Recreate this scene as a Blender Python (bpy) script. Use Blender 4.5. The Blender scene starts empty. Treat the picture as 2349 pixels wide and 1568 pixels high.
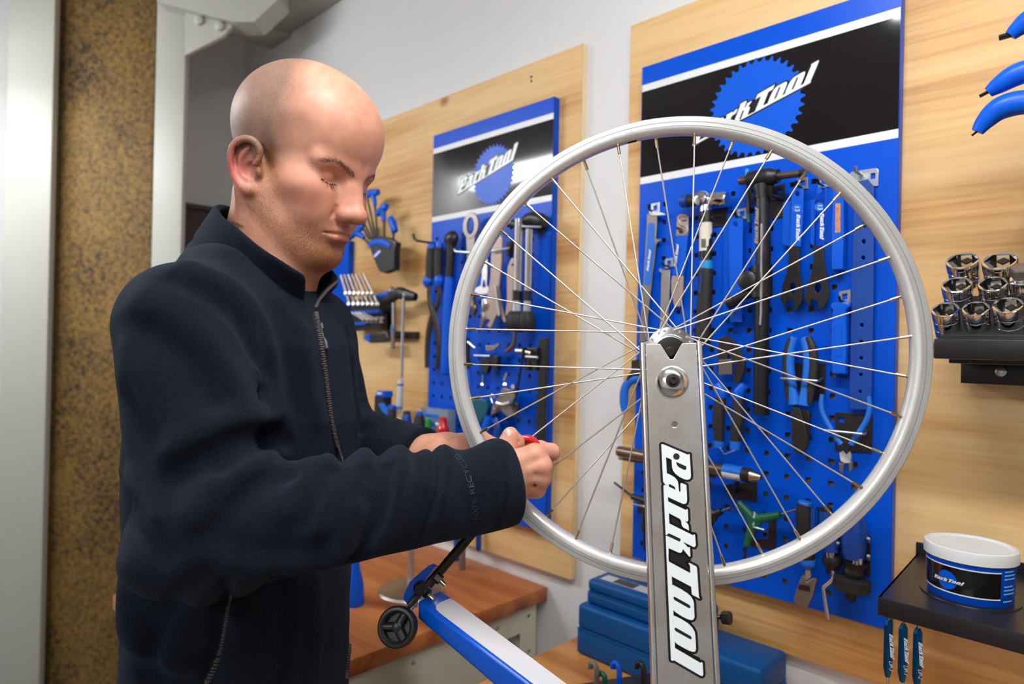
import bpy, bmesh, math, random
import numpy as np
from mathutils import Vector, Matrix

random.seed(7)
SC = bpy.context.scene
COL = SC.collection
PI = math.pi

# ------------------------------------------------------------------ camera
CAMZ = 1.42
FPX, YAW, PITCH, ROLL = 1514.9, math.radians(45.515), math.radians(0.212), math.radians(1.215)
IW, IH = 2349.0, 1568.0
_F = np.array([-math.cos(YAW)*math.cos(PITCH), math.sin(YAW)*math.cos(PITCH), math.sin(PITCH)])
_R0 = np.array([math.sin(YAW), math.cos(YAW), 0.0])
_U0 = np.cross(_R0, _F)
_R = _R0*math.cos(ROLL) + _U0*math.sin(ROLL)
_U = -_R0*math.sin(ROLL) + _U0*math.cos(ROLL)
CP = np.array([0.0, 0.0, CAMZ])
CAMROT = np.stack([_R, _U, _F], axis=1)          # camera (x right, y up, z forward) -> world

cd = bpy.data.cameras.new('camera')
cam_ob = bpy.data.objects.new('camera', cd)
COL.objects.link(cam_ob)
cd.sensor_width = 36.0
cd.sensor_fit = 'HORIZONTAL'
cd.lens = FPX/IW*36.0
cd.clip_start = 0.05
cd.dof.use_dof = True
cd.dof.focus_distance = 0.80
cd.dof.aperture_fstop = 4.2
m = Matrix.Identity(4)
for i in range(3):
    m[i][0], m[i][1], m[i][2], m[i][3] = _R[i], _U[i], -_F[i], CP[i]
cam_ob.matrix_world = m
SC.camera = cam_ob

# ------------------------------------------------------------------ world, exposure
w = bpy.data.worlds.new('world'); SC.world = w
w.use_nodes = True
w.node_tree.nodes['Background'].inputs[0].default_value = (0, 0, 0, 1)
w.node_tree.nodes['Background'].inputs[1].default_value = 0.0
SC.view_settings.view_transform = 'Standard'
SC.view_settings.look = 'None'
SC.view_settings.gamma = 1.0
SC.view_settings.use_curve_mapping = False
SC.view_settings.exposure = 0.45

# ------------------------------------------------------------------ pixel helpers
def ray(px, py):
    return _F + _R*((px-IW/2)/FPX) - _U*((py-IH/2)/FPX)
def cam(px, py, z):
    return CP + ray(px, py)*z
def onY(px, py, Y):
    d = ray(px, py)
    return CP + d*(Y/d[1])
def onZ(px, py, Z):
    d = ray(px, py)
    return CP + d*((Z-CAMZ)/d[2])
def cw(p):                                        # camera-space point(s) -> world
    return CP + np.asarray(p) @ CAMROT.T
def pxc(px, py, z):                               # pixel + depth -> camera-space point
    return np.array([(px-IW/2)/FPX*z, -(py-IH/2)/FPX*z, z])

# ------------------------------------------------------------------ materials
MATS = {}
def srgb(r, g, b):
    f = lambda c: (c/255/12.92 if c/255 <= 0.04045 else ((c/255+0.055)/1.055)**2.4)
    return (f(r), f(g), f(b), 1.0)
def mat(name, col=(0.5,0.5,0.5,1), rough=0.5, metal=0.0, bump=0.0, bscale=200.0, vary=0.0, vscale=30.0,
        coat=0.0, emit=None, estr=0.0, aniso=0.0, spec=0.5, sheen=0.0, trans=0.0):
    if name in MATS: return MATS[name]
    m = bpy.data.materials.new(name); m.use_nodes = True
    nt = m.node_tree; b = nt.nodes['Principled BSDF']
    b.inputs['Base Color'].default_value = col
    b.inputs['Roughness'].default_value = rough
    b.inputs['Metallic'].default_value = metal
    b.inputs['Coat Weight'].default_value = coat
    b.inputs['Coat Roughness'].default_value = 0.06
    b.inputs['Specular IOR Level'].default_value = spec
    b.inputs['Sheen Weight'].default_value = sheen
    b.inputs['Transmission Weight'].default_value = trans
    if emit:
        b.inputs['Emission Color'].default_value = emit
        b.inputs['Emission Strength'].default_value = estr
    if bump or vary:
        tc = nt.nodes.new('ShaderNodeTexCoord')
    if vary:
        n = nt.nodes.new('ShaderNodeTexNoise'); n.inputs['Scale'].default_value = vscale
        n.inputs['Detail'].default_value = 5
        nt.links.new(tc.outputs['Object'], n.inputs['Vector'])
        r = nt.nodes.new('ShaderNodeValToRGB')
        r.color_ramp.elements[0].position = 0.3; r.color_ramp.elements[1].position = 0.7
        r.color_ramp.elements[0].color = tuple(c*(1-vary) for c in col[:3])+(1,)
        r.color_ramp.elements[1].color = tuple(min(1, c*(1+vary)) for c in col[:3])+(1,)
        nt.links.new(n.outputs['Fac'], r.inputs['Fac'])
        nt.links.new(r.outputs['Color'], b.inputs['Base Color'])
    if bump:
        n2 = nt.nodes.new('ShaderNodeTexNoise'); n2.inputs['Scale'].default_value = bscale
        n2.inputs['Detail'].default_value = 4
        nt.links.new(tc.outputs['Object'], n2.inputs['Vector'])
        bp = nt.nodes.new('ShaderNodeBump'); bp.inputs['Strength'].default_value = bump
        bp.inputs['Distance'].default_value = 0.001
        nt.links.new(n2.outputs['Fac'], bp.inputs['Height'])
        nt.links.new(bp.outputs['Normal'], b.inputs['Normal'])
    MATS[name] = m
    return m

def wood(name, dark, mid, light, axis='X', rough=0.5, scale=1.0, knots=0.0):
    if name in MATS: return MATS[name]
    m = bpy.data.materials.new(name); m.use_nodes = True
    nt = m.node_tree; N = nt.nodes; L = nt.links; b = N['Principled BSDF']
    b.inputs['Roughness'].default_value = rough
    tc = N.new('ShaderNodeTexCoord'); mp = N.new('ShaderNodeMapping')
    L.new(tc.outputs['Object'], mp.inputs['Vector'])
    s = [9*scale, 9*scale, 9*scale]; s['XYZ'.index(axis)] = 0.9*scale
    mp.inputs['Scale'].default_value = s
    n1 = N.new('ShaderNodeTexNoise'); n1.inputs['Scale'].default_value = 1.0; n1.inputs['Detail'].default_value = 3
    n1.inputs['Distortion'].default_value = 0.6
    L.new(mp.outputs['Vector'], n1.inputs['Vector'])
    mp2 = N.new('ShaderNodeMapping'); L.new(tc.outputs['Object'], mp2.inputs['Vector'])
    s2 = [60*scale, 60*scale, 60*scale]; s2['XYZ'.index(axis)] = 2.5*scale
    mp2.inputs['Scale'].default_value = s2
    n2 = N.new('ShaderNodeTexNoise'); n2.inputs['Scale'].default_value = 2.0; n2.inputs['Detail'].default_value = 5
    L.new(mp2.outputs['Vector'], n2.inputs['Vector'])
    mx = N.new('ShaderNodeMath'); mx.operation = 'MULTIPLY_ADD'
    mx.inputs[1].default_value = 0.28; L.new(n2.outputs['Fac'], mx.inputs[0])
    mm = N.new('ShaderNodeMath'); mm.operation = 'MULTIPLY'; mm.inputs[1].default_value = 0.74
    L.new(n1.outputs['Fac'], mm.inputs[0]); L.new(mm.outputs[0], mx.inputs[2])
    r = N.new('ShaderNodeValToRGB')
    e = r.color_ramp.elements
    e[0].position = 0.34; e[0].color = dark
    e[1].position = 0.62; e[1].color = light
    k = e.new(0.47); k.color = mid
    L.new(mx.outputs[0], r.inputs['Fac'])
    out = r.outputs['Color']
    if knots:
        v = N.new('ShaderNodeTexVoronoi'); v.inputs['Scale'].default_value = 3.1
        v.inputs['Randomness'].default_value = 1.0
        mp3 = N.new('ShaderNodeMapping'); L.new(tc.outputs['Object'], mp3.inputs['Vector'])
        s3 = [1.0, 1.0, 1.0]; s3['XYZ'.index(axis)] = 0.7
        mp3.inputs['Scale'].default_value = s3
        L.new(mp3.outputs['Vector'], v.inputs['Vector'])
        kr = N.new('ShaderNodeValToRGB')
        kr.color_ramp.elements[0].position = 0.02; kr.color_ramp.elements[0].color = (1,1,1,1)
        kr.color_ramp.elements[1].position = 0.065; kr.color_ramp.elements[1].color = (0,0,0,1)
        L.new(v.outputs['Distance'], kr.inputs['Fac'])
        mixc = N.new('ShaderNodeMix'); mixc.data_type = 'RGBA'
        L.new(kr.outputs['Color'], mixc.inputs[0]); L.new(out, mixc.inputs[6])
        mixc.inputs[7].default_value = srgb(150, 88, 40)
        out = mixc.outputs[2]
    L.new(out, b.inputs['Base Color'])
    bp = N.new('ShaderNodeBump'); bp.inputs['Strength'].default_value = 0.08; bp.inputs['Distance'].default_value = 0.001
    L.new(n2.outputs['Fac'], bp.inputs['Height']); L.new(bp.outputs['Normal'], b.inputs['Normal'])
    MATS[name] = m
    return m

BLUE   = mat('panel_blue_paint', (0.0, 0.078, 0.60, 1), 0.30, spec=0.22, bump=0.05, bscale=900)
BLUE2  = mat('tool_blue_plastic', (0.0, 0.095, 0.64, 1), 0.35, spec=0.3)
BLUED  = mat('dark_blue_steel', (0.002, 0.05, 0.30, 1), 0.40, bump=0.06, bscale=600)
BLUEL  = mat('light_blue_rubber', (0.005, 0.14, 0.62, 1), 0.45)
BLUEC  = mat('case_blue_plastic', (0.001, 0.070, 0.25, 1), 0.45, spec=0.25, bump=0.12, bscale=900)
CYAN   = mat('cyan_paint', (0.0, 0.25, 0.62, 1), 0.4)
WHITE  = mat('print_white', (0.78, 0.79, 0.80, 1), 0.35)
WLET   = mat('lettering_white', (0.80, 0.84, 0.84, 1), 0.30)
BLACKG = mat('band_black_gloss', (0.006, 0.004, 0.005, 1), 0.07, coat=0.3)
BLACK  = mat('black_plastic', (0.010, 0.009, 0.010, 1), 0.38)
BLACKR = mat('black_rubber', (0.014, 0.012, 0.012, 1), 0.6)
BLACKP = mat('black_powder_coat', (0.013, 0.011, 0.012, 1), 0.34, bump=0.10, bscale=1500)
PRNTB  = mat('print_black', (0.009, 0.006, 0.006, 1), 0.35)
DKMET  = mat('blackened_steel', (0.045, 0.036, 0.034, 1), 0.42, metal=0.6)
STEEL  = mat('brushed_steel', (0.50, 0.46, 0.43, 1), 0.33, metal=1.0, vary=0.12, vscale=60)
CHROME = mat('chrome_plate', (0.82, 0.81, 0.80, 1), 0.07, metal=1.0)
ZINC   = mat('zinc_plate', (0.62, 0.66, 0.70, 1), 0.28, metal=1.0)
BRONZE = mat('bronze_tube', (0.20, 0.145, 0.115, 1), 0.32, metal=0.9)
TAN    = mat('bare_steel_tan', (0.42, 0.32, 0.27, 1), 0.45, metal=0.55)
NICKEL = mat('nickel_grey', (0.30, 0.26, 0.24, 1), 0.38, metal=0.85)
BRASS  = mat('brass_nickel', (0.62, 0.50, 0.32, 1), 0.22, metal=1.0)
RED    = mat('red_plastic', (0.62, 0.012, 0.018, 1), 0.25, coat=0.5)
GREEN  = mat('green_plastic', (0.004, 0.12, 0.045, 1), 0.4)
GREENB = mat('bright_green_plastic', (0.01, 0.25, 0.03, 1), 0.4)
TEAL   = mat('teal_plastic', (0.0, 0.09, 0.14, 1), 0.4)
PLY    = wood('pine_plywood', srgb(184,128,68), srgb(214,168,106), srgb(230,192,136), 'X', 0.5, 1.0, 1.0)
PLYE   = mat('plywood_edge', srgb(238,214,168), 0.6, vary=0.06, vscale=80)
BENCHW = wood('bench_wood', srgb(128,64,26), srgb(168,92,42), srgb(196,120,62), 'X', 0.42, 1.2)
BENCH2 = wood('bench_wood_light', srgb(172,104,46), srgb(202,134,66), srgb(220,156,88), 'X', 0.42, 1.2)
CREAM  = mat('cream_enamel', srgb(216,208,182), 0.45, vary=0.03)
WALLM  = mat('wall_white_paint', srgb(222,221,220), 0.75, bump=0.12, bscale=260)
WALLG  = mat('wall_grey_paint', srgb(150,146,146), 0.8, bump=0.12, bscale=260)
DARKP  = mat('dark_brown_paint', srgb(52,42,40), 0.7)
CEILM  = mat('ceiling_paint', srgb(205,202,196), 0.8)
STEELW = mat('white_painted_steel', srgb(180,180,170), 0.45, bump=0.05, bscale=120)
FLOORM = mat('floor_concrete', srgb(120,116,112), 0.6, vary=0.12, vscale=6)
RIMM   = mat('rim_aluminium', (0.80, 0.79, 0.765, 1), 0.34, metal=0.55, vary=0.03, vscale=40)
RIMS   = mat('rim_brake_track', (0.66, 0.65, 0.63, 1), 0.36, metal=0.7, vary=0.06, vscale=30)
SPOKE  = mat('spoke_stainless', (0.78, 0.74, 0.66, 1), 0.30, metal=0.8)
HUBM   = mat('hub_polished_alloy', (0.78, 0.78, 0.77, 1), 0.18, metal=1.0)
LAMPM  = mat('lamp_diffuser', (1,1,1,1), 0.5, emit=(0.95, 0.97, 1.0, 1), estr=37.0)
LAMPB  = mat('lamp_housing', srgb(225,225,225), 0.5)
CLEAR  = mat('frosted_plastic', (0.74, 0.74, 0.72, 1), 0.35, sheen=0.1)

# ------------------------------------------------------------------ object helpers
def setp(o, label=None, cat=None, group=None, kind=None):
    if label: o['label'] = label
    if cat: o['category'] = cat
    if group: o['group'] = group
    if kind: o['kind'] = kind
    return o
def thing(name, label, cat, loc=(0,0,0), group=None):
    o = bpy.data.objects.new(name, None); COL.objects.link(o)
    o.empty_display_size = 0.02
    o.location = Vector(loc)
    setp(o, label, cat, group)
    return o
def link(name, me, m=None, parent=None):
    o = bpy.data.objects.new(name, me); COL.objects.link(o)
    if m is not None and len(me.materials) == 0: me.materials.append(m)
    if parent is not None:
        o.parent = parent
        root = parent; off = Vector((0,0,0))
        while root is not None:
            off += root.location; root = root.parent
        o.location = -off            # meshes carry world coordinates
    return o
def smooth(me, ang=None):
    for p in me.polygons: p.use_smooth = True
    if ang is not None:
        try: me.set_sharp_from_angle(angle=math.radians(ang))
        except Exception: pass
def raw(name, verts, faces, m, parent=None, sm=None):
    me = bpy.data.meshes.new(name)
    me.from_pydata([tuple(map(float, v)) for v in verts], [], faces)
    me.update()
    if sm: smooth(me, sm)
    return link(name, me, m, parent)
def bmo(name, bm, m, parent=None, sm=None):
    bmesh.ops.recalc_face_normals(bm, faces=bm.faces)
    me = bpy.data.meshes.new(name); bm.to_mesh(me); bm.free()
    if sm: smooth(me, sm)
    return link(name, me, m, parent)
def frame(x=(1,0,0), y=(0,1,0), z=(0,0,1), o=(0,0,0)):
    M = Matrix.Identity(4)
    for i in range(3):
        M[i][0], M[i][1], M[i][2], M[i][3] = x[i], y[i], z[i], o[i]
    return M
def box(name, lo, hi, m, parent=None, bev=0.0, M=None, seg=2):
    bm = bmesh.new(); bmesh.ops.create_cube(bm, size=1)
    for v in bm.verts:
        v.co = Vector([lo[i] + (v.co[i]+0.5)*(hi[i]-lo[i]) for i in range(3)])
    if bev: bmesh.ops.bevel(bm, geom=list(bm.edges), offset=bev, segments=seg, affect='EDGES', profile=0.5)
    if M is not None: bmesh.ops.transform(bm, matrix=M, verts=bm.verts)
    return bmo(name, bm, m, parent, 40 if bev else None)
def basis(axis):
    a = Vector(axis).normalized()
    t = Vector((0,0,1)) if abs(a.z) < 0.9 else Vector((1,0,0))
    u = a.cross(t).normalized(); v = a.cross(u).normalized()
    return a, u, v
def lathe(name, prof, org, axis, m, parent=None, n=24, sm=35, caps=True, squash=1.0):
    """prof: list of (distance along axis, radius)"""
    a, u, v = basis(axis); o = Vector(org)
    V = []; Fc = []
    for d, r in prof:
        for k in range(n):
            t = 2*PI*k/n
            V.append(o + a*d + u*(r*math.cos(t)) + v*(r*math.sin(t)*squash))
    for i in range(len(prof)-1):
        for k in range(n):
            Fc.append((i*n+k, i*n+(k+1) % n, (i+1)*n+(k+1) % n, (i+1)*n+k))
    if caps:
        Fc.append(tuple(range(n-1, -1, -1))); Fc.append(tuple((len(prof)-1)*n+k for k in range(n)))
    return raw(name, V, Fc, m, parent, sm)
def resample(pts, sub=6):
    """Catmull-Rom through points"""
    P = [np.array(p, float) for p in pts]
    if len(P) < 3: return P
    P = [2*P[0]-P[1]] + P + [2*P[-1]-P[-2]]
    out = []
    for i in range(1, len(P)-2):
        for s in range(sub):
            t = s/sub
            a, b, c, d = P[i-1], P[i], P[i+1], P[i+2]
            out.append(0.5*((2*b)+(c-a)*t+(2*a-5*b+4*c-d)*t*t+(3*b-a-3*c+d)*t**3))
    out.append(P[-2]); return out
def tube_data(pts, rad, n=10, flat=1.0, flatdir=None):
    P = [Vector(p[:3]) for p in pts]
    R = rad if isinstance(rad, (list, tuple)) else [rad]*len(P)
    T = []
    for i in range(len(P)):
        a = P[max(0, i-1)]; b = P[min(len(P)-1, i+1)]
        T.append((b-a).normalized())
    up = Vector(flatdir) if flatdir is not None else (Vector((0,0,1)) if abs(T[0].z) < 0.9 else Vector((1,0,0)))
    V = []; Fc = []
    for i, p in enumerate(P):
        if flatdir is not None: up = Vector(flatdir)
        s = T[i].cross(up)
        if s.length < 1e-5: s = T[i].cross(Vector((0.3, 0.5, 0.8)))
        s.normalize(); u = s.cross(T[i]).normalized(); up = u
        for k in range(n):
            t = 2*PI*k/n
            V.append(p + s*(R[i]*math.cos(t)) + u*(R[i]*flat*math.sin(t)))
    for i in range(len(P)-1):
        for k in range(n):
            Fc.append((i*n+k, i*n+(k+1) % n, (i+1)*n+(k+1) % n, (i+1)*n+k))
    Fc.append(tuple(range(n-1, -1, -1))); Fc.append(tuple((len(P)-1)*n+k for k in range(n)))
    return V, Fc
def tube(name, pts, rad, m, parent=None, n=10, flat=1.0, flatdir=None, sub=0):
    if sub:
        if isinstance(rad, (list, tuple)):
            q = resample([list(p[:3])+[r] for p, r in zip(pts, rad)], sub)
            pts = [x[:3] for x in q]; rad = [max(1e-4, x[3]) for x in q]
        else: pts = resample([p[:3] for p in pts], sub)
    V, Fc = tube_data(pts, rad, n, flat, flatdir)
    return raw(name, V, Fc, m, parent, 50)
def circ(c, r, n=16, ry=None, rot=0.0):
    ry = r if ry is None else ry
    return [(c[0]+r*math.cos(2*PI*k/n+rot), c[1]+ry*math.sin(2*PI*k/n+rot)) for k in range(n)]
def plate2d(name, loops, M, th, m, parent=None, bev=0.0, sm=30):
    """flat shape with holes in a local XY plane, extruded from z=0 to z=-th, moved by matrix M"""
    cu = bpy.data.curves.new('tmp', 'CURVE'); cu.dimensions = '2D'; cu.fill_mode = 'BOTH' if th > 0 else 'FRONT'
    for lp in loops:
        sp = cu.splines.new('POLY'); sp.points.add(len(lp)-1)
        for p, q in zip(sp.points, lp): p.co = (q[0], q[1], 0, 1)
        sp.use_cyclic_u = True
    cu.extrude = max(0.0, th/2-bev); cu.bevel_depth = bev; cu.bevel_resolution = 1
    if bev: cu.offset = -bev
    ob = bpy.data.objects.new('tmp', cu); COL.objects.link(ob)
    dg = bpy.context.evaluated_depsgraph_get()
    me = bpy.data.meshes.new_from_object(ob.evaluated_get(dg))
    bpy.data.objects.remove(ob); bpy.data.curves.remove(cu)
    me.name = name; me.materials.clear()
    me.transform(M @ Matrix.Translation((0, 0, -th/2)))
    me.update()
    if sm and th > 0: smooth(me, sm)
    return link(name, me, m, parent)
WALLX, WALLZ = Vector((1,0,0)), Vector((0,0,1))
def wframe(Y):                        # local (x, y, z) -> wall: x along wall, y up, z towards the room
    return frame((1,0,0), (0,0,1), (0,-1,0), (0, Y, 0))
def wp(px, py, Y):
    p = onY(px, py, Y); return (p[0], p[2])
def wplate(name, pxs, Y, th, m, parent=None, bev=0.0008, holes=(), round_=0):
    """outline given by photo pixels, laid on the vertical plane at distance Y"""
    L = [[wp(x, y, Y) for x, y in pxs]] + [[wp(x, y, Y) for x, y in h] for h in holes]
    if round_: L = [[tuple(q[:2]) for q in resample(l+[l[0]], round_)[:-1]] for l in L]
    return plate2d(name, L, wframe(Y), th, m, parent, bev)
def wtube(name, pts, m, parent=None, n=10, sub=0, flat=1.0, flatdir=None):
    """pts: (px, py, Y, radius)"""
    return tube(name, [onY(p[0], p[1], p[2]) for p in pts], [p[3] for p in pts], m, parent, n, flat, flatdir, sub)
def dup(root, label=None, group=None):
    r = root.copy(); COL.objects.link(r)
    if label: r['label'] = label
    if group: r['group'] = group
    for ch in list(root.children):
        c = ch.copy(); COL.objects.link(c); c.parent = r
        for g in list(ch.children):
            d = g.copy(); COL.objects.link(d); d.parent = c
    return r
# ------------------------------------------------------------------ lamps of the room
WY = 1.228            # painted wall
PLYY = 1.210          # front of the plywood boards
PANY = 1.190          # front of the pegboards
CEIL = 2.95
XB = -2.90            # end wall
def ceiling_lamp(where, x0, x1, y, z, label, width=0.11):
    t = thing('batten_lamp_'+where+'_offscreen', label, 'ceiling lamp', ((x0+x1)/2, y, z))
    box('housing', (x0, y-width/2-0.015, z+0.03), (x1, y+width/2+0.015, z+0.07), LAMPB, t, 0.006)
    box('diffuser_'+where+'_offscreen', (x0+0.01, y-width/2, z-0.015), (x1-0.01, y+width/2, z+0.032), LAMPM, t, 0.01)
    for fx in (0.2, 0.8):
        xx = x0+(x1-x0)*fx
        tube('suspension_rod', [(xx, y, z+0.06), (xx, y, CEIL)], 0.004, LAMPB, t, 6)
    return t
# the first two are seen mirrored in the glossy panels, the third lights the upright and the face from behind the camera
ceiling_lamp('end', -2.84, -1.82, -0.12, 2.32, 'long batten lamp hanging over the end of the room by the low cabinet')
ceiling_lamp('stand', -0.60, 0.75, 0.21, 2.44, 'long batten lamp hanging above the truing stand')
ceiling_lamp('back', -0.6, 0.8, -1.9, 2.44, 'long batten lamp hanging in the back of the room')
# ------------------------------------------------------------------ room shell
def struct(name, lo, hi, m, bev=0.0):
    return setp(box(name, lo, hi, m, None, bev), kind='structure')
struct('floor', (XB-0.1, -3.6, -0.05), (3.2, WY+0.1, 0.0), FLOORM)
struct('wall_right', (XB-0.1, WY, 0.0), (3.2, WY+0.1, CEIL), WALLM)
struct('wall_end', (XB-0.1, -3.6, 0.0), (XB, WY, CEIL), WALLM)
struct('ceiling', (XB-0.1, -3.6, CEIL), (3.2, WY+0.1, CEIL+0.08), CEILM)
struct('wall_behind', (XB-0.1, -3.7, 0.0), (3.2, -3.6, CEIL), WALLM)
struct('wall_side', (3.2, -3.7, 0.0), (3.3, WY+0.1, CEIL), WALLM)

# plywood boards
zl_b = onY(1297, 1325, PLYY)[2]
def board(x0, x1, z0, z1, label):
    t = thing('plywood_board', label, 'board', ((x0+x1)/2, WY, z0))
    box('face', (x0, PLYY, z0), (x1, PLYY+0.003, z1), PLY, t)
    box('core', (x0, PLYY+0.003, z0), (x1, WY-0.0006, z1), PLYE, t, 0.0006)
    return t
bxr = onY(1326, 600, PLYY)[0]; bzt = onY(1327, 103, PLYY)[2]
LB = board(-2.50, bxr, zl_b, bzt, 'pale plywood board on the white wall behind the mechanic')
bxl = onY(1437, 560, PLYY)[0]; bzt2 = onY(1445, 60, PLYY)[2]
RB = board(bxl, 1.3, zl_b, bzt2, 'wide knotty plywood board behind the sockets and the grease tub')
for k, (px, py) in enumerate(((1219, 176), (1219, 186))):
    p = onY(px, py, PLYY)
    lathe('screw', [(0, 0.0035), (0.0012, 0.003)], (p[0], PLYY, p[2]), (0,-1,0), DKMET, LB, 10)

# brown pillar between white steel posts, far left
def post(name, px0, px1, z, depth, m, bev=0.004, py=600, kind='structure'):
    a = cam(px0, py, z); b = cam(px1, py, z)
    d = Vector((b[0]-a[0], b[1]-a[1], 0)); w_ = d.length; d.normalize()
    nrm = Vector((-d.y, d.x, 0))
    if nrm.dot(Vector(_F)) < 0: nrm = -nrm
    M = frame(d, nrm, (0,0,1), (a[0], a[1], 0))
    return setp(box(name, (0, 0, 0), (w_, depth, CEIL), m, None, bev, M), kind=kind)
def rough_stone():
    m = bpy.data.materials.new('brown_rough_pillar'); m.use_nodes = True
    nt = m.node_tree; N = nt.nodes; L = nt.links; b = N['Principled BSDF']; b.inputs['Roughness'].default_value = 0.7
    tc = N.new('ShaderNodeTexCoord')
    n1 = N.new('ShaderNodeTexNoise'); n1.inputs['Scale'].default_value = 62; n1.inputs['Detail'].default_value = 7; n1.inputs['Roughness'].default_value = 0.65
    n2 = N.new('ShaderNodeTexNoise'); n2.inputs['Scale'].default_value = 3.2; n2.inputs['Detail'].default_value = 2
    for n in (n1, n2): L.new(tc.outputs['Object'], n.inputs['Vector'])
    mr = N.new('ShaderNodeMath'); mr.operation = 'MULTIPLY_ADD'; mr.inputs[1].default_value = 0.55
    L.new(n2.outputs['Fac'], mr.inputs[0]); L.new(n1.outputs['Fac'], mr.inputs[2])
    r = N.new('ShaderNodeValToRGB'); e = r.color_ramp.elements
    e[0].position = 0.60; e[0].color = srgb(52, 38, 22)
    e[1].position = 0.92; e[1].color = srgb(138, 106, 48)
    k = e.new(0.70); k.color = srgb(98, 74, 34)
    k = e.new(0.80); k.color = srgb(120, 92, 42)
    L.new(mr.outputs[0], r.inputs['Fac']); L.new(r.outputs['Color'], b.inputs['Base Color'])
    bp = N.new('ShaderNodeBump'); bp.inputs['Strength'].default_value = 0.5; bp.inputs['Distance'].default_value = 0.006
    L.new(n1.outputs['Fac'], bp.inputs['Height']); L.new(bp.outputs['Normal'], b.inputs['Normal'])
    return m
post('trim_1', 6, 112, 2.28, 0.03, STEELW)
post('trim_2', 104, 346, 2.34, 0.24, rough_stone(), 0.012)
post('trim_3', 346, 414, 2.30, 0.03, STEELW)
post('trim_4', -260, 6, 2.5, 0.1, DARKP)

# steel beam along the wall, bracket and bolted gusset plate at the far end
def onX(px, py, X):
    d = ray(px, py); return CP+d*(X/d[0])
bz = onY(700, 56, WY)[2]; by = onZ(608, 24, bz)[1]; bx0 = onY(664, 82, WY)[0]
struct('trim_5', (bx0, by, bz), (3.2, WY-0.0005, bz+0.16), STEELW, 0.004)
bx1 = onY(622, 112, WY)[0]
pz = bz-0.012
struct('trim_6', (bx1, onZ(520, 62, pz)[1], pz), (bx0+0.01, WY-0.0005, pz+0.014), STEELW, 0.002)
def cam_plate(name, pts, z, th, m, label, cat):
    P_ = [Vector(cam(x, y, z)) for x, y in pts]; B_ = [p+Vector(_F)*th for p in P_]; n = len(P_)
    return raw(name, P_+B_, [tuple(range(n)), tuple(range(2*n-1, n-1, -1))]+[(i, n+i, n+(i+1) % n, (i+1) % n) for i in range(n)], m)
g = setp(cam_plate('trim_7', [(424, 20), (534, 56), (512, 82), (424, 127)], 2.27, 0.016, STEELW, '', ''), kind='structure')
for px, py in ((458, 48), (505, 61)):
    lathe('bolt_head', [(0, 0.017), (0.012, 0.016), (0.016, 0.008)], cam(px, py, 2.27), -_F, STEELW, g, 16)
setp(cam_plate('trim_8', [(345, -80), (640, -80), (640, -4), (582, 50), (536, 50), (360, 4)], 2.24, 0.10, STEELW, '', ''), kind='structure')
# dark cabinet against the end wall
cab_top = onX(440, 466, XB+0.17)[2]
cabn = thing('low_cabinet', 'dark brown low cabinet against the end wall behind the collar', 'cabinet', (XB+0.09, WY-0.2, 0.0))
box('body', (XB+0.002, WY-0.42, 0.0), (XB+0.16, WY-0.01, cab_top-0.02), DARKP, cabn, 0.004)
box('top', (XB+0.002, WY-0.43, cab_top-0.02), (XB+0.17, WY-0.005, cab_top), DARKP, cabn, 0.003)
# ------------------------------------------------------------------ slanted slab lettering, traced once and reused
def _z(n, pts):
    ox, oy = ((1490, 1000), (1500, 1180), (1510, 1368))[n-1]
    return [(ox+x/7.843, oy+y/7.843) for x, y in pts]
_white = (_z(1, [(210,150),(235,140),(690,345),(700,330),(722,335),(742,740),(735,785),(700,815),(660,815),(620,805),(540,765),(470,710),(425,650),(405,590),
    (398,440),(295,390),(312,695),(380,725),(450,770),(500,830),(515,880),(528,1025),(542,1045),(556,1030),(553,890),(575,876),(660,915),(672,1200),(655,1255),
    (610,1270),(330,1140),(335,1222),(650,1378),(660,1358),(682,1365)]) +
    _z(2, [(612,150),(595,180),(555,165),(600,215),(618,250),(625,340),(530,290),(500,255),(492,230),(487,165),(465,130),(270,25),(278,215),(695,425),(705,405),(728,415),
    (740,600),(722,635),(690,630),(520,545),(605,648),(620,632),(638,650),(645,800),(630,815),(515,675),(500,725),(470,745),(440,740),(265,660),(262,850),(270,903),
    (640,1100),(635,965),(612,930),(618,915),(745,980),(758,1010),(785,1500),(805,1545),(665,1475),(655,1340),(320,1165),(328,1315),(360,1325),(480,1385),(590,1455),(650,1510)]) +
    _z(3, [(606,93),(620,140),(630,390),(610,435),(570,445),(500,425),(400,375),(300,310),(268,280),(272,375),(320,390),(420,440),(520,500),(590,570),(630,640),(640,690),
    (652,920),(640,975),(600,985),(530,965),(420,910),(330,860),(292,820),(297,930),(725,1165),(735,1150),(760,1160),(770,1360),(750,1385),(720,1375),(275,1135),(262,1150),(228,1135)]) +
    _z(2, [(214,445)]) + _z(1, [(250,940),(262,914),(305,925),(268,890),(245,850)]))
_isl = [_z(1, [(480,480),(660,565),(662,610),(640,635),(610,628),(540,590),(500,555),(485,520)]),
        _z(1, [(345,905),(365,898),(440,940),(460,960),(465,1005),(345,945)]),
        _z(2, [(215,425),(245,420),(252,402),(270,393),(475,490),(475,525),(455,543),(245,445),(215,438)]),
        _z(3, [(270,60),(290,45),(540,180),(562,215),(555,240),(535,240),(295,110),(270,80)]),
        _z(3, [(288,595),(305,578),(560,715),(582,750),(572,775),(550,770),(310,645),(288,615)])]
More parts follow.
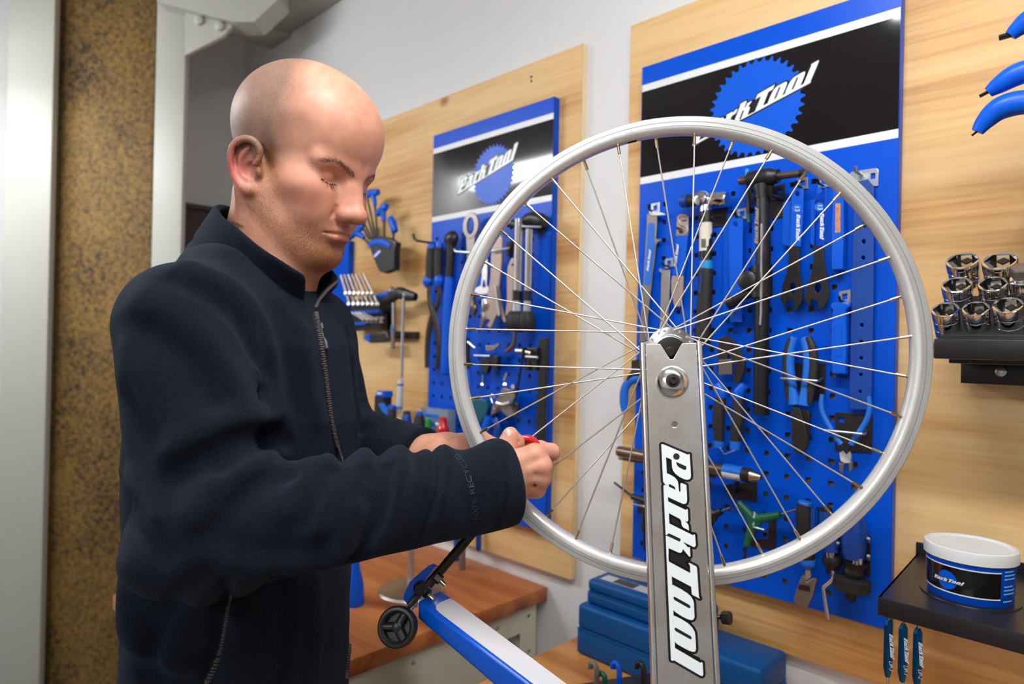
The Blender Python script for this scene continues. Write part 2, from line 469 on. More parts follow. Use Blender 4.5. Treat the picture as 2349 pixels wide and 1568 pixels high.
_gap = [_z(1, [(398,440),(295,390),(312,695),(380,725),(450,770),(500,830),(515,880),(528,1025),(556,1030),(553,890),(575,876),(640,850),(660,815),(620,805),(540,765),(470,710),(425,650),(405,590)]),
        _z(1, [(610,1270),(330,1140),(335,1222),(650,1378),(690,1320)]),
        _z(2, [(625,340),(530,290),(500,255),(492,230),(487,165),(465,130),(270,25),(278,215),(695,425),(720,380)]),
        _z(2, [(645,800),(630,815),(515,675),(500,725),(470,745),(440,740),(265,660),(262,850),(270,903),(640,1100),(635,965),(612,930),(618,915),(660,870)]),
        _z(2, [(690,630),(520,545),(605,648),(640,640)]),
        _z(2, [(665,1475),(655,1340),(320,1165),(328,1315),(360,1325),(480,1385),(590,1455),(650,1510),(690,1540)]),
        _z(3, [(570,445),(500,425),(400,375),(300,310),(268,280),(272,375),(320,390),(420,440),(520,500),(590,530)]),
        _z(3, [(600,985),(530,965),(420,910),(330,860),(292,820),(297,930),(725,1165),(720,1080),(600,1030)])]
_b0 = np.array((1516.8, 1019.1)); _b1 = np.array((1539.1, 1512.7))
_ul = np.linalg.norm(_b1-_b0); _uu = (_b1-_b0)/_ul; _uv = np.array((_uu[1], -_uu[0]))
def _uvs(pts): return [tuple((np.dot(np.array(p)-_b0, _uu)/_ul, np.dot(np.array(p)-_b0, _uv)/_ul)) for p in pts]
LOGO_W = _uvs(_white)                    # reading direction = +x, letters stand towards +y, length 1
LOGO_I = [_uvs(i) for i in _isl]
LOGO_G = [_uvs(i) for i in _gap]
LOGO_OUT = 5.4/_ul

def logo_black_data(wd=LOGO_OUT):
    V = []; Fc = []
    n = len(LOGO_W)
    ar = sum(LOGO_W[i][0]*LOGO_W[(i+1) % n][1]-LOGO_W[(i+1) % n][0]*LOGO_W[i][1] for i in range(n))
    sg = -1 if ar > 0 else 1
    for i in range(n):
        a = np.array(LOGO_W[i]); b = np.array(LOGO_W[(i+1) % n]); d = b-a; L = np.linalg.norm(d)
        if L < 1e-6: continue
        d /= L; nn = np.array((-d[1], d[0]))*sg*wd
        k = len(V); V += [a, b, b+nn, a+nn]; Fc.append((k, k+1, k+2, k+3))
        k = len(V); V.append(a); V += [a+wd*0.98*np.array((math.cos(2*PI*t/10), math.sin(2*PI*t/10))) for t in range(10)]
        Fc += [(k, k+1+t, k+1+(t+1) % 10) for t in range(10)]
    for isl in LOGO_I:
        pass
    return V, Fc
_LB = logo_black_data()
def logo(parent, M, lift=0.0004, outline=True, wm=None, bend=None, names=('lettering_outline', 'lettering')):
    """M maps (u, v, height) to world; flat print lying just proud of its surface"""
    wm = wm or WLET
    f = bend or (lambda u, v, h: M @ Vector((u, v, h)))
    objs = []
    if outline:
        V = [f(float(p[0]), float(p[1]), lift) for p in _LB[0]]
        objs.append(raw(names[0], V, _LB[1], PRNTB, parent))
    ob = plate2d(names[1], [LOGO_W]+LOGO_I, Matrix.Identity(4), 0.0, wm, parent, 0.0, None)
    for v in ob.data.vertices: v.co = f(v.co.x, v.co.y, lift*2)
    ob.data.update(); objs.append(ob)
    if outline:
        for isl in LOGO_I+LOGO_G:
            raw('letter_counter', [f(p[0], p[1], lift) for p in isl], [tuple(range(len(isl)))], PRNTB, parent)
    return objs
def gear2d(c, r, teeth=36, dep=0.09):
    pts = []
    for k in range(teeth):
        a = 2*PI*k/teeth; s = 2*PI/teeth
        for da, rr in ((-0.32, 1-dep), (-0.20, 1-dep*0.55), (-0.08, 1.0), (0.08, 1.0), (0.20, 1-dep*0.55), (0.32, 1-dep)):
            pts.append((c[0]+r*rr*math.cos(a+da*s), c[1]+r*rr*math.sin(a+da*s)))
    return pts

# ------------------------------------------------------------------ pegboard panels
def peg_sheet(name, x0, x1, z0, z1, zh1, parent, pitch=0.0373, hole=0.0092, m=None, xoff=0.02, zoff=0.03, Y=PANY):
    """steel sheet with real square holes below zh1"""
    xs = []; x = x0+xoff
    while x+hole < x1-0.05: xs.append(x); x += pitch
    zs = []; z = z0+zoff
    while z+hole < zh1: zs.append(z); z += pitch
    X = sorted([x0, x1]+[v for a in xs for v in (a, a+hole)])
    Z = sorted([z0, z1]+[v for a in zs for v in (a, a+hole)])
    hx = set(xs); hz = set(zs)
    V = []; Fc = []
    nx = len(X)
    for zz in Z:
        for xx in X: V.append((xx, Y, zz))
    nf = len(V)
    for zz in Z:
        for xx in X: V.append((xx, Y+0.0018, zz))
    def is_hole(i, j): return X[i] in hx and Z[j] in hz
    for j in range(len(Z)-1):
        for i in range(nx-1):
            a, b, c, d = j*nx+i, j*nx+i+1, (j+1)*nx+i+1, (j+1)*nx+i
            if is_hole(i, j):
                for p, q in ((a, b), (b, c), (c, d), (d, a)): Fc.append((q, p, p+nf, q+nf))
            else:
                Fc.append((a, b, c, d)); Fc.append((d+nf, c+nf, b+nf, a+nf))
    return raw(name, V, Fc, m or BLUE, parent)
def pegboard(label, x0, x1, z0, z1, zw1, zw2, lettering=True, th=0.0022, logoc=None, logol=0.3, loga=0.0, gr=0.09, gc=None):
    t = thing('pegboard_panel', label, 'pegboard', ((x0+x1)/2, PLYY, z0))
    peg_sheet('perforated_sheet', x0, x1, z0, z1, zw2-0.035, t)
    e = 0.0016
    box('side_flange', (x0, PANY+0.0018, z0), (x0+e, PLYY-0.0003, z1), BLUE, t)
    box('side_flange', (x1-e, PANY+0.0018, z0), (x1, PLYY-0.0003, z1), BLUE, t)
    box('edge_flange', (x0+e, PANY+0.0018, z1-e), (x1-e, PLYY-0.0003, z1), BLUE, t)
    box('edge_flange', (x0+e, PANY+0.0018, z0), (x1-e, PLYY-0.0003, z0+e), BLUE, t)
    if not lettering: return t
    s = 0.0145*(z1-z0)/1.04
    def sheet(nm, a0, a1, mm, lift):
        raw(nm, [(x0+0.001, PANY-lift, a0), (x1-0.001, PANY-lift, a0), (x1-0.001, PANY-lift, a1), (x0+0.001, PANY-lift, a1)], [(0,1,2,3)], mm, t)
    sheet('white_stripe', zw1-s, zw1, WHITE, 0.0003)
    sheet('white_stripe', zw2, zw2+s, WHITE, 0.0003)
    sheet('black_band', zw2+s, zw1-s, BLACKG, 0.0003)
    # gear emblem and slanted lettering
    c = (x0+x1)/2, (zw1+zw2)/2
    gc = gc or c
    P = gear2d(gc, gr)
    raw('gear_emblem', [(p[0], PANY-0.0006, p[1]) for p in P], [tuple(range(len(P)))], BLUE2, t)
    return t
zt, zw1, zw2, zb = (CAMZ+v for v in (0.596, 0.5575, 0.3463, -0.4468))
P2 = pegboard('glossy blue pegboard on the knotty board, carrying the hammer and the cutters', -0.7966, -0.3049, zb, zt, zw1, zw2,
              gc=wp(1732, 246, PANY), gr=0.092)
P1 = pegboard('glossy blue pegboard with light glare across its lettering, behind the rim and the wrenches', -1.5026, -1.0439, zb, zt, zw1, zw2,
              gc=wp(1131, 401, PANY), gr=0.080)
def wall_logo(parent, p0, p1, ptop):
    """p0, p1: baseline start and end pixels; ptop: pixel of the tip of the first letter"""
    a = np.array(wp(*p0, PANY)); b = np.array(wp(*p1, PANY))
    c = np.array(wp(*ptop, PANY))
    U = b-a
    # last letter's top: u = 1.03, v = 0.145 in logo units
    ue, ve = LOGO_TIP
    Vv = (c-a-U*ue)/ve
    M = Matrix.Identity(4)
    M.col[0] = (U[0], 0, U[1], 0); M.col[1] = (Vv[0], 0, Vv[1], 0); M.col[2] = (0, -1, 0, 0); M.col[3] = (a[0], PANY-0.0006, a[1], 1)
    logo(parent, M)
LOGO_TIP = _uvs(_z(3, [(768, 1375)]))[0]
wall_logo(P2, (1590, 335), (1860, 190), (1879, 138))
wall_logo(P1, (1051, 446), (1178, 367), (1189, 326))
# ------------------------------------------------------------------ bicycle wheel in the truing stand
WA = math.radians(13.5)
WD = 0.838
wc = cw((WD*math.sin(WA), -0.0112, WD*math.cos(WA)))           # wheel centre
wn = CAMROT @ np.array((-math.sin(WA), 0.0, -math.cos(WA)))    # axle direction, towards the camera
wn = Vector(wn).normalized()
wu = Vector((0,0,1)); wu = (wu - wn*wu.dot(wn)).normalized()
wr = wu.cross(wn).normalized()                                  # to the right as the camera sees it
if wr.dot(Vector(_R)) < 0: wr = -wr
WC = Vector(wc)
def wpt(r, a, h):                                               # radius, angle, height along axle
    return WC + wr*(r*math.cos(a)) + wu*(r*math.sin(a)) + wn*h
RO = 0.2855
wheel = thing('bicycle_wheel', 'bare silver spoked bicycle wheel without tyre, clamped in the truing stand', 'wheel', WC - wu*RO)
def ring(name, prof, m, parent, n=144, sm=30, skip=()):
    V = []; Fc = []; k = len(prof)
    for i in range(n):
        a = 2*PI*i/n
        for r, h in prof: V.append(wpt(r, a, h))
    for i in range(n):
        for j in range(k):
            if (i, j) in skip: continue          # a real opening, such as the valve hole
            Fc.append((i*k+j, i*k+(j+1) % k, ((i+1) % n)*k+(j+1) % k, ((i+1) % n)*k+j))
    return raw(name, V, Fc, m, parent, sm)
hw = 0.0115
rim = ring('rim', [(RO-0.010, hw-0.0008), (RO-0.0115, hw-0.0004), (0.2705, hw-0.0012), (0.2672, hw-0.004), (0.2655, 0.004), (0.2650, 0.0), (0.2655, -0.004), (0.2672, -hw+0.004), (0.2705, -hw+0.0012),
           (RO-0.0115, -hw), (RO-0.001, -hw), (RO, -hw+0.001), (RO-0.002, -hw+0.0026), (RO-0.006, -hw+0.003), (RO-0.010, 0), (RO-0.0095, hw-0.003)], RIMM, wheel, skip=((40, 4), (40, 5)))
ring('brake_track', [(RO-0.0115, hw), (RO-0.001, hw), (RO, hw-0.001), (RO-0.002, hw-0.0026), (RO-0.006, hw-0.003), (RO-0.0105, hw-0.002)], RIMS, wheel)
ring('wear_groove', [(RO-0.0072, hw+0.00015), (RO-0.0064, hw+0.00015), (RO-0.0066, hw-0.0005), (RO-0.0070, hw-0.0005)], mat('groove_grey', (0.30, 0.29, 0.28, 1), 0.5, metal=0.5), wheel)
# hub
hub = lathe('hub_shell', [(-0.034, 0.010), (-0.033, 0.0155), (-0.0315, 0.029), (-0.029, 0.0292), (-0.0285, 0.0285), (-0.026, 0.018), (-0.018, 0.013), (0.018, 0.013), (0.026, 0.018), (0.0285, 0.0285),
            (0.029, 0.0292), (0.0315, 0.029), (0.033, 0.0215), (0.0335, 0.020), (0.036, 0.0195), (0.037, 0.016)], WC, wn, HUBM, wheel, 48, 25)
lathe('bearing_cap', [(0.0365, 0.0178), (0.0385, 0.0172), (0.0395, 0.012)], WC, wn, BLACK, wheel, 32)
lathe('axle', [(-0.062, 0.0046), (0.060, 0.0046)], WC, wn, DKMET, wheel, 14)
lathe('lock_nut', [(0.0395, 0.0088), (0.0475, 0.0088)], WC, wn, DKMET, wheel, 6, None)
NS = 36
spoke_r = 0.00098
FLR = 0.0255
hole_me = None
for k in range(NS):
    ar = math.radians(5+10*k)
    front = (k % 2 == 0)
    lead = ((k//2) % 2 == 1)
    off = math.radians(58)*(1 if lead else -1)
    h = 0.0300 if front else -0.0300
    out = 0.0022 if lead else -0.0022
    hh = h + (out if front else -out)
    a = wpt(FLR, ar+off, hh); b = wpt(0.2670, ar, 0.0035 if front else -0.0035)
    sp = raw('spoke', *tube_data([a, b], spoke_r, 7), SPOKE, wheel, 60)
    d = (b-a).normalized()
    lathe('nipple', [(-0.0140, 0.0014), (-0.0136, 0.00195), (-0.0045, 0.00195), (-0.0040, 0.0015), (-0.0030, 0.0015), (-0.0026, 0.0022), (0.001, 0.0022)], b, d, BRASS, sp, 8, 30)
    # spoke head on the flange
    lathe('spoke_elbow', [(-0.0030, 0.0013), (0.0030, 0.0013), (0.0036, 0.0017), (0.0042, 0.0012)], wpt(FLR, ar+off, h), wn*(1 if front else -1), SPOKE, sp, 8, 40)

# ------------------------------------------------------------------ truing stand
stand = thing('truing_stand', 'steel truing stand with a lettered upright and a blue gauge arm holding the wheel', 'truing stand', (float(cam(1573,1568,0.70)[0]), float(cam(1573,1568,0.70)[1]), 0.76))
ZT, ZB = 0.752, 0.677
def armpt(px, py, dz=0.0):
    """point on the front face of the leaning upright through a pixel"""
    # plane through centre line top (1539,787,ZT) and bottom (1573.5,1568,ZB)
    r = np.array([(px-IW/2)/FPX, -(py-IH/2)/FPX, 1.0])
    n = _an
    t = np.dot(n, _a0)/np.dot(n, r)
    return Vector(cw(r*t + n*dz))
_a0 = pxc(1539, 787, ZT); _a1 = pxc(1573.5, 1568, ZB)
_ad = (_a1-_a0)/np.linalg.norm(_a1-_a0)
_ax = np.array((math.cos(WA), 0, -math.sin(WA)*0.55)); _ax -= _ad*np.dot(_ax, _ad); _ax /= np.linalg.norm(_ax)
_an = np.cross(_ad, _ax); _an /= np.linalg.norm(_an)
if _an[2] > 0: _an = -_an
ARMM = None
def arm_metal():
    m = bpy.data.materials.new('upright_worn_zinc_steel'); m.use_nodes = True
    nt = m.node_tree; N = nt.nodes; L = nt.links; b = N['Principled BSDF']
    b.inputs['Metallic'].default_value = 1.0; b.inputs['Roughness'].default_value = 0.32
    tc = N.new('ShaderNodeTexCoord')
    n1 = N.new('ShaderNodeTexNoise'); n1.inputs['Scale'].default_value = 18; n1.inputs['Detail'].default_value = 6
    n2 = N.new('ShaderNodeTexNoise'); n2.inputs['Scale'].default_value = 900; n2.inputs['Detail'].default_value = 2
    for n in (n1, n2): L.new(tc.outputs['Object'], n.inputs['Vector'])
    r = N.new('ShaderNodeValToRGB'); e = r.color_ramp.elements
    e[0].position = 0.35; e[0].color = (0.66, 0.61, 0.53, 1); e[1].position = 0.62; e[1].color = (0.80, 0.78, 0.75, 1)
    L.new(n1.outputs['Fac'], r.inputs['Fac'])
    r2 = N.new('ShaderNodeValToRGB'); e = r2.color_ramp.elements
    e[0].position = 0.25; e[0].color = (0.80, 0.78, 0.74, 1); e[1].position = 0.48; e[1].color = (1, 1, 1, 1)
    L.new(n2.outputs['Fac'], r2.inputs['Fac'])
    mx = N.new('ShaderNodeMix'); mx.data_type = 'RGBA'; mx.blend_type = 'MULTIPLY'; mx.inputs[0].default_value = 1.0
    L.new(r.outputs['Color'], mx.inputs[6]); L.new(r2.outputs['Color'], mx.inputs[7])
    L.new(mx.outputs[2], b.inputs['Base Color'])
    bp = N.new('ShaderNodeBump'); bp.inputs['Strength'].default_value = 0.12; bp.inputs['Distance'].default_value = 0.0005
    L.new(n2.outputs['Fac'], bp.inputs['Height']); L.new(bp.outputs['Normal'], b.inputs['Normal'])
    return m
ARMM = arm_metal()
A0 = Vector(cw(_a0)); AX = Vector(CAMROT @ _ax); AD = Vector(CAMROT @ _ad); AN = Vector(CAMROT @ _an)
def a2(px, py):                                 # pixel -> (across, along) on the upright's face
    v = armpt(px, py) - A0
    return (v.dot(AX), -v.dot(AD))
AFR = frame(AX, -AD, AN, A0)
zb2 = float(onY(1372, 1435, WY-0.003)[2])
ALEN = (A0.z-zb2-0.014)/abs(AD.z)
half = 0.0343
hub2 = a2(1538, 806)
def upright(name_prefix, off, flip, parent):
    M = AFR @ Matrix.Translation((0.008 if flip else 0, 0, off))
    w0 = half-0.0062
    notch = [(-w0, 0.0), (-0.0125, -0.0005), (-0.0105, -0.003), (-0.0018, -0.0185), (0.0018, -0.0185), (0.0105, -0.003), (0.0125, -0.0005), (w0, 0.0)]
    if flip: M = M @ Matrix.Scale(-1, 4, (0, 0, 1))
    o = plate2d('upright_plate', [notch + [(w0, -ALEN), (-w0, -ALEN)], circ(a2(1548, 973), 0.0034, 18), circ(a2(1551.5, 1046.5), 0.0036, 18)], M, 0.0028, ARMM, parent, 0.0004)
    for s in (-1, 1):
        # rolled lip and side flange of the folded sheet
        prof = [((w0+0.0008)*s, 0.0), ((w0+0.0014)*s, 0.0016), ((w0+0.003)*s, 0.0022), ((half-0.0008)*s, 0.0016), (half*s, 0.0), (half*s, -0.020), ((half-0.0024)*s, -0.020), ((half-0.0024)*s, -0.0022), ((w0+0.0008)*s, -0.0026)]
        V = []; Fc = []; n = len(prof)
        for yy in (0.0012, -ALEN):
            for p in prof: V.append(M @ Vector((p[0], yy, p[1])))
        for j in range(n): Fc.append((j, (j+1) % n, n+(j+1) % n, n+j))
        Fc.append(tuple(range(n))); Fc.append(tuple(range(2*n-1, n-1, -1)))
        raw('side_flange', V, Fc, ARMM, parent, 35)
    return o
upright('front', 0.0, False, stand)
upright('rear', -0.118, True, stand)
# domed washer and bolt
dw = Vector(armpt(1542, 875))
dome = lathe('domed_washer', [(0.0002, 0.0180), (0.0012, 0.0180), (0.0042, 0.0160), (0.0068, 0.0128), (0.0082, 0.0098), (0.0086, 0.0078)], dw, AN, HUBM, stand, 48, 60)
lathe('washer_ring', [(0.0084, 0.0078), (0.0094, 0.0074), (0.0095, 0.0040)], dw, AN, DKMET, dome, 28)
lathe('bolt_head', [(0.0094, 0.0050), (0.0128, 0.0048), (0.0134, 0.0040), (0.0134, 0.0026), (0.0118, 0.0024)], dw, AN, BLACK, dome, 20, 30)
# slotted dropout behind the notch
lathe('axle_rest', [(-0.010, 0.0062), (-0.002, 0.0062), (-0.0016, 0.0040), (-0.004, 0.0036)], WC+wn*0.050, wn, BLACK, stand, 24)
# logo on the upright
u0 = armpt(1516.8, 1019.1); u1 = armpt(1539.1, 1512.7)
pv = armpt(1516.8+_uv[0]*100, 1019.1+_uv[1]*100)
lm = Matrix.Identity(4)
U = u1-u0; Vv = (pv-u0)*(_ul/100)
for i in range(3): lm[i][0], lm[i][1], lm[i][2], lm[i][3] = U[i], Vv[i], AN[i], u0[i]
logo(stand, lm, 0.0003)
lathe('dark_hole_disc', [(-0.004, 0.0035), (0.0009, 0.0035)], armpt(1551.5, 1046.5), AN, DKMET, stand, 20)  # dark disc stands in for the shade inside the hole under the lettering
# base, cross foot and knob
kz = cam(1655, 1415, 0.755)
kn = lathe('clamp_knob', [(0, 0.0055), (0.002, 0.0075), (0.009, 0.0080), (0.011, 0.0065)], kz, AX*0.9+AN*0.42, BLACK, stand, 8, 30)
tube('knob_screw', [Vector(kz), Vector(kz)-AX*0.03], 0.003, DKMET, stand, 8)
bb = AFR @ Vector((0, -ALEN, -0.059))
hx_ = Vector((AX.x, AX.y, 0)).normalized(); hy_ = Vector((-hx_.y, hx_.x, 0))
box('stand_base', (-0.075, -0.09, zb2+0.0002), (0.075, 0.09, zb2+0.020), BLUE2, stand, 0.006, frame(hx_, hy_, (0,0,1), (bb.x, bb.y, 0)))
stand.location = (bb.x, bb.y, zb2)
for ch in stand.children: ch.location = -stand.location
# ------------------------------------------------------------------ sculpting by signed distance fields (camera-aligned metres)
def smin(a, b, k):
    h = np.maximum(k-np.abs(a-b), 0.0)/k
    return np.minimum(a, b)-h*h*k*0.25
def smax(a, b, k): return -smin(-a, -b, k)
def ell(P, c, r):
    q = P-np.array(c, dtype=np.float32); r = np.array(r, dtype=np.float32)
    k0 = np.sqrt(((q/r)**2).sum(1)); k1 = np.sqrt(((q/(r*r))**2).sum(1))+1e-9
    return k0*(k0-1.0)/k1
def sph(P, c, r): return np.sqrt(((P-np.array(c, dtype=np.float32))**2).sum(1))-r
def cap(P, a, b, ra, rb=None):
    rb = ra if rb is None else rb
    a = np.array(a, dtype=np.float32); b = np.array(b, dtype=np.float32)
    ab = b-a; t = np.clip(((P-a)@ab)/max(1e-9, float(ab@ab)), 0, 1)
    q = P-a-t[:, None]*ab
    return np.sqrt((q*q).sum(1))-(ra+(rb-ra)*t)
def chain(P, pts, rad, k=0.004):
    d = None
    for i in range(len(pts)-1):
        e = cap(P, pts[i], pts[i+1], rad[i], rad[i+1])
        d = e if d is None else smin(d, e, k)
    return d
def polydist(P, pts):
    d = None
    for i in range(len(pts)-1):
        e = cap(P, pts[i], pts[i+1], 0.0)
        d = e if d is None else np.minimum(d, e)
    return d
def group(P, lo, hi, fn, pad=0.035):
    lo = np.array(lo, dtype=np.float32); hi = np.array(hi, dtype=np.float32)
    q = np.maximum(np.maximum(lo-P, P-hi), 0); bd = np.sqrt((q*q).sum(1))
    d = bd+0.02
    m_ = bd < pad
    if m_.any(): d[m_] = fn(P[m_])
    return d
def sdf_mesh(fn, lo, hi, h, B=12, margin=1.5):
    lo = np.array(lo, dtype=np.float64); hi = np.array(hi, dtype=np.float64)
    nb = np.ceil((hi-lo)/(B*h)).astype(int)
    bi = np.stack(np.meshgrid(*[np.arange(n) for n in nb], indexing='ij'), -1).reshape(-1, 3)
    cen = (lo+(bi+0.5)*B*h).astype(np.float32)
    keep = np.abs(fn(cen)) < B*h*0.87*margin
    bi = bi[keep]
    G = nb*B+2
    g = np.stack(np.meshgrid(*[np.arange(B+1)]*3, indexing='ij'), -1)
    VID = []; VP = []; QE = []
    CH = 220
    for s in range(0, len(bi), CH):
        bb = bi[s:s+CH]
        idx = bb[:, None, None, None, :]*B+g[None]
        P = (lo+idx*h).astype(np.float32)
        D = fn(P.reshape(-1, 3)).reshape(len(bb), B+1, B+1, B+1)
        S = D < 0
        c8 = [(i, j, k) for i in (0, 1) for j in (0, 1) for k in (0, 1)]
        cnt = sum(S[:, i:B+i, j:B+j, k:B+k].astype(np.int8) for i, j, k in c8)
        act = np.argwhere((cnt > 0) & (cnt < 8))
        if len(act) == 0: continue
        b_, i_, j_, k_ = act.T
        pos = np.zeros((len(act), 3)); num = np.zeros(len(act))
        dv = {c: D[b_, i_+c[0], j_+c[1], k_+c[2]] for c in c8}
        for c in c8:
            for ax in range(3):
                if c[ax]: continue
                c2 = list(c); c2[ax] = 1; c2 = tuple(c2)
                d0, d1 = dv[c], dv[c2]
                x = (d0 < 0) != (d1 < 0)
                t = np.where(x, d0/(d0-d1+1e-12), 0)
                p = np.zeros((len(act), 3)); p[:] = c; p[:, ax] = t
                pos += p*x[:, None]; num += x
        pos /= num[:, None]
        gi = bb[b_]*B+np.stack([i_, j_, k_], 1)
        VID.append((gi[:, 0]*G[1]+gi[:, 1])*G[2]+gi[:, 2]); VP.append(lo+(gi+pos)*h)
        for ax in range(3):
            o1, o2 = [(1, 2), (2, 0), (0, 1)][ax]
            sl0 = [slice(0, B)]*3; sl1 = [slice(0, B)]*3; sl1[ax] = slice(1, B+1)
            A = S[:, sl0[0], sl0[1], sl0[2]]; Bq = S[:, sl1[0], sl1[1], sl1[2]]
            e = np.argwhere(A != Bq)
            if len(e) == 0: continue
            ge = bb[e[:, 0]]*B+e[:, 1:]
            fl = A[tuple(e.T)]
            u1 = np.zeros(3, int); u1[o1] = 1; u2 = np.zeros(3, int); u2[o2] = 1
            cells = [ge, ge-u1, ge-u1-u2, ge-u2]
            ids = np.stack([(c[:, 0]*G[1]+c[:, 1])*G[2]+c[:, 2] for c in cells], 1)
            ids[~fl] = ids[~fl][:, ::-1]
            QE.append(ids)
    VID = np.concatenate(VID); VP = np.concatenate(VP); Q = np.concatenate(QE)
    o = np.argsort(VID); VID = VID[o]; VP = VP[o]
    k = np.searchsorted(VID, Q); k = np.clip(k, 0, len(VID)-1)
    ok = (VID[k] == Q).all(1)
    return VP, k[ok]
def npmesh(name, V, Q, m, parent):
    me = bpy.data.meshes.new(name)
    me.vertices.add(len(V)); me.vertices.foreach_set('co', np.ascontiguousarray(V, dtype=np.float32).ravel())
    me.loops.add(len(Q)*4); me.loops.foreach_set('vertex_index', np.ascontiguousarray(Q, dtype=np.int32).ravel())
    me.polygons.add(len(Q)); me.polygons.foreach_set('loop_start', np.arange(0, len(Q)*4, 4, dtype=np.int32))
    me.update(calc_edges=True); me.validate()
    me.polygons.foreach_set('use_smooth', np.ones(len(me.polygons), dtype=bool))
    return link(name, me, m, parent)

# ------------------------------------------------------------------ pose (x right, y up, z away from the camera)
def axes(psi, p, r=0.0):
    f0 = np.array([math.sin(psi), 0, -math.cos(psi)]); l = np.array([math.cos(psi), 0, math.sin(psi)]); u0 = np.array([0, 1., 0])
    f = f0*math.cos(p)-u0*math.sin(p); u = u0*math.cos(p)+f0*math.sin(p)
    return f, l*math.cos(r)+u*math.sin(r), u*math.cos(r)-l*math.sin(r)
HF, HL, HU = axes(math.radians(66), math.radians(20), math.radians(0))
HO = np.array([-0.2840, 0.2355, 0.890])
HM = np.stack([HF, HL, HU], 0).astype(np.float32)          # rows: head axes
def toH(P): return (P-HO.astype(np.float32)) @ HM.T
def fromH(q): return HO+np.asarray(q) @ HM
BF, BL, BU = axes(math.radians(73), math.radians(3))
TO = np.array([-0.352, -0.10, 0.905])                       # torso axis, chest height
BM = np.stack([BF, BL, BU], 0).astype(np.float32)
def toB(P): return (P-TO.astype(np.float32)) @ BM.T
def fromB(q): return TO+np.asarray(q) @ BM
S_R = np.array([-0.366, 0.018, 0.735]); E_R = np.array([-0.318, -0.196, 0.685]); W_R = pxc(1120, 1098, 0.80)
S_L = np.array([-0.322, 0.014, 1.045]); E_L = np.array([-0.285, -0.165, 1.085]); W_L = pxc(975, 1046, 0.955)
NB = fromB((0.004, 0.0, 0.195))                             # neck base

# ------------------------------------------------------------------ head
EAR_O = np.array((-0.012, 0.0725, -0.020))
_e2 = np.array((-0.17, 0.10, 0.98)); _e2 /= np.linalg.norm(_e2)
_e1 = np.array((0.88, -0.46, 0.16)); _e1 -= _e2*np.dot(_e1, _e2); _e1 /= np.linalg.norm(_e1)
_e3 = np.cross(_e1, _e2)
if _e3[1] < 0: _e3 = -_e3
EM = np.stack([_e1, _e2, _e3], 0).astype(np.float32)
def _rs(pts, rad, z, sub=4):
    q = resample([(x, y, z, r) for (x, y), r in zip(pts, rad)], sub)
    return [tuple(p[:3]) for p in q], [p[3] for p in q]
_hel = _rs([(0.006, 0.000), (0.0135, 0.009), (0.0140, 0.022), (0.005, 0.0315), (-0.008, 0.0310), (-0.0180, 0.0215), (-0.0205, 0.007), (-0.0175, -0.008), (-0.0105, -0.020), (-0.002, -0.0285), (0.006, -0.030)],
           [0.0022, 0.0030, 0.0036, 0.0039, 0.0040, 0.0039, 0.0036, 0.0034, 0.0040, 0.0052, 0.0046], 0.0095, 3)
_ant = _rs([(0.000, 0.022), (-0.0085, 0.011), (-0.0110, -0.001), (-0.0065, -0.013), (0.002, -0.0175)], [0.0022, 0.0032, 0.0034, 0.0034, 0.0036], 0.0060, 3)
def ear(q):
    e = (q-EAR_O.astype(np.float32)) @ EM.T
    d = chain(e, _hel[0], _hel[1], 0.003)
    d = smin(d, chain(e, _ant[0], _ant[1], 0.003), 0.003)
    d = smin(d, ell(e, (-0.003, 0.001, 0.0020), (0.0185, 0.0310, 0.0035)), 0.003)
    d = smin(d, ell(e, (0.003, -0.0275, 0.0060), (0.0075, 0.0075, 0.0060)), 0.006)
    d = smin(d, ell(e, (0.0135, -0.006, 0.006), (0.0040, 0.0065, 0.0052)), 0.004)
    d = smin(d, ell(e, (0.006, -0.002, -0.007), (0.014, 0.022, 0.008)), 0.006)
    d = smax(d, -ell(e, (0.003, -0.004, 0.0055), (0.0075, 0.0100, 0.0070)), 0.003)
    d = smax(d, -ell(e, (-0.0145, 0.010, 0.0090), (0.0022, 0.0130, 0.0040)), 0.002)
    return d
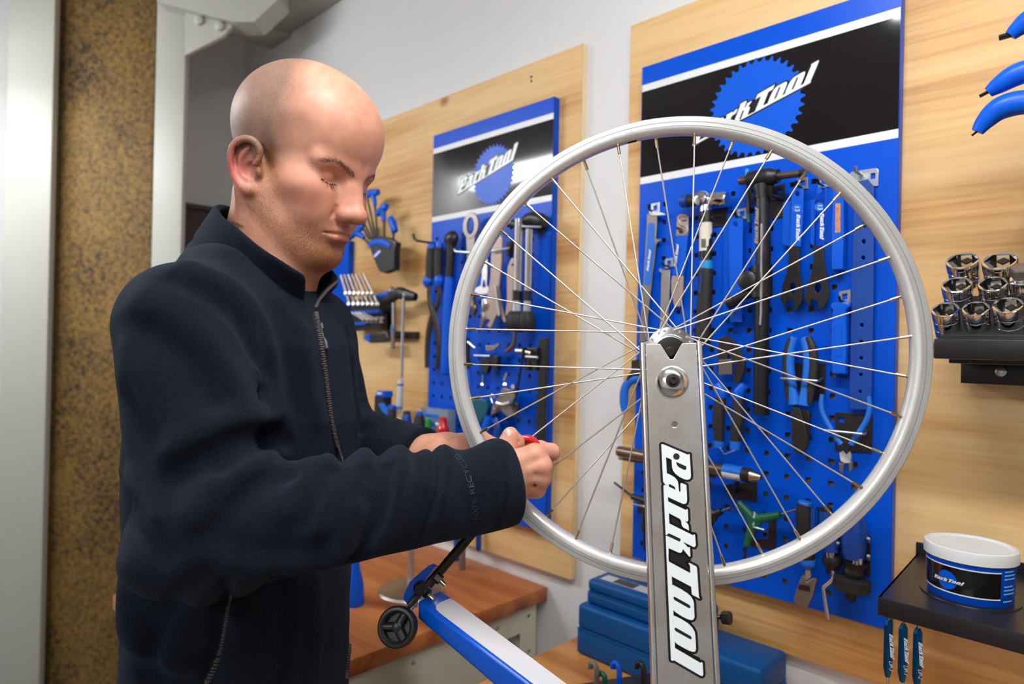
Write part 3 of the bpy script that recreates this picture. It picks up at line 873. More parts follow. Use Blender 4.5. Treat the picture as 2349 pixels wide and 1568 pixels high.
def head(P):
    q0 = toH(P); q = q0.copy(); q[:, 1] = np.abs(q[:, 1])
    d = ell(q, (-0.014, 0, 0.050), (0.106, 0.0785, 0.087))
    d = smin(d, ell(q, (0.036, 0, 0.050), (0.063, 0.066, 0.062)), 0.03)
    d = smin(d, ell(q, (0.028, 0, -0.035), (0.060, 0.0525, 0.072)), 0.03)
    d = smin(d, ell(q, (0.036, 0, -0.083), (0.050, 0.044, 0.036)), 0.025)
    d = smin(d, cap(q, (0.004, 0.053, -0.050), (0.064, 0.019, -0.100), 0.0155, 0.014), 0.030)
    d = smin(d, ell(q, (0.077, 0, -0.1015), (0.0185, 0.021, 0.0165)), 0.020)
    d = smin(d, ell(q, (0.054, 0.041, -0.021), (0.025, 0.019, 0.016)), 0.034)
    d = smin(d, ell(q, (0.064, 0.028, -0.046), (0.022, 0.019, 0.024)), 0.022)
    d = smin(d, cap(q, (0.0875, 0.010, 0.0150), (0.0700, 0.050, 0.0175), 0.0100, 0.0085), 0.013)
    d = smax(d, -ell(q, (0.0975, 0.0310, -0.0005), (0.0240, 0.0185, 0.0115)), 0.010)
    # eyeball under nearly closed lids
    lid = ell(q, (0.0665, 0.0320, -0.0010), (0.0140, 0.0150, 0.0120))
    d = smin(d, lid, 0.0025)
    d = smin(d, cap(q, (0.0815, 0.017, 0.0090), (0.0690, 0.048, 0.0080), 0.0042, 0.0040), 0.003)      # fold above the lid
    d = smax(d, -chain(q, [(0.0795, 0.0185, -0.0075), (0.0808, 0.0265, -0.0090), (0.0795, 0.0365, -0.0090), (0.0725, 0.0455, -0.0060)], [0.0006, 0.0011, 0.0011, 0.0007], 0.001), 0.0015)
    d = smin(d, chain(q, [(0.0785, 0.017, -0.0125), (0.0800, 0.028, -0.0150), (0.0750, 0.041, -0.0125)], [0.0028, 0.0032, 0.0026], 0.003), 0.005)
    # nose
    d = smin(d, cap(q, (0.0865, 0, 0.0135), (0.1105, 0, -0.0330), 0.0075, 0.0090), 0.014)
    d = smin(d, cap(q, (0.094, 0.006, -0.010), (0.100, 0.010, -0.036), 0.007, 0.009), 0.010)
    d = smin(d, ell(q, (0.1135, 0, -0.0375), (0.0115, 0.0125, 0.0105)), 0.007)
    d = smin(d, ell(q, (0.1010, 0.0130, -0.0410), (0.0105, 0.0068, 0.0080)), 0.006)
    d = smax(d, -ell(q, (0.1050, 0.0078, -0.0505), (0.0080, 0.0040, 0.0055)), 0.002)
    d = smax(d, -chain(q, [(0.0925, 0.0205, -0.0350), (0.0905, 0.0205, -0.0440), (0.086, 0.0235, -0.0540)], [0.0012, 0.0016, 0.0008], 0.002), 0.005)
    # mouth
    d = smin(d, ell(q, (0.0705, 0, -0.0660), (0.0290, 0.0290, 0.0215)), 0.012)
    d = smin(d, chain(q, [(0.0975, 0.0, -0.0622), (0.0962, 0.006, -0.0615), (0.0845, 0.0245, -0.0672)], [0.0042, 0.0046, 0.0020], 0.003), 0.004)
    d = smin(d, chain(q, [(0.0965, 0.0, -0.0728), (0.0945, 0.010, -0.0726), (0.0845, 0.0230, -0.0692)], [0.0058, 0.0056, 0.0022], 0.003), 0.004)
    d = smax(d, -chain(q, [(0.1030, 0.0, -0.0670), (0.1000, 0.009, -0.0668), (0.0880, 0.0255, -0.0692)], [0.0019, 0.0020, 0.0015], 0.001), 0.0016)
    d = smax(d, -ell(q, (0.1000, 0, -0.0835), (0.0060, 0.016, 0.0040)), 0.008)
    d = smax(d, -cap(q, (0.1010, 0, -0.0530), (0.1000, 0, -0.0580), 0.0022), 0.005)
    # temples
    d = smax(d, -ell(q, (0.054, 0.088, 0.025), (0.026, 0.014, 0.026)), 0.03)
    d = smin(d, group(q, (-0.045, 0.055, -0.065), (0.02, 0.115, 0.03), ear, 0.03), 0.006)
    # neck muscle below the ear
    return d
N_T = fromH((-0.030, 0, -0.045))
def neck(P):
    d = cap(P, N_T, NB, 0.0525, 0.060)
    for s in (-1, 1):
        d = smin(d, cap(P, fromH((-0.030, s*0.046, -0.050)), fromB((0.055, s*0.022, 0.175)), 0.013, 0.012), 0.030)
    d = smin(d, sph(P, fromH((0.040, 0, -0.125)), 0.014), 0.035)
    return d

# ------------------------------------------------------------------ hands
def finger(P, pts, r):
    P3 = [pxc(*p) for p in pts]
    return chain(P, P3, r, 0.0035)
def hand_r(P):
    mc = [(1226, 1041, 0.806), (1242, 1069, 0.803), (1240, 1096, 0.808), (1229, 1121, 0.818)]
    d = None
    for i, q in enumerate(mc):
        e = cap(P, pxc(1132, 1075+i*17, 0.806+i*0.003), pxc(*q), 0.0165-0.001*i, 0.0122-0.0006*i)
        d = e if d is None else smin(d, e, 0.016)
    d = smin(d, cap(P, W_R, pxc(1150, 1100, 0.808), 0.027, 0.026), 0.02)
    for i, q in enumerate(mc):                                   # knuckle bumps and tendons
        d = smin(d, sph(P, pxc(q[0]+4, q[1], q[2]-0.0052), 0.0098-0.0005*i), 0.007)
        d = smin(d, cap(P, pxc(1165, 1074+i*15, 0.7945+i*0.003), pxc(q[0]-4, q[1], q[2]-0.0098), 0.0032, 0.0046), 0.007)
    f = finger(P, [mc[0], (1264, 1037, 0.838), (1240, 1027, 0.862), (1214, 1022, 0.858)], [0.0118, 0.0112, 0.0095, 0.0078])
    f = np.minimum(f, finger(P, [mc[1], (1249, 1071, 0.842), (1226, 1056, 0.866), (1204, 1050, 0.858)], [0.0118, 0.0110, 0.0095, 0.0078]))
    f = np.minimum(f, finger(P, [mc[2], (1246, 1097, 0.846), (1221, 1082, 0.868), (1200, 1076, 0.858)], [0.0112, 0.0104, 0.0090, 0.0074]))
    f = np.minimum(f, finger(P, [mc[3], (1235, 1121, 0.850), (1213, 1108, 0.866), (1196, 1102, 0.858)], [0.0104, 0.0094, 0.0082, 0.0070]))
    d = smin(d, f, 0.006)
    t = finger(P, [(1148, 1062, 0.826), (1176, 1036, 0.846), (1181, 1015, 0.842), (1171, 996, 0.832)], [0.0165, 0.0128, 0.0120, 0.0098])
    t = smin(t, sph(P, pxc(1158, 1026, 0.830), 0.0125), 0.012)
    d = smin(d, t, 0.008)
    for a, b in (((1228, 1056, 0.795), (1264, 1055, 0.832)), ((1232, 1083, 0.795), (1258, 1084, 0.832)), ((1226, 1109, 0.799), (1248, 1110, 0.836))):
        d = smax(d, -cap(P, pxc(*a), pxc(*b), 0.0016, 0.0034), 0.006)
    d = smax(d, -chain(P, [pxc(1171, 1010, 0.826), pxc(1190, 1013, 0.830)], [0.0005, 0.0005]), 0.003)
    d = smax(d, -chain(P, [pxc(1169, 1016, 0.827), pxc(1190, 1019, 0.832)], [0.0004, 0.0004]), 0.003)
    return d
def hand_l(P):
    d = cap(P, W_L, pxc(1020, 1038, 0.935), 0.027, 0.026)
    d = smin(d, cap(P, pxc(1000, 1045, 0.945), pxc(1060, 1030, 0.925), 0.026, 0.020), 0.02)
    d = smin(d, cap(P, pxc(1010, 1060, 0.94), pxc(1075, 1060, 0.93), 0.022, 0.018), 0.02)
    f = finger(P, [(1062, 1014, 0.926), (1104, 1006, 0.915), (1135, 1022, 0.897), (1142, 1044, 0.886)], [0.0125, 0.0112, 0.0100, 0.0085])
    f = np.minimum(f, finger(P, [(1072, 1042, 0.930), (1112, 1042, 0.925), (1140, 1056, 0.900), (1145, 1075, 0.888)], [0.0125, 0.0112, 0.0098, 0.0082]))
    f = np.minimum(f, finger(P, [(1074, 1068, 0.935), (1110, 1076, 0.930), (1136, 1088, 0.905), (1140, 1102, 0.892)], [0.012, 0.0108, 0.0094, 0.008]))
    f = np.minimum(f, finger(P, [(1068, 1090, 0.94), (1100, 1102, 0.935), (1122, 1112, 0.912), (1124, 1124, 0.900)], [0.011, 0.0098, 0.0086, 0.0074]))
    d = smin(d, f, 0.006)
    t = finger(P, [(1010, 1036, 0.925), (1052, 1022, 0.905), (1074, 1032, 0.892), (1092, 1050, 0.884)], [0.017, 0.0135, 0.0120, 0.0095])
    return smin(d, t, 0.010)
def body(P):
    d = group(P, fromH((0,0,0))-0.17, fromH((0,0,0))+0.17, head)
    d = smin(d, neck(P), 0.030)
    tor = ell(P, fromB((0, 0, 0.08)), (0.10, 0.14, 0.12))
    d = smin(d, cap(P, fromB((0, 0, 0.10)), fromB((0, 0, -0.05)), 0.070, 0.09), 0.03)
    d = smin(d, cap(P, S_R, S_L, 0.052), 0.03)
    for S, E, W in ((S_R, E_R, W_R), (S_L, E_L, W_L)):
        d = smin(d, cap(P, S, E, 0.046, 0.040), 0.02)
        d = smin(d, cap(P, E, W, 0.039, 0.028), 0.02)
    d = smin(d, group(P, pxc(1100, 1180, 0.80)-0.04, pxc(1290, 960, 0.85)+np.array((0.02, 0.02, 0.06)), hand_r), 0.012)
    d = smin(d, group(P, pxc(960, 1140, 0.93)-0.05, pxc(1150, 970, 0.93)+0.06, hand_l), 0.012)
    return d
def skin_mat():
    m = bpy.data.materials.new('skin'); m.use_nodes = True
    nt = m.node_tree; N = nt.nodes; L = nt.links; b = N['Principled BSDF']
    b.inputs['Roughness'].default_value = 0.50
    b.inputs['Subsurface Weight'].default_value = 0.12
    b.inputs['Subsurface Radius'].default_value = (0.010, 0.004, 0.002)
    b.inputs['Subsurface Scale'].default_value = 0.5
    tc = N.new('ShaderNodeTexCoord')
    at = N.new('ShaderNodeVertexColor'); at.layer_name = 'tint'
    n = N.new('ShaderNodeTexNoise'); n.inputs['Scale'].default_value = 42; n.inputs['Detail'].default_value = 4
    L.new(tc.outputs['Object'], n.inputs['Vector'])
    mx = N.new('ShaderNodeMix'); mx.data_type = 'RGBA'; mx.blend_type = 'MULTIPLY'; mx.inputs[0].default_value = 1.0
    r = N.new('ShaderNodeValToRGB'); e = r.color_ramp.elements
    e[0].position = 0.35; e[0].color = (0.90, 0.82, 0.80, 1); e[1].position = 0.62; e[1].color = (1, 1, 1, 1)
    L.new(n.outputs['Fac'], r.inputs['Fac']); L.new(at.outputs['Color'], mx.inputs[6]); L.new(r.outputs['Color'], mx.inputs[7])
    # stubble: short fine streaks where the alpha mask of the tint says hair grows
    mp = N.new('ShaderNodeMapping'); mp.inputs['Scale'].default_value = (1.0, 1.0, 0.35)
    L.new(tc.outputs['Object'], mp.inputs['Vector'])
    v = N.new('ShaderNodeTexNoise'); v.inputs['Scale'].default_value = 1700; v.inputs['Detail'].default_value = 2
    L.new(mp.outputs['Vector'], v.inputs['Vector'])
    rr = N.new('ShaderNodeValToRGB'); e = rr.color_ramp.elements
    e[0].position = 0.44; e[0].color = (0, 0, 0, 1); e[1].position = 0.60; e[1].color = (1, 1, 1, 1)
    L.new(v.outputs['Fac'], rr.inputs['Fac'])
    mu = N.new('ShaderNodeMath'); mu.operation = 'MULTIPLY'
    L.new(rr.outputs['Color'], mu.inputs[0]); L.new(at.outputs['Alpha'], mu.inputs[1])
    hc = N.new('ShaderNodeVertexColor'); hc.layer_name = 'hair'
    mx2 = N.new('ShaderNodeMix'); mx2.data_type = 'RGBA'
    L.new(mu.outputs[0], mx2.inputs[0]); L.new(mx.outputs[2], mx2.inputs[6]); L.new(hc.outputs['Color'], mx2.inputs[7])
    L.new(mx2.outputs[2], b.inputs['Base Color'])
    n3 = N.new('ShaderNodeTexNoise'); n3.inputs['Scale'].default_value = 420; n3.inputs['Detail'].default_value = 3
    L.new(tc.outputs['Object'], n3.inputs['Vector'])
    bp = N.new('ShaderNodeBump'); bp.inputs['Strength'].default_value = 0.12; bp.inputs['Distance'].default_value = 0.0008
    L.new(n3.outputs['Fac'], bp.inputs['Height']); L.new(bp.outputs['Normal'], b.inputs['Normal'])
    return m
def blob(q, c, r, soft=1.0):
    return np.exp(-((((q-np.array(c))/np.array(r))**2).sum(1))*soft)
person_root = cw(fromB((0, 0, -1.0)))
person = thing('person', 'shaven-headed bearded person in a navy fleece jacket, holding a red spoke wrench', 'person', (person_root[0], person_root[1], 0.0))
SKIN = skin_mat()
V, Q = sdf_mesh(body, (-0.52, -0.32, 0.62), (0.10, 0.42, 1.16), 0.0020)
def paint(ob, V):
    q = toH(V); qa = q.copy(); qa[:, 1] = np.abs(qa[:, 1])
    base = np.array(srgb(228, 166, 138)[:3]); col = np.tile(base, (len(V), 1))
    hd = (np.linalg.norm(q-np.array((0.0, 0, 0)), axis=1) < 0.17)
    def mix(c, w):
        nonlocal col
        w = np.clip(w, 0, 1)[:, None]; col = col*(1-w)+np.array(srgb(*c)[:3])*w
    h = hd.astype(float)
    mix((216, 130, 110), h*0.50*blob(qa, (0.068, 0.046, -0.030), (0.030, 0.030, 0.026)))       # cheeks
    mix((214, 122, 104), h*0.60*blob(qa, (0.112, 0.0, -0.036), (0.018, 0.022, 0.016)))         # nose tip
    mix((204, 92, 86), h*0.95*blob(qa, (-0.020, 0.092, -0.018), (0.028, 0.022, 0.040)))          # ears
    mix((176, 82, 76), h*0.90*blob(qa, (0.097, 0.0, -0.0735), (0.012, 0.020, 0.0055)))        # lips
    mix((164, 78, 72), h*0.70*blob(qa, (0.097, 0.0, -0.0630), (0.010, 0.020, 0.0040)))
    hp = cw(np.zeros(3))
    # hands a little redder at the knuckles
    for p in ((1250, 1040, 0.815), (1250, 1070, 0.815), (1246, 1097, 0.82), (1236, 1121, 0.83)):
        mix((214, 132, 112), 0.5*np.exp(-(((V-pxc(*p))**2).sum(1))/0.012**2))
    # hair masks
    a, b, c = qa[:, 0], qa[:, 1], qa[:, 2]
    sm_ = lambda x, e0, e1: np.clip((x-e0)/(e1-e0), 0, 1)
    scalp = sm_(0.028-a+0.35*(c-0.06)*0+np.where(c > 0.09, -(c-0.09)*0.8, 0), -0.012, 0.022)*sm_(c, -0.035, 0.015)*h
    beard = sm_(-c, 0.050, 0.074)*sm_(a, -0.004, 0.014)*h
    jaw = sm_(-c-0.9*np.maximum(a-0.012, 0), -0.002, 0.022)*sm_(a, -0.006, 0.010)*sm_(0.060-a, 0.0, 0.03)*sm_(b, 0.030, 0.045)*h
    jaw = np.maximum(jaw, sm_(0.024-a, 0.0, 0.012)*sm_(a, -0.008, 0.008)*sm_(0.03-c, 0, 0.02)*sm_(b, 0.03, 0.05)*h)
    must = blob(qa, (0.096, 0.012, -0.0560), (0.02, 0.020, 0.0055))*h
    lips = np.maximum(blob(qa, (0.097, 0.0, -0.0725), (0.014, 0.022, 0.0058)), blob(qa, (0.098, 0, -0.0635), (0.012, 0.018, 0.004)))
    beard = np.maximum(np.maximum(beard, jaw), must)*(1-np.clip(lips*1.6, 0, 1))
    beard = beard*sm_(c-(-0.078-0.70*np.maximum(a, 0)), 0.0, 0.014)
    nose = blob(qa, (0.110, 0, -0.04), (0.018, 0.02, 0.012))
    beard *= (1-np.clip(nose*1.5, 0, 1))
    chin = blob(qa, (0.085, 0, -0.095), (0.03, 0.04, 0.022))
    global MASKS
    MASKS = dict(beard=beard*(1-np.clip(scalp*0.0,0,1)), scalp=scalp, chin=chin)
    alpha = np.clip(0.55*scalp+beard*(0.52+0.35*chin), 0, 0.9)
    tone = np.clip(0.72*scalp+0.52*beard*(0.60+0.75*chin), 0, 0.8)[:, None]
    hair = np.where((scalp > beard)[:, None], np.array(srgb(130, 108, 94)[:3]), np.array(srgb(150, 98, 56)[:3])+0*a[:, None])
    hair = hair*(1-np.clip((0.03-a)/0.03, 0, 1)[:, None]*0.6*(beard > scalp)[:, None])+np.array(srgb(128, 96, 72)[:3])*(np.clip((0.03-a)/0.03, 0, 1)[:, None]*0.6*(beard > scalp)[:, None])
    col = col*(1-tone)+hair*1.15*tone
    me = ob.data
    ca = me.color_attributes.new('tint', 'FLOAT_COLOR', 'POINT')
    ca.data.foreach_set('color', np.concatenate([col, alpha[:, None]], 1).astype(np.float32).ravel())
    cb = me.color_attributes.new('hair', 'FLOAT_COLOR', 'POINT')
    cb.data.foreach_set('color', np.concatenate([hair, np.ones((len(V), 1))], 1).astype(np.float32).ravel())
body_ob = npmesh('body', cw(V), Q, SKIN, person)
paint(body_ob, V)

# ------------------------------------------------------------------ short hair, beard, brows and lashes as real strands
def vnormals(ob):
    n = np.zeros(len(ob.data.vertices)*3, dtype=np.float32); ob.data.vertices.foreach_get('normal', n); return n.reshape(-1, 3)
BN = vnormals(body_ob) @ CAMROT                     # normals in camera space
def strands(name, m, base, nrm, flow, length, width, parent, lift=0.5, jit=0.35, seed=1):
    """base, nrm: root points and normals; flow: lie direction per root; each strand a bent sliver"""
    rg = np.random.default_rng(seed); n = len(base)
    fl = flow-nrm*(flow*nrm).sum(1)[:, None]; fl /= np.linalg.norm(fl, axis=1)[:, None]+1e-9
    sd = np.cross(nrm, fl)
    fl = fl+sd*rg.normal(0, jit, (n, 1)); fl /= np.linalg.norm(fl, axis=1)[:, None]
    sd = np.cross(nrm, fl); sd /= np.linalg.norm(sd, axis=1)[:, None]+1e-9
    L_ = length*(0.7+0.6*rg.random((n, 1)))
    d = fl+nrm*lift; d /= np.linalg.norm(d, axis=1)[:, None]
    d2 = fl+nrm*lift*0.3; d2 /= np.linalg.norm(d2, axis=1)[:, None]
    p0 = base-nrm*0.0003; p1 = p0+d*L_*0.5; p2 = p1+d2*L_*0.5
    a0 = p0-sd*width; b0 = p0+sd*width; a1 = p1-sd*width*0.8; b1 = p1+sd*width*0.8
    V = np.stack([a0, b0, b1, a1, p2+sd*width*0.15, p2-sd*width*0.15], 1).reshape(-1, 3)
    k = np.arange(n)[:, None]*6
    Qd = np.concatenate([k+np.array([[0, 1, 2, 3]]), k+np.array([[3, 2, 4, 5]])], 0)
    o = npmesh(name, cw(V), Qd, m, parent); o['kind'] = 'stuff'
    return o
def pick(w, n, seed):
    rg = np.random.default_rng(seed); w = np.maximum(w, 0); return rg.choice(len(w), n, p=w/w.sum())
BEARD = mat('beard_hair', srgb(186, 128, 74), 0.45); STUB = mat('scalp_stubble', srgb(98, 72, 54), 0.6)
BROWH = mat('brow_hair', srgb(92, 60, 42), 0.5); LASH = mat('lash_hair', srgb(48, 32, 26), 0.5)
qH = toH(V); msk = MASKS
rg = np.random.default_rng(3)
ii = pick(msk['beard']*(0.5+msk['chin']*1.2), 13000, 5)
jt = rg.normal(0, 0.0008, (len(ii), 3))
strands('beard', BEARD, V[ii]+jt-BN[ii]*(jt*BN[ii]).sum(1)[:, None], BN[ii], np.tile((0.25*HF-HU), (len(ii), 1)), 0.0038, 0.00017, body_ob, 0.5, 0.4, 1)
ii = pick(msk['scalp'], 14000, 6)
jt = rg.normal(0, 0.0008, (len(ii), 3))
strands('scalp_stubble', STUB, V[ii]+jt-BN[ii]*(jt*BN[ii]).sum(1)[:, None], BN[ii], np.tile((-0.3*HF-HU*0.8), (len(ii), 1)), 0.0018, 0.00014, body_ob, 0.6, 0.5, 2)
def nearest(pts):
    out = []
    for p in pts: out.append(int(np.argmin(((V-p)**2).sum(1))))
    return np.array(out)
hm = np.linalg.norm(qH-np.array((0.07, 0, 0)), axis=1) < 0.09
def surf_line(sgn, pts, nn, spread, seed):
    """roots scattered about a line drawn on the face; the line is pushed onto the skin along the face direction"""
    rg = np.random.default_rng(seed); P = resample([(0, p[0]*sgn, p[1]) for p in pts], 12); P = np.array(P)
    idx = rg.integers(0, len(P)-1, nn); t = rg.random((nn, 1))
    q = P[idx]*(1-t)+P[idx+1]*t; q[:, 1:] += rg.normal(0, 1, (nn, 2))*np.array(spread)
    hv = np.where(hm)[0]; yz = qH[hv][:, 1:]; front = qH[hv][:, 0] > 0.04
    hv = hv[front]; yz = yz[front]
    res = []
    for p in q:
        d = ((yz-p[1:])**2).sum(1); c = np.argsort(d)[:1]; res.append(hv[c[0]])
    res = np.array(res); root = V[res].copy()
    qr = qH[res].copy(); qr[:, 1:] = q[:, 1:]
    return HO+qr @ HM, BN[res], idx/len(P)
for s in (-1, 1):
    pts, nr, u = surf_line(s, [(0.011, 0.0085), (0.020, 0.0130), (0.032, 0.0180), (0.043, 0.0185), (0.053, 0.0145)], 620, (0.0008, 0.0017), 11+s)
    strands('eyebrow', BROWH, pts, nr, np.tile(HL*s*1.0+HU*0.35, (len(pts), 1))+HU[None]*(0.5-u)[:, None]*0.9, 0.0060, 0.00010, body_ob, 0.22, 0.25, 21+s)
    pts, nr, u = surf_line(s, [(0.0195, -0.0072), (0.027, -0.0088), (0.036, -0.0088), (0.0455, -0.0058)], 170, (0.0003, 0.0004), 31+s)
    strands('eyelashes', LASH, pts+np.array(HF)*0.0008, nr, np.tile(HF*0.9-HU*0.55+HL*s*0.25, (len(pts), 1)), 0.0085, 0.00016, body_ob, 0.40, 0.25, 41+s)

# thumbnail
def sdf_normal(fn, p):
    e = 0.0015; p = np.asarray(p, dtype=np.float32)
    g = np.array([float(fn((p+np.eye(3, dtype=np.float32)[i]*e)[None])[0]-fn((p-np.eye(3, dtype=np.float32)[i]*e)[None])[0]) for i in range(3)]); return g/np.linalg.norm(g)
def first_hit(fn, px, py, z0, z1):
    z = np.arange(z0, z1, 0.0005); r = np.array([(px-IW/2)/FPX, -(py-IH/2)/FPX, 1.0]); d = fn((r[None]*z[:, None]).astype(np.float32)); return r*z[np.argmax(d < 0)]
tp = first_hit(hand_r, 1164, 992, 0.80, 0.86); tn = sdf_normal(hand_r, tp)
ax_ = pxc(1170, 990, 0.832)-pxc(1180, 1014, 0.842); ax_ -= tn*np.dot(ax_, tn); ax_ /= np.linalg.norm(ax_); sx_ = np.cross(ax_, tn)
Vn = []; Fn = []
for j in range(5):
    rr = j/4
    for k in range(20):
        a = 2*PI*k/20; x = math.cos(a)*0.0046*rr; y = math.sin(a)*0.0062*rr
        Vn.append(cw(tp+sx_*x+ax_*y+tn*(0.0009-0.0016*rr*rr-18*x*x)))
for j in range(4):
    for k in range(20): Fn.append((j*20+k, j*20+(k+1) % 20, (j+1)*20+(k+1) % 20, (j+1)*20+k))
raw('thumbnail', Vn, Fn, mat('nail', srgb(232, 184, 168), 0.28), body_ob, 60)
# ------------------------------------------------------------------ fleece jacket
def torso_j(P):
    q = toB(P)
    c = q[:, 2]
    # width and depth of the trunk by height
    ks = np.array([-0.62, -0.45, -0.30, -0.15, 0.0, 0.10, 0.16, 0.20]); 
    dep = np.interp(c, ks, [0.135, 0.132, 0.130, 0.128, 0.130, 0.118, 0.095, 0.070])
    wid = np.interp(c, ks, [0.178, 0.172, 0.166, 0.168, 0.176, 0.165, 0.130, 0.085])
    off = np.interp(c, ks, [0.000, 0.000, -0.002, -0.004, -0.002, -0.004, -0.010, -0.015])
    a = (q[:, 0]-off)/dep; b = q[:, 1]/wid
    k = np.sqrt(a*a+b*b)+1e-6
    d = (k-1)*np.minimum(dep, wid)*0.95
    d = smax(d, c-0.205, 0.03)
    d = smax(d, -(c+0.60), 0.01)
    return d
CUFF_R = pxc(1178, 1108, 0.812); CUFF_L = pxc(976, 1048, 0.954)
CUFF_R = W_R+(CUFF_R-W_R)
def jacket_base(P):
    d = torso_j(P)
    yoke = cap(P, S_R+np.array((0.01, 0.006, 0.02)), fromB((-0.020, -0.055, 0.175)), 0.062, 0.048)
    d = smin(d, yoke, 0.05)
    d = smin(d, cap(P, S_L+np.array((0, 0.006, -0.02)), fromB((-0.020, 0.055, 0.175)), 0.060, 0.048), 0.05)
    ar = cap(P, S_R, E_R+np.array((0.004, 0.004, 0)), 0.070, 0.064)
    fr = cap(P, E_R, CUFF_R, 0.063, 0.0500)
    arm = smin(ar, fr, 0.020)
    arm = smin(arm, sph(P, E_R+np.array((-0.012, -0.012, -0.004)), 0.060), 0.02)
    al = smin(cap(P, S_L, E_L, 0.070, 0.062), cap(P, E_L, CUFF_L, 0.062, 0.043), 0.02)
    d = smin(d, arm, 0.022)
    d = smin(d, al, 0.022)
    return d
def march(fn, px, py, z0=0.45, z1=1.3):
    r = np.array([(px-IW/2)/FPX, -(py-IH/2)/FPX, 1.0]); L_ = np.linalg.norm(r)
    z = z0
    for _ in range(160):
        d = float(fn((r*z)[None].astype(np.float32))[0])
        if d < 0.0003: return r*z
        z += d*0.8/L_
        if z > z1: return None
    return r*z
FOLDS = []
def fold(pts, amp, wid, fade=True):
    """a soft ridge (amp > 0) or crease (amp < 0) drawn over the cloth; its depth comes from the cloth itself"""
    dense = resample([tuple(map(float, p))+(0.0,) for p in pts], 4) if len(pts) > 2 else [np.array((*p, 0.0)) for p in pts]
    P3 = [march(jacket_base, p[0], p[1]) for p in dense]
    P3 = [p for p in P3 if p is not None]
    if len(P3) >= 2: FOLDS.append((np.array(P3), amp, wid))
# crook of the elbow
fold([(628, 988), (560, 1004), (490, 1036), (405, 1090)], -0.0224, 0.012)
fold([(618, 960), (540, 960), (450, 1000), (380, 1040)], 0.0128, 0.014)
fold([(640, 1040), (570, 1066), (500, 1120), (440, 1180)], 0.0128, 0.013)
fold([(650, 1015), (575, 1036), (510, 1075)], -0.0128, 0.009)
fold([(665, 1090), (600, 1110), (545, 1160), (500, 1220)], -0.0096, 0.012)
fold([(590, 850), (600, 905), (612, 960)], 0.0096, 0.012)
# bumps along the top of the forearm
fold([(715, 1062), (690, 1110), (660, 1170)], 0.0096, 0.013)
fold([(755, 1085), (735, 1130), (700, 1200)], -0.0080, 0.011)
fold([(800, 1078), (785, 1130), (750, 1210)], 0.0080, 0.013)
fold([(842, 1092), (830, 1140)], -0.0064, 0.010)
# long crease across the forearm
fold([(895, 1075), (893, 1120), (878, 1180), (846, 1236), (800, 1280), (730, 1308), (640, 1322)], -0.0112, 0.008)
fold([(912, 1068), (914, 1120), (900, 1190), (870, 1250)], 0.0056, 0.012)
fold([(540, 1290), (620, 1296), (720, 1290), (800, 1262)], 0.0096, 0.016)
fold([(470, 1240), (560, 1265), (640, 1270), (720, 1255)], -0.0064, 0.014)
fold([(960, 1100), (1010, 1140), (1040, 1200)], 0.0032, 0.014)
fold([(1130, 1020), (1150, 1090), (1152, 1160), (1130, 1210)], -0.0035, 0.005)
# upper arm and shoulder drape
fold([(330, 690), (420, 740), (510, 830), (560, 930)], 0.0080, 0.018)
fold([(350, 760), (430, 830), (500, 920)], -0.0064, 0.016)
fold([(300, 800), (360, 900), (430, 980)], 0.0064, 0.018)
fold([(290, 900), (330, 1000), (370, 1060)], -0.0080, 0.014)
fold([(400, 640), (500, 690), (560, 760), (590, 840), (598, 940)], -0.0096, 0.010)
fold([(430, 610), (540, 660), (600, 740), (625, 840), (635, 930)], 0.0080, 0.014)
fold([(640, 720), (655, 820), (668, 920)], -0.0048, 0.016)
fold([(700, 760), (715, 860), (735, 960)], 0.0048, 0.014)
fold([(800, 760), (812, 860), (830, 980)], -0.0064, 0.010)
fold([(300, 1160), (330, 1230), (370, 1270)], -0.0128, 0.014)
fold([(290, 1080), (320, 1150), (345, 1190)], 0.0080, 0.012)
# waist and pocket
fold([(470, 1330), (400, 1380), (360, 1450), (350, 1540)], -0.0096, 0.014)
fold([(520, 1335), (508, 1420), (488, 1520), (470, 1568)], -0.0096, 0.007)
fold([(560, 1335), (550, 1430), (540, 1540)], 0.0064, 0.014)
fold([(300, 1300), (290, 1420), (330, 1500), (400, 1540)], 0.0096, 0.02)
fold([(270, 1470), (330, 1530), (420, 1568)], -0.0096, 0.012)
fold([(640, 1340), (650, 1450), (640, 1560)], -0.0064, 0.016)
fold([(720, 1340), (725, 1450), (715, 1560)], 0.0064, 0.016)
FB = [(p.min(0)-4*w_, p.max(0)+4*w_, p.astype(np.float32), a_, w_) for p, a_, w_ in FOLDS]
def wav(P, f, seed):
    s = np.zeros(len(P), dtype=np.float32); rg = np.random.default_rng(seed)
    for _ in range(5):
        k = rg.normal(0, 1, 3).astype(np.float32); k *= f/np.linalg.norm(k)
        s += np.sin(P@k+rg.random()*6.28)
    return s/5
FLEN = np.linalg.norm(CUFF_R-E_R)
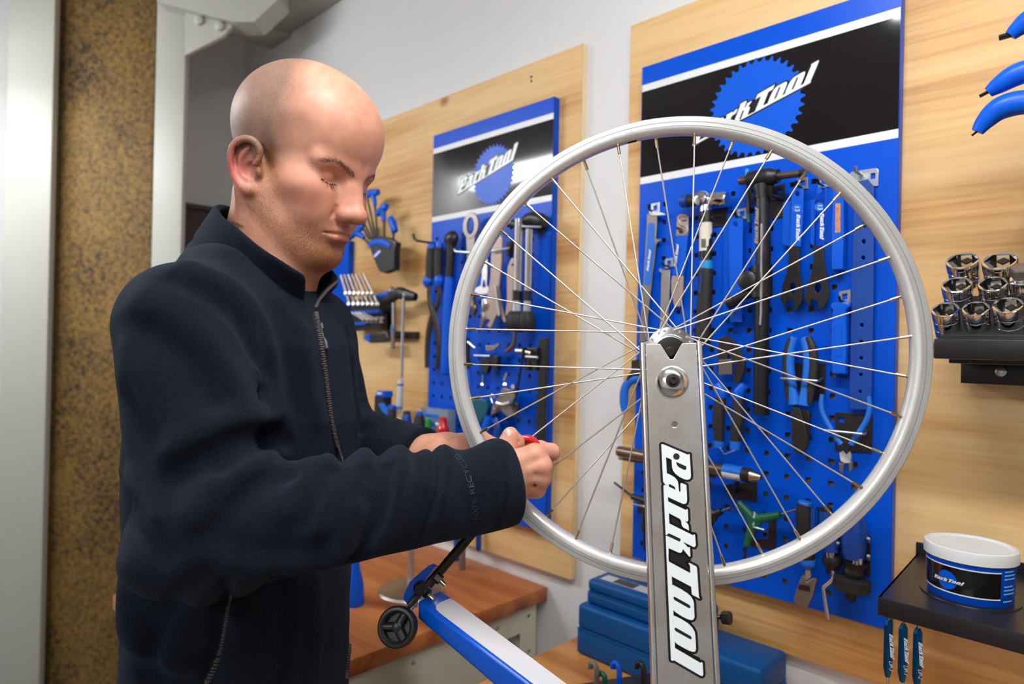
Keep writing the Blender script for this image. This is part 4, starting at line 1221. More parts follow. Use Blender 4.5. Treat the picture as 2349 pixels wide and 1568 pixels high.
def jacket(P):
    d = jacket_base(P)
    near = np.abs(d) < 0.05
    if near.any():
        Pn = P[near]; disp = np.zeros(len(Pn), dtype=np.float32)
        for lo, hi, pl, a_, w_ in FB:
            m_ = ((Pn > lo) & (Pn < hi)).all(1)
            if m_.any():
                t = polydist(Pn[m_], pl)
                disp[m_] += a_*np.exp(-(t/w_)**2)
        axf = ((CUFF_R-E_R)/FLEN).astype(np.float32); qf = Pn-E_R.astype(np.float32); sf = qf@axf; pf_ = qf-sf[:, None]*axf; rf = np.sqrt((pf_*pf_).sum(1))+1e-6
        wt = np.clip(0.45+0.75*(pf_@np.array((0, 0.85, -0.53), dtype=np.float32))/rf, 0, 1)*(rf < 0.10)
        sl = sf-0.42*pf_[:, 1]
        for px_, a_, w_ in ((640, 0.007, 0.012), (682, -0.007, 0.009), (722, 0.008, 0.013), (764, -0.006, 0.010), (806, 0.007, 0.014), (850, -0.004, 0.012), (878, 0.003, 0.010), (897, -0.011, 0.0055), (916, 0.006, 0.011), (985, -0.005, 0.020), (1050, 0.006, 0.018), (1110, -0.003, 0.016)):
            disp += a_*wt*np.exp(-((sl-FLEN*(px_-475)/(1178-475)-0.02)/w_)**2)
        disp += 0.0022*wav(Pn, 50, 4)+0.0010*wav(Pn, 120, 9)
        d[near] -= disp
    # sleeves end in open cuffs
    for C, W, rr in ((CUFF_R, E_R, 0.0375), (CUFF_L, E_L, 0.0315)):
        ax = (C-W)/np.linalg.norm(C-W)
        q = P-C.astype(np.float32); h = q@ax.astype(np.float32)
        rad = np.sqrt(np.maximum((q*q).sum(1)-h*h, 0))
        reg = (rad < 0.075) & (h < 0.085)
        cut = np.where(reg, h+0.002, -1.0)
        d = smax(d, cut, 0.006)
        hole = np.maximum(rad-rr, -(h+0.055)); hole = np.where(reg & (h > -0.08), hole, 1.0)
        d = smax(d, -hole, 0.004)
    # neck opening
    q = P-CB.astype(np.float32); h = q@CAX.astype(np.float32); x = q@CLX.astype(np.float32); y = q@CLY.astype(np.float32)
    hole = smax((np.sqrt((x/0.078)**2+(y/0.068)**2)-1)*0.07, -(h+0.016), 0.01)
    d = smax(d, -hole, 0.008)
    return d
CB = pxc(592, 622, 0.905)
CAX = BU*0.86+BF*0.51; CAX /= np.linalg.norm(CAX)
CLX = BF-CAX*np.dot(BF, CAX); CLX /= np.linalg.norm(CLX)
CLY = np.cross(CAX, CLX); CLY = CLY*np.sign(np.dot(CLY, BL))
def collar(P):
    # standing collar: forward-tilted band around the neck, open at the front, near leaf turned outwards
    q = P-CB.astype(np.float32); h = q@CAX.astype(np.float32); x = q@CLX.astype(np.float32); y = q@CLY.astype(np.float32)
    ang = np.arctan2(y, x)                                   # 0 = front, negative = near side
    fr = np.exp(-(ang/0.8)**2)
    k = np.clip(h/0.05, -0.8, 1.6)
    fn_ = np.exp(-((ang+0.75)/0.6)**2)
    rx = 0.090-0.004*k+0.018*fr*np.clip(k, 0, 2)+0.006*fn_*np.clip(k, 0, 2)**2; ry = 0.079-0.006*k+0.012*fr*np.clip(k, 0, 2)+0.010*fn_*np.clip(k, 0, 2)**2
    r = np.sqrt((x/rx)**2+(y/ry)**2)+1e-6
    d = np.abs((r-1)*0.080)-0.0046
    top = 0.053-0.006*fr
    d = smax(d, h-top, 0.008)
    d = smax(d, -(h+0.045), 0.01)
    slit = 0.003+0.62*np.clip(h+0.004, 0, 1)-np.abs(y+0.004)
    d = smax(d, np.where(x > 0, slit, -1.0), 0.006)
    ridge = np.exp(-((h+0.004)/0.005)**2)*0.0022             # seam where the collar is sewn on
    return d+ridge-0.0012*wav(P, 90, 2)
def fleece():
    m = bpy.data.materials.new('navy_fleece'); m.use_nodes = True
    nt = m.node_tree; N = nt.nodes; L = nt.links; b = N['Principled BSDF']
    b.inputs['Roughness'].default_value = 0.9; b.inputs['Sheen Weight'].default_value = 0.10; b.inputs['Sheen Roughness'].default_value = 0.45
    b.inputs['Sheen Tint'].default_value = (0.45, 0.58, 0.85, 1); b.inputs['Specular IOR Level'].default_value = 0.15
    tc = N.new('ShaderNodeTexCoord')
    n1 = N.new('ShaderNodeTexNoise'); n1.inputs['Scale'].default_value = 420; n1.inputs['Detail'].default_value = 4; n1.inputs['Roughness'].default_value = 0.7
    n2 = N.new('ShaderNodeTexNoise'); n2.inputs['Scale'].default_value = 60; n2.inputs['Detail'].default_value = 3
    for n in (n1, n2): L.new(tc.outputs['Object'], n.inputs['Vector'])
    r = N.new('ShaderNodeValToRGB'); e = r.color_ramp.elements
    e[0].position = 0.3; e[0].color = (0.0026, 0.0042, 0.0085, 1); e[1].position = 0.75; e[1].color = (0.0072, 0.0112, 0.0215, 1)
    ad = N.new('ShaderNodeMath'); ad.operation = 'MULTIPLY_ADD'; ad.inputs[1].default_value = 0.6
    ml = N.new('ShaderNodeMath'); ml.operation = 'MULTIPLY'; ml.inputs[1].default_value = 0.4
    L.new(n2.outputs['Fac'], ml.inputs[0]); L.new(n1.outputs['Fac'], ad.inputs[0]); L.new(ml.outputs[0], ad.inputs[2])
    L.new(ad.outputs[0], r.inputs['Fac']); L.new(r.outputs['Color'], b.inputs['Base Color'])
    bp = N.new('ShaderNodeBump'); bp.inputs['Strength'].default_value = 0.9; bp.inputs['Distance'].default_value = 0.0030
    L.new(n1.outputs['Fac'], bp.inputs['Height']); L.new(bp.outputs['Normal'], b.inputs['Normal'])
    return m
FLEECE = fleece()
JV, JQ = sdf_mesh(jacket, (-0.60, -0.56, 0.52), (0.08, 0.24, 1.22), 0.0034, margin=1.6)
jacket_ob = npmesh('jacket', cw(JV), JQ, FLEECE, person)
setp(jacket_ob, 'dark navy fleece jacket with a stand-up collar')
KV, KQ = sdf_mesh(collar, CB-0.16, CB+0.16, 0.0024, margin=1.8)
collar_ob = npmesh('collar', cw(KV), KQ, FLEECE, jacket_ob)
# zip: tape and teeth lying on the front of the jacket
ZIPM = mat('zip_grey', srgb(86, 78, 80), 0.45, bump=0.2, bscale=900); ZIPT = mat('zip_tape', srgb(24, 24, 30), 0.8)
PULLM = mat('zip_pull_grey', srgb(52, 50, 54), 0.45)
def zip_line(pts, half_w, n_mm=0.0026, parent=None):
    dense = resample([(p[0], p[1], 0.0) for p in pts], 10)
    P3 = []
    for p in dense:
        h_ = march(jacket, p[0], p[1])
        if h_ is not None: P3.append(h_)
    # evenly spaced
    P3 = np.array(P3); seg = np.linalg.norm(np.diff(P3, axis=0), axis=1); s = np.concatenate([[0], np.cumsum(seg)])
    P3 = np.stack([np.convolve(np.pad(P3[:, i], 3, 'edge'), np.ones(7)/7, 'valid') for i in range(3)], 1)
    n = max(4, int(s[-1]/n_mm)); t = np.linspace(0, s[-1], n)
    P3 = np.stack([np.interp(t, s, P3[:, i]) for i in range(3)], 1)
    P3w = cw(P3); T = np.gradient(P3w, axis=0); T /= np.linalg.norm(T, axis=1)[:, None]
    out = CP-P3w; out /= np.linalg.norm(out, axis=1)[:, None]
    out = 0.5*out+0.5*(CAMROT @ BF)[None]; out -= T*(out*T).sum(1)[:, None]; out /= np.linalg.norm(out, axis=1)[:, None]
    sd = np.cross(T, out)
    P3w = P3w+out*0.0012
    V = []; Fc = []
    for i in range(n): V += [P3w[i]-sd[i]*half_w, P3w[i]+out[i]*0.0006, P3w[i]+sd[i]*half_w]
    for i in range(n-1):
        for k in (0, 1): Fc.append((i*3+k, i*3+k+1, (i+1)*3+k+1, (i+1)*3+k))
    raw('zip_tape', V, Fc, ZIPT, parent, 60)
    V = []; Fc = []
    tl = n_mm*0.32; tw = half_w*0.62
    for i in range(n):
        c = P3w[i]+out[i]*0.0010+sd[i]*(0.0004 if i % 2 else -0.0004); k = len(V)
        for dz in (0, 0.0016):
            for a_, b_ in ((-1, -1), (1, -1), (1, 1), (-1, 1)):
                V.append(c+sd[i]*tw*a_*(1-0.25*(dz > 0))+T[i]*tl*b_+out[i]*dz)
        for f in ((3,2,1,0), (4,5,6,7), (0,1,5,4), (1,2,6,5), (2,3,7,6), (3,0,4,7)): Fc.append(tuple(k+x for x in f))
    o = raw('zip_teeth', V, Fc, ZIPM, parent); o['kind'] = 'stuff'
    return P3w, T, out, sd
zp = zip_line([(722, 712), (735, 790), (748, 880), (760, 970), (782, 1066)], 0.0048, 0.0030, jacket_ob)
# zip running up the turned edge of the far collar leaf
def collar_zip():
    pts = []
    for px, py in ((724, 706), (731, 690), (742, 676), (757, 660), (776, 644)):
        q = march(lambda P: np.minimum(collar(P), jacket(P)), px, py)
        if q is not None: pts.append(Vector(cw(q))-Vector(_F)*0.0015)
    if len(pts) > 2: tube('collar_zip', pts, 0.0026, ZIPM, jacket_ob, 8, 0.7, -_F, 4)
collar_zip()
zip_line([(806, 1345), (808, 1400), (800, 1480), (792, 1560)], 0.0042, 0.0030, jacket_ob)
zip_line([(500, 1505), (488, 1535), (472, 1566)], 0.0050, 0.0034, jacket_ob)
zip_line([(528, 1340), (520, 1400), (508, 1470), (500, 1500)], 0.0030, 0.0030, jacket_ob)
a_ = Vector(cw(march(jacket, 736, 742))); b_ = Vector(cw(march(jacket, 750, 800)))
of = Vector(-_F)*0.005
tube('zip_slider', [a_+of*0.6, a_+(b_-a_)*0.22+of*0.8], [0.0042, 0.0036], PULLM, jacket_ob, 10, 0.5, -_F)
tube('zip_pull', [a_+(b_-a_)*0.18+of, a_+(b_-a_)*0.55+of*1.2, a_+(b_-a_)*0.72+of*1.2, b_+of*1.2], [0.0016, 0.0020, 0.0048, 0.0040], PULLM, jacket_ob, 10, 0.4, -_F)
# raised lettering around the right sleeve near the cuff
def march_many(fn, pxy, z0=0.6, z1=1.2, steps=60):
    r = np.stack([(pxy[:, 0]-IW/2)/FPX, -(pxy[:, 1]-IH/2)/FPX, np.ones(len(pxy))], 1).astype(np.float32)
    L_ = np.linalg.norm(r, axis=1); z = np.full(len(r), z0, dtype=np.float32)
    for _ in range(steps):
        d = fn(r*z[:, None]); z = np.minimum(z+d*0.85/L_, z1)
    return r*z[:, None]
cu = bpy.data.curves.new('tmp', 'FONT'); cu.body = '100% RECYCLED'; cu.size = 1.0; cu.offset = 0.012
ob = bpy.data.objects.new('tmp', cu); COL.objects.link(ob)
me = bpy.data.meshes.new_from_object(ob.evaluated_get(bpy.context.evaluated_depsgraph_get()))
bpy.data.objects.remove(ob); bpy.data.curves.remove(cu); me.materials.clear()
co = np.array([v.co[:] for v in me.vertices]); wtot = co[:, 0].max()
line = np.array([p[:2] for p in resample([(1092, 1196, 0), (1088, 1150, 0), (1078, 1105, 0), (1062, 1062, 0), (1046, 1042, 0)], 20)])
tt = np.linspace(0, 1, len(line)); uu = co[:, 0]/wtot
cx = np.interp(uu, tt, line[:, 0]); cy = np.interp(uu, tt, line[:, 1])
tx = np.interp(uu, tt, np.gradient(line[:, 0])); ty = np.interp(uu, tt, np.gradient(line[:, 1])); tn = np.hypot(tx, ty)
vv = (co[:, 1]-0.35)*17.0
pxy = np.stack([cx+(ty/tn)*vv, cy-(tx/tn)*vv], 1)
q3 = march_many(jacket, pxy); q3 = q3*(1-0.0009/np.linalg.norm(q3, axis=1))[:, None]
me.vertices.foreach_set('co', cw(q3).astype(np.float32).ravel()); me.update()
link('raised_lettering', me, mat('lettering_navy', (0.010, 0.014, 0.024, 1), 0.45), jacket_ob)
# trousers and shoes carry the figure down to the floor
DENIM = mat('dark_trousers', srgb(30, 32, 38), 0.85, bump=0.2, bscale=700); SHOE = mat('dark_shoe', srgb(26, 24, 24), 0.5)
fz = -CAMZ
def legs(P):
    hip = fromB((0, 0, -0.52)); d = ell(P, hip, (0.135, 0.11, 0.155))
    for s in (-1, 1):
        h_ = hip+BL*s*0.085+np.array((0, -0.03, 0)); k_ = np.array((h_[0]+0.02, -0.93, h_[2])); an = np.array((h_[0]-0.01, fz+0.08, h_[2]))
        d = smin(d, smin(cap(P, h_, k_, 0.088, 0.062), cap(P, k_, an, 0.062, 0.050), 0.03), 0.03)
    return d
LV, LQ = sdf_mesh(legs, (-0.62, fz-0.02, 0.60), (0.0, -0.40, 1.22), 0.010)
npmesh('trousers', cw(LV), LQ, DENIM, person)
hip = fromB((0, 0, -0.52))
for s in (-1, 1):
    h_ = hip+BL*s*0.085
    def shoe(P): return smax(smin(ell(P, (h_[0]+0.07, fz+0.045, h_[2]-0.02), (0.145, 0.05, 0.052)), cap(P, (h_[0]-0.01, fz+0.06, h_[2]), (h_[0]-0.01, fz+0.12, h_[2]), 0.052), 0.03), fz-P[:, 1], 0.004)
    SV, SQ = sdf_mesh(shoe, (h_[0]-0.2, fz-0.02, h_[2]-0.15), (h_[0]+0.3, fz+0.25, h_[2]+0.15), 0.006)
    npmesh('shoe', cw(SV), SQ, SHOE, person)
# ------------------------------------------------------------------ red spoke wrench held in the right hand
sw = thing('spoke_wrench', 'small red loop-shaped spoke wrench pinched between thumb and finger', 'spoke wrench', cam(1208, 1016, 0.850))
pts = [cam(*p) for p in ((1186, 1030, 0.846), (1187, 1014, 0.848), (1197, 1008, 0.850), (1210, 1006, 0.851), (1224, 1012, 0.852), (1232, 1024, 0.853), (1228, 1038, 0.854))]
tube('grip', pts, [0.0046, 0.0050, 0.0054, 0.0054, 0.0054, 0.0050, 0.0046], RED, sw, 14, 0.85, -_F, 5)
tube('jaw', [cam(1180, 1028, 0.848), cam(1232, 1040, 0.856)], 0.0042, DKMET, sw, 8)
raw('lettering', [cam(*p) for p in ((1193, 1008, 0.8435), (1199, 1007, 0.8435), (1199, 1014, 0.8435), (1193, 1015, 0.8435))], [(0,1,2,3)], WHITE, sw)
# ------------------------------------------------------------------ tools hanging on the pegboards
def T(name, label, cat, px, py, Y, group=None):
    return thing(name, label, cat, onY(px, py, Y), group)
HY = PANY-0.012            # usual distance of a hanging tool
def zz(ox, oy, s, pts): return [(ox+x*s, oy+y*s) for x, y in pts]
def ZA(*p): return zz(1420, 440, 0.19133, p)
def ZB(*p): return zz(1640, 370, 0.22321, p)
def ZD(*p): return zz(1780, 660, 0.28713, p)
def ZE(*p): return zz(1400, 800, 0.41445, p)
def ZF(*p): return zz(1640, 1080, 0.22317, p)
def text(name, s, px0, px1, Y, m, parent, h=None, vert=False):
    """small printed words in the built-in face, laid flat on the wall plane between two pixels"""
    cu = bpy.data.curves.new('tmp', 'FONT'); cu.body = s; cu.shear = 0.25; cu.size = 1.0
    ob = bpy.data.objects.new('tmp', cu); COL.objects.link(ob)
    me = bpy.data.meshes.new_from_object(ob.evaluated_get(bpy.context.evaluated_depsgraph_get()))
    bpy.data.objects.remove(ob); bpy.data.curves.remove(cu); me.materials.clear()
    xs = [v.co.x for v in me.vertices]; L_ = max(xs)-min(xs)
    a = Vector(onY(*px0, Y)); b = Vector(onY(*px1, Y)); U = (b-a)/L_
    sc = (b-a).length/L_ if h is None else h
    N_ = Vector((0, -1, 0)); Vv = N_.cross(U.normalized())*sc
    M = Matrix.Identity(4)
    for i in range(3): M[i][0], M[i][1], M[i][2], M[i][3] = U[i], Vv[i], N_[i], a[i]
    me.transform(M); me.update()
    return link(name, me, m, parent)
def mini_logo(parent, p0, p1, Y, hpx=None, m=None, lift=0.0004, asp=1.0):
    """the slanted lettering as one colour print from pixel p0 to p1"""
    a = Vector(onY(*p0, Y)); b = Vector(onY(*p1, Y)); U = b-a
    Vv = Vector((0, -1, 0)).cross(U)*asp
    M = Matrix.Identity(4)
    for i in range(3): M[i][0], M[i][1], M[i][2], M[i][3] = U[i], Vv[i], (0, -1, 0)[i], a[i]
    logo(parent, M, lift, False, m or WLET)
def hook(px, py, label, w=22, h=26, Y=None, m=ZINC, peg=0.028, black=True):
    """zinc hook plate with a peg, sitting in the pegboard holes"""
    t = T('peg_hook', label, 'hook', px, py, PANY)
    o = [(px-w/2, py-h/2+1), (px+w/2, py-h/2-3), (px+w/2, py+h/2-3), (px-w/2, py+h/2+1)]
    hl = [(px-w*0.22, py-h*0.25), (px+w*0.22, py-h*0.32), (px+w*0.22, py+h*0.12), (px-w*0.22, py+h*0.18)]
    wplate('plate', o, PANY-0.003, 0.0026, m, t, 0.0004, [hl])
    q = onY(px, py+h*0.30, PANY-0.003)
    tube('peg', [q, q+np.array((0, -peg*0.8, 0)), q+np.array((0, -peg, peg*0.22))], 0.0022, BLACK if black else m, t, 8)
    return t

# --- long white and blue lever
t = T('pedal_wrench', 'white steel lever with a blue lettered inlay, hanging by the left edge of the pegboard', 'wrench', 1500, 470, HY)
wplate('bar', ZA((335,262),(455,262),(452,400),(440,555),(470,568),(503,560),(505,582),(465,598),(442,640),(425,800),(400,1000),(385,1140),(345,1500),(330,1800),(240,1800),(258,1500),(282,1200),(312,700),(330,400)), HY, 0.004, NICKEL, t)
wplate('cross_piece', ZA((355,235),(400,222),(450,235),(535,255),(540,275),(450,282),(380,280),(358,262)), HY-0.003, 0.006, WHITE, t)
wplate('blue_inlay', ZA((345,395),(365,372),(405,372),(425,395),(415,560),(425,640),(400,880),(378,1090),(350,1120),(315,1118),(302,1090),(322,800),(335,600)), HY-0.0008, 0.001, BLUEL, t, 0.0)
mini_logo(t, (1488, 622), (1494, 575), HY-0.002)
hook(1503, 478, 'zinc hook plate behind the white and blue lever', 20, 24)
# --- steel strap
t = T('steel_strap_tool', 'curved bare steel strap with a small eye, between the white lever and the tan blade', 'chain whip', 1535, 620, HY)
wplate('strap', ZA((478,922),(500,915),(540,935),(600,930),(608,950),(602,1250),(580,1568),(560,1850),(475,1850),(490,1568),(500,1250),(508,965),(480,950)), HY, 0.003, STEEL, t)
hook(1535, 604, 'zinc hook plate above the steel strap', 19, 22)
# --- tan blade with blue middle
t = T('tyre_lever_tool', 'flat tan steel lever with a blue lettered middle beside the hammer', 'lever', 1562, 495, HY)
wplate('upper_blade', ZA((695,295),(722,272),(815,275),(835,300),(822,520),(683,525)), HY, 0.004, TAN, t, 0.0004, [ZA((750,344),(812,333),(812,346),(750,358))])
wplate('lower_blade', ZA((640,998),(772,998),(768,1180),(735,1372),(662,1376),(625,1200),(622,1080)), HY, 0.004, TAN, t)
wplate('blue_grip', ZA((683,522),(822,518),(800,760),(772,1000),(638,1000),(672,760)), HY-0.002, 0.008, BLUE2, t, 0.0015)
wtube('hook_end', [(*ZA((690,430))[0], HY-0.004, 0.0025), (*ZA((725,440))[0], HY-0.004, 0.003), (*ZA((742,470))[0], HY-0.004, 0.0035), (*ZA((740,490))[0], HY-0.004, 0.0025)], BLACK, t)
mini_logo(t, (1551, 612), (1558, 563), HY-0.004)
# --- hammer
HMY = PANY-0.032
t = T('shop_hammer', 'two-faced hammer with chrome head and a barcode label on its black handle', 'hammer', 1615, 460, HMY)
c0, c1 = ZA((760,112), (1325, 80))
def hx(z): return onY(*ZA(z)[0], HMY)
ha = Vector(hx((840, 105))); hb = Vector(hx((1300, 82))); hd = (hb-ha).normalized()
lathe('head_neck', [(0, 0.0118), (0.004, 0.0125), (0.020, 0.0105), (0.026, 0.011)], ha, hd, DKMET, t, 20)
lathe('plastic_face', [(-0.016, 0.0095), (-0.0155, 0.0125), (-0.012, 0.0138), (-0.001, 0.0138), (0.0, 0.010)], ha, hd, BLUED, t, 20)
hl_ = (hb-ha).length
lathe('steel_face', [(hl_*0.52, 0.009), (hl_*0.56, 0.0125), (hl_*0.62, 0.0135), (hl_*0.97, 0.0135), (hl_, 0.0125)], ha, hd, CHROME, t, 24)
lathe('hub', [(-0.017, 0.006), (-0.015, 0.0125), (-0.008, 0.0162), (0.008, 0.0162), (0.015, 0.0125), (0.017, 0.006)], hx((1012, 88)), (0,-1,0), CHROME, t, 24)
def hpt(z): return list(onY(*ZA(z)[0], HMY))
tube('collar', [hpt((1035,165)), hpt((1038,235))], [0.0105, 0.0115], ZINC, t, 14)
tube('shaft', [hpt((1040,228)), hpt((1042,380)), hpt((1042,840))], [0.0118, 0.0120, 0.0124], BLACK, t, 18, 0.8, (0,1,0))
lb = [hpt((1040,372)), hpt((1040,545)), hpt((1038,708))]
tube('barcode_label', lb, 0.01245, mat('paper_label', srgb(224,216,196), 0.6), t, 18, 0.82, (0,1,0))
for i in range(6):
    wplate('barcode_bar', ZA((985,566+i*18),(1040,562+i*18),(1040,572+i*18),(985,576+i*18)), HMY-0.0108, 0.0002, PRNTB, t, 0)
tube('blue_band', [hpt((1044,828)), hpt((1045,925))], [0.0128, 0.0132], CYAN, t, 18, 0.85, (0,1,0))
tube('grip', [hpt((1044,915)), hpt((1040,1000)), hpt((1030,1250)), hpt((1012,1560)), hpt((1000,1780)), hpt((996,1830))], [0.0132, 0.0142, 0.0145, 0.0150, 0.0158, 0.0130], BLACKR, t, 18, 0.85, (0,1,0), 3)
mini_logo(t, (1607, 672), (1611, 630), HMY-0.0135, m=BLUED)
br = T('hammer_bracket', 'dark steel bracket carrying the hammer head', 'bracket', 1660, 500, PANY)
wplate('plate', ZA((1120,200),(1290,180),(1290,400),(1120,420)), PANY-0.003, 0.0028, DKMET, br, 0.0004)
for xx in (965, 1115): wtube('prong', [(*ZA((xx+60,300))[0], PANY-0.003, 0.0024), (*ZA((xx,300))[0], HMY-0.012, 0.0024)], DKMET, br)
# --- blue wrenches with folded sides
def channel_wrench(label, face, side, hole, head=None, headhole=None, lg=None, badge=None):
    t = T('spanner', label, 'spanner', *face[0], HY)
    wplate('handle_face', face, HY-0.010, 0.003, BLUE2, t, 0.0006, [circ(hole, 5.5, 14, 6.5)] if hole else ())
    wplate('handle_side', side, HY-0.001, 0.008, BLUE2, t, 0.0006)
    if head: wplate('jaw', head, HY-0.009, 0.004, BLACK, t, 0.0008, [headhole] if headhole else ())
    if lg: mini_logo(t, *lg, HY-0.0102, asp=1.1)
    if badge:
        c = badge
        lathe('size_badge', [(0, 0.0072), (0.0003, 0.0072)], onY(*c, HY-0.0101), (0,-1,0), BLUEL, t, 24)
        text('size_number', '13', (c[0]-3, c[1]-6), (c[0]-2, c[1]+6), HY-0.0106, WLET, t)
    return t
channel_wrench('plain blue folded wrench hanging between the hammer and the black press', ZA((1320,320),(1400,295),(1482,320),(1478,900),(1470,1560),(1330,1560),(1318,900)), ZA((1252,400),(1318,380),(1318,1500),(1245,1500)), ZA((1395,385))[0])
hook(1702, 492, 'zinc hook plate holding the plain blue wrench', 24, 26)
channel_wrench('blue lettered spanner with a black forked head, the one next to the black press', ZB((785,300),(850,262),(908,285),(905,560),(880,872),(770,872),(780,560)), ZB((700,420),(780,400),(772,870),(692,860)), ZB((845,330))[0],
   ZB((755,868),(868,868),(862,1000),(872,1140),(905,1320),(895,1430),(842,1525),(808,1512),(800,1430),(745,1412),(716,1492),(668,1420),(690,1280),(742,1130),(755,1000)), circ(ZB((797,1302))[0], 7.5, 18, 12),
   (ZB((842,545))[0], ZB((835,800))[0]), ZB((835,480))[0])
channel_wrench('blue lettered spanner with a black forked head, the one next to the blue box tool', ZB((1030,290),(1090,252),(1145,275),(1140,560),(1125,868),(1005,868),(1020,560)), ZB((985,400),(1022,390),(1012,860),(980,850)), ZB((1070,300))[0],
   ZB((1012,865),(1122,865),(1118,1000),(1140,1130),(1182,1360),(1150,1450),(1100,1520),(1066,1522),(1050,1432),(992,1418),(964,1500),(916,1400),(938,1290),(1000,1110),(1012,1000)), circ(ZB((1060,1300))[0], 8, 18, 12),
   (ZB((1085,530))[0], ZB((1080,790))[0]), ZB((1070,465))[0])
hook(1840, 422, 'zinc hook plate of the forked spanner next to the press', 25, 26)
hook(1889, 418, 'zinc hook plate of the forked spanner next to the box tool', 26, 26)
# --- black headset press
PY = PANY-0.040
t = T('headset_press', 'long black press tool with a cross handle, side clamp and silver rod', 'press', 1745, 420, PY)
def bp(z, dy=0): return np.array(onY(*ZB(z)[0], PY+dy))
A_ = Vector(bp((330,190))); B_ = Vector(bp((655,150))); d_ = (B_-A_).normalized(); l_ = (B_-A_).length
lathe('cross_body', [(0, 0.010), (0.004, 0.0145), (l_*0.55, 0.0165), (l_*0.72, 0.0165), (l_*0.80, 0.0155), (l_*0.86, 0.013), (l_, 0.0125)], A_, d_, BLACK, t, 24)
lathe('cross_bar', [(-0.014, 0.0075), (-0.012, 0.0080), (0.002, 0.0080), (l_, 0.0066), (l_+0.038, 0.0062)], A_, d_, BRONZE, t, 18)
lathe('bar_tip', [(l_+0.037, 0.0070), (l_+0.045, 0.0070), (l_+0.047, 0.004)], A_, d_, BLACK, t, 16)
tube('socket', [bp((480,240)), bp((485,380))], [0.0150, 0.0138], BLACK, t, 20)
tube('tube', [bp((488,360)), bp((500,900)), bp((485,1568)), bp((470,2550)), bp((468,2600))], [0.0125, 0.0128, 0.0130, 0.0132, 0.0120], BLACK, t, 20)
tube('rod', [bp((484,640), -0.016), bp((480,1150), -0.016), bp((474,1568), -0.016), bp((466,1680), -0.016)], 0.0026, CHROME, t, 8)
tube('clamp_body', [bp((480,1070)), bp((480,1400))], [0.0185, 0.0190], BLACKP, t, 16)
lathe('clamp_wheel', [(-0.008, 0.012), (-0.006, 0.017), (0.010, 0.017), (0.012, 0.013), (0.013, 0.006)], bp((350,1225), -0.014), (0,-1,0), BLACK, t, 16)
tube('side_arm', [bp((420,1330), -0.008), bp((250,1400), -0.012), bp((170,1450), -0.014)], [0.009, 0.008, 0.008], BLACK, t, 12)
lathe('side_knob', [(0, 0.008), (0.002, 0.0115), (0.007, 0.0105), (0.010, 0.0118), (0.016, 0.0110), (0.018, 0.006)], bp((215,1430), -0.012), Vector(bp((60,1490)))-Vector(bp((215,1430))), BLACK, t, 18)
text('stamped_words', 'PRESS TOOL', ZB((448,860))[0], ZB((462,500))[0], PY-0.0135, WHITE, t) if False else None
mini_logo(t, ZB((445,850))[0], ZB((452,490))[0], PY-0.0132, m=mat('faded_print', srgb(150,140,132), 0.6), asp=0.8)
br = T('press_bracket', 'dark steel bracket with bent prongs behind the black press', 'bracket', 1780, 470, PANY)
wplate('plate', ZB((560,260),(715,225),(725,560),(575,595)), PANY-0.003, 0.0028, DKMET, br, 0.0004, [ZB((640,290),(690,280),(690,325),(640,335))])
for a, b in (((560,250),(575,350)), ((355,290),(372,400))):
    wtube('prong', [(*ZB((700,390))[0], PANY-0.004, 0.0032), (*ZB(b)[0], PY-0.010, 0.0036), (*ZB(a)[0], PY-0.016, 0.0044)], DKMET, br)
# --- small teal and black driver tucked behind the press
t = T('slim_driver', 'slim black driver with teal ends, half hidden behind the press tube', 'driver', 1712, 400, PANY-0.02)
wtube('shaft', [(*ZB((335,150))[0], PANY-0.018, 0.003), (*ZB((345,540))[0], PANY-0.018, 0.0042)], BLACK, t)
wtube('cap', [(*ZB((330,80))[0], PANY-0.018, 0.0040), (*ZB((333,150))[0], PANY-0.018, 0.0046)], CYAN, t)
wtube('tip', [(*ZB((345,540))[0], PANY-0.018, 0.0040), (*ZB((350,630))[0], PANY-0.018, 0.0034)], TEAL, t)
# --- folded blue strip right of the slim driver
t = T('blue_strip_tool', 'narrow glossy blue steel strip hanging close behind the press tube', 'strip tool', 1735, 510, PANY-0.012)
wplate('strip', ZB((385,600),(430,590),(432,1000),(430,1300),(365,1300),(372,900)), PANY-0.010, 0.004, BLUE2, t)
# --- blue box tool
t = T('spoke_ruler_box', 'narrow blue sheet-metal box tool with a worn orange label', 'gauge', 1922, 460, HY)
wplate('body', ZB((1215,300),(1320,280),(1325,700),(1312,1110),(1200,1115),(1200,700)), HY-0.012, 0.018, BLUE2, t, 0.002)
wplate('worn_label', ZB((1238,432),(1292,428),(1290,725),(1235,735)), HY-0.0124, 0.0004, mat('worn_orange_label', srgb(190,128,92), 0.5, vary=0.4, vscale=400), t, 0)
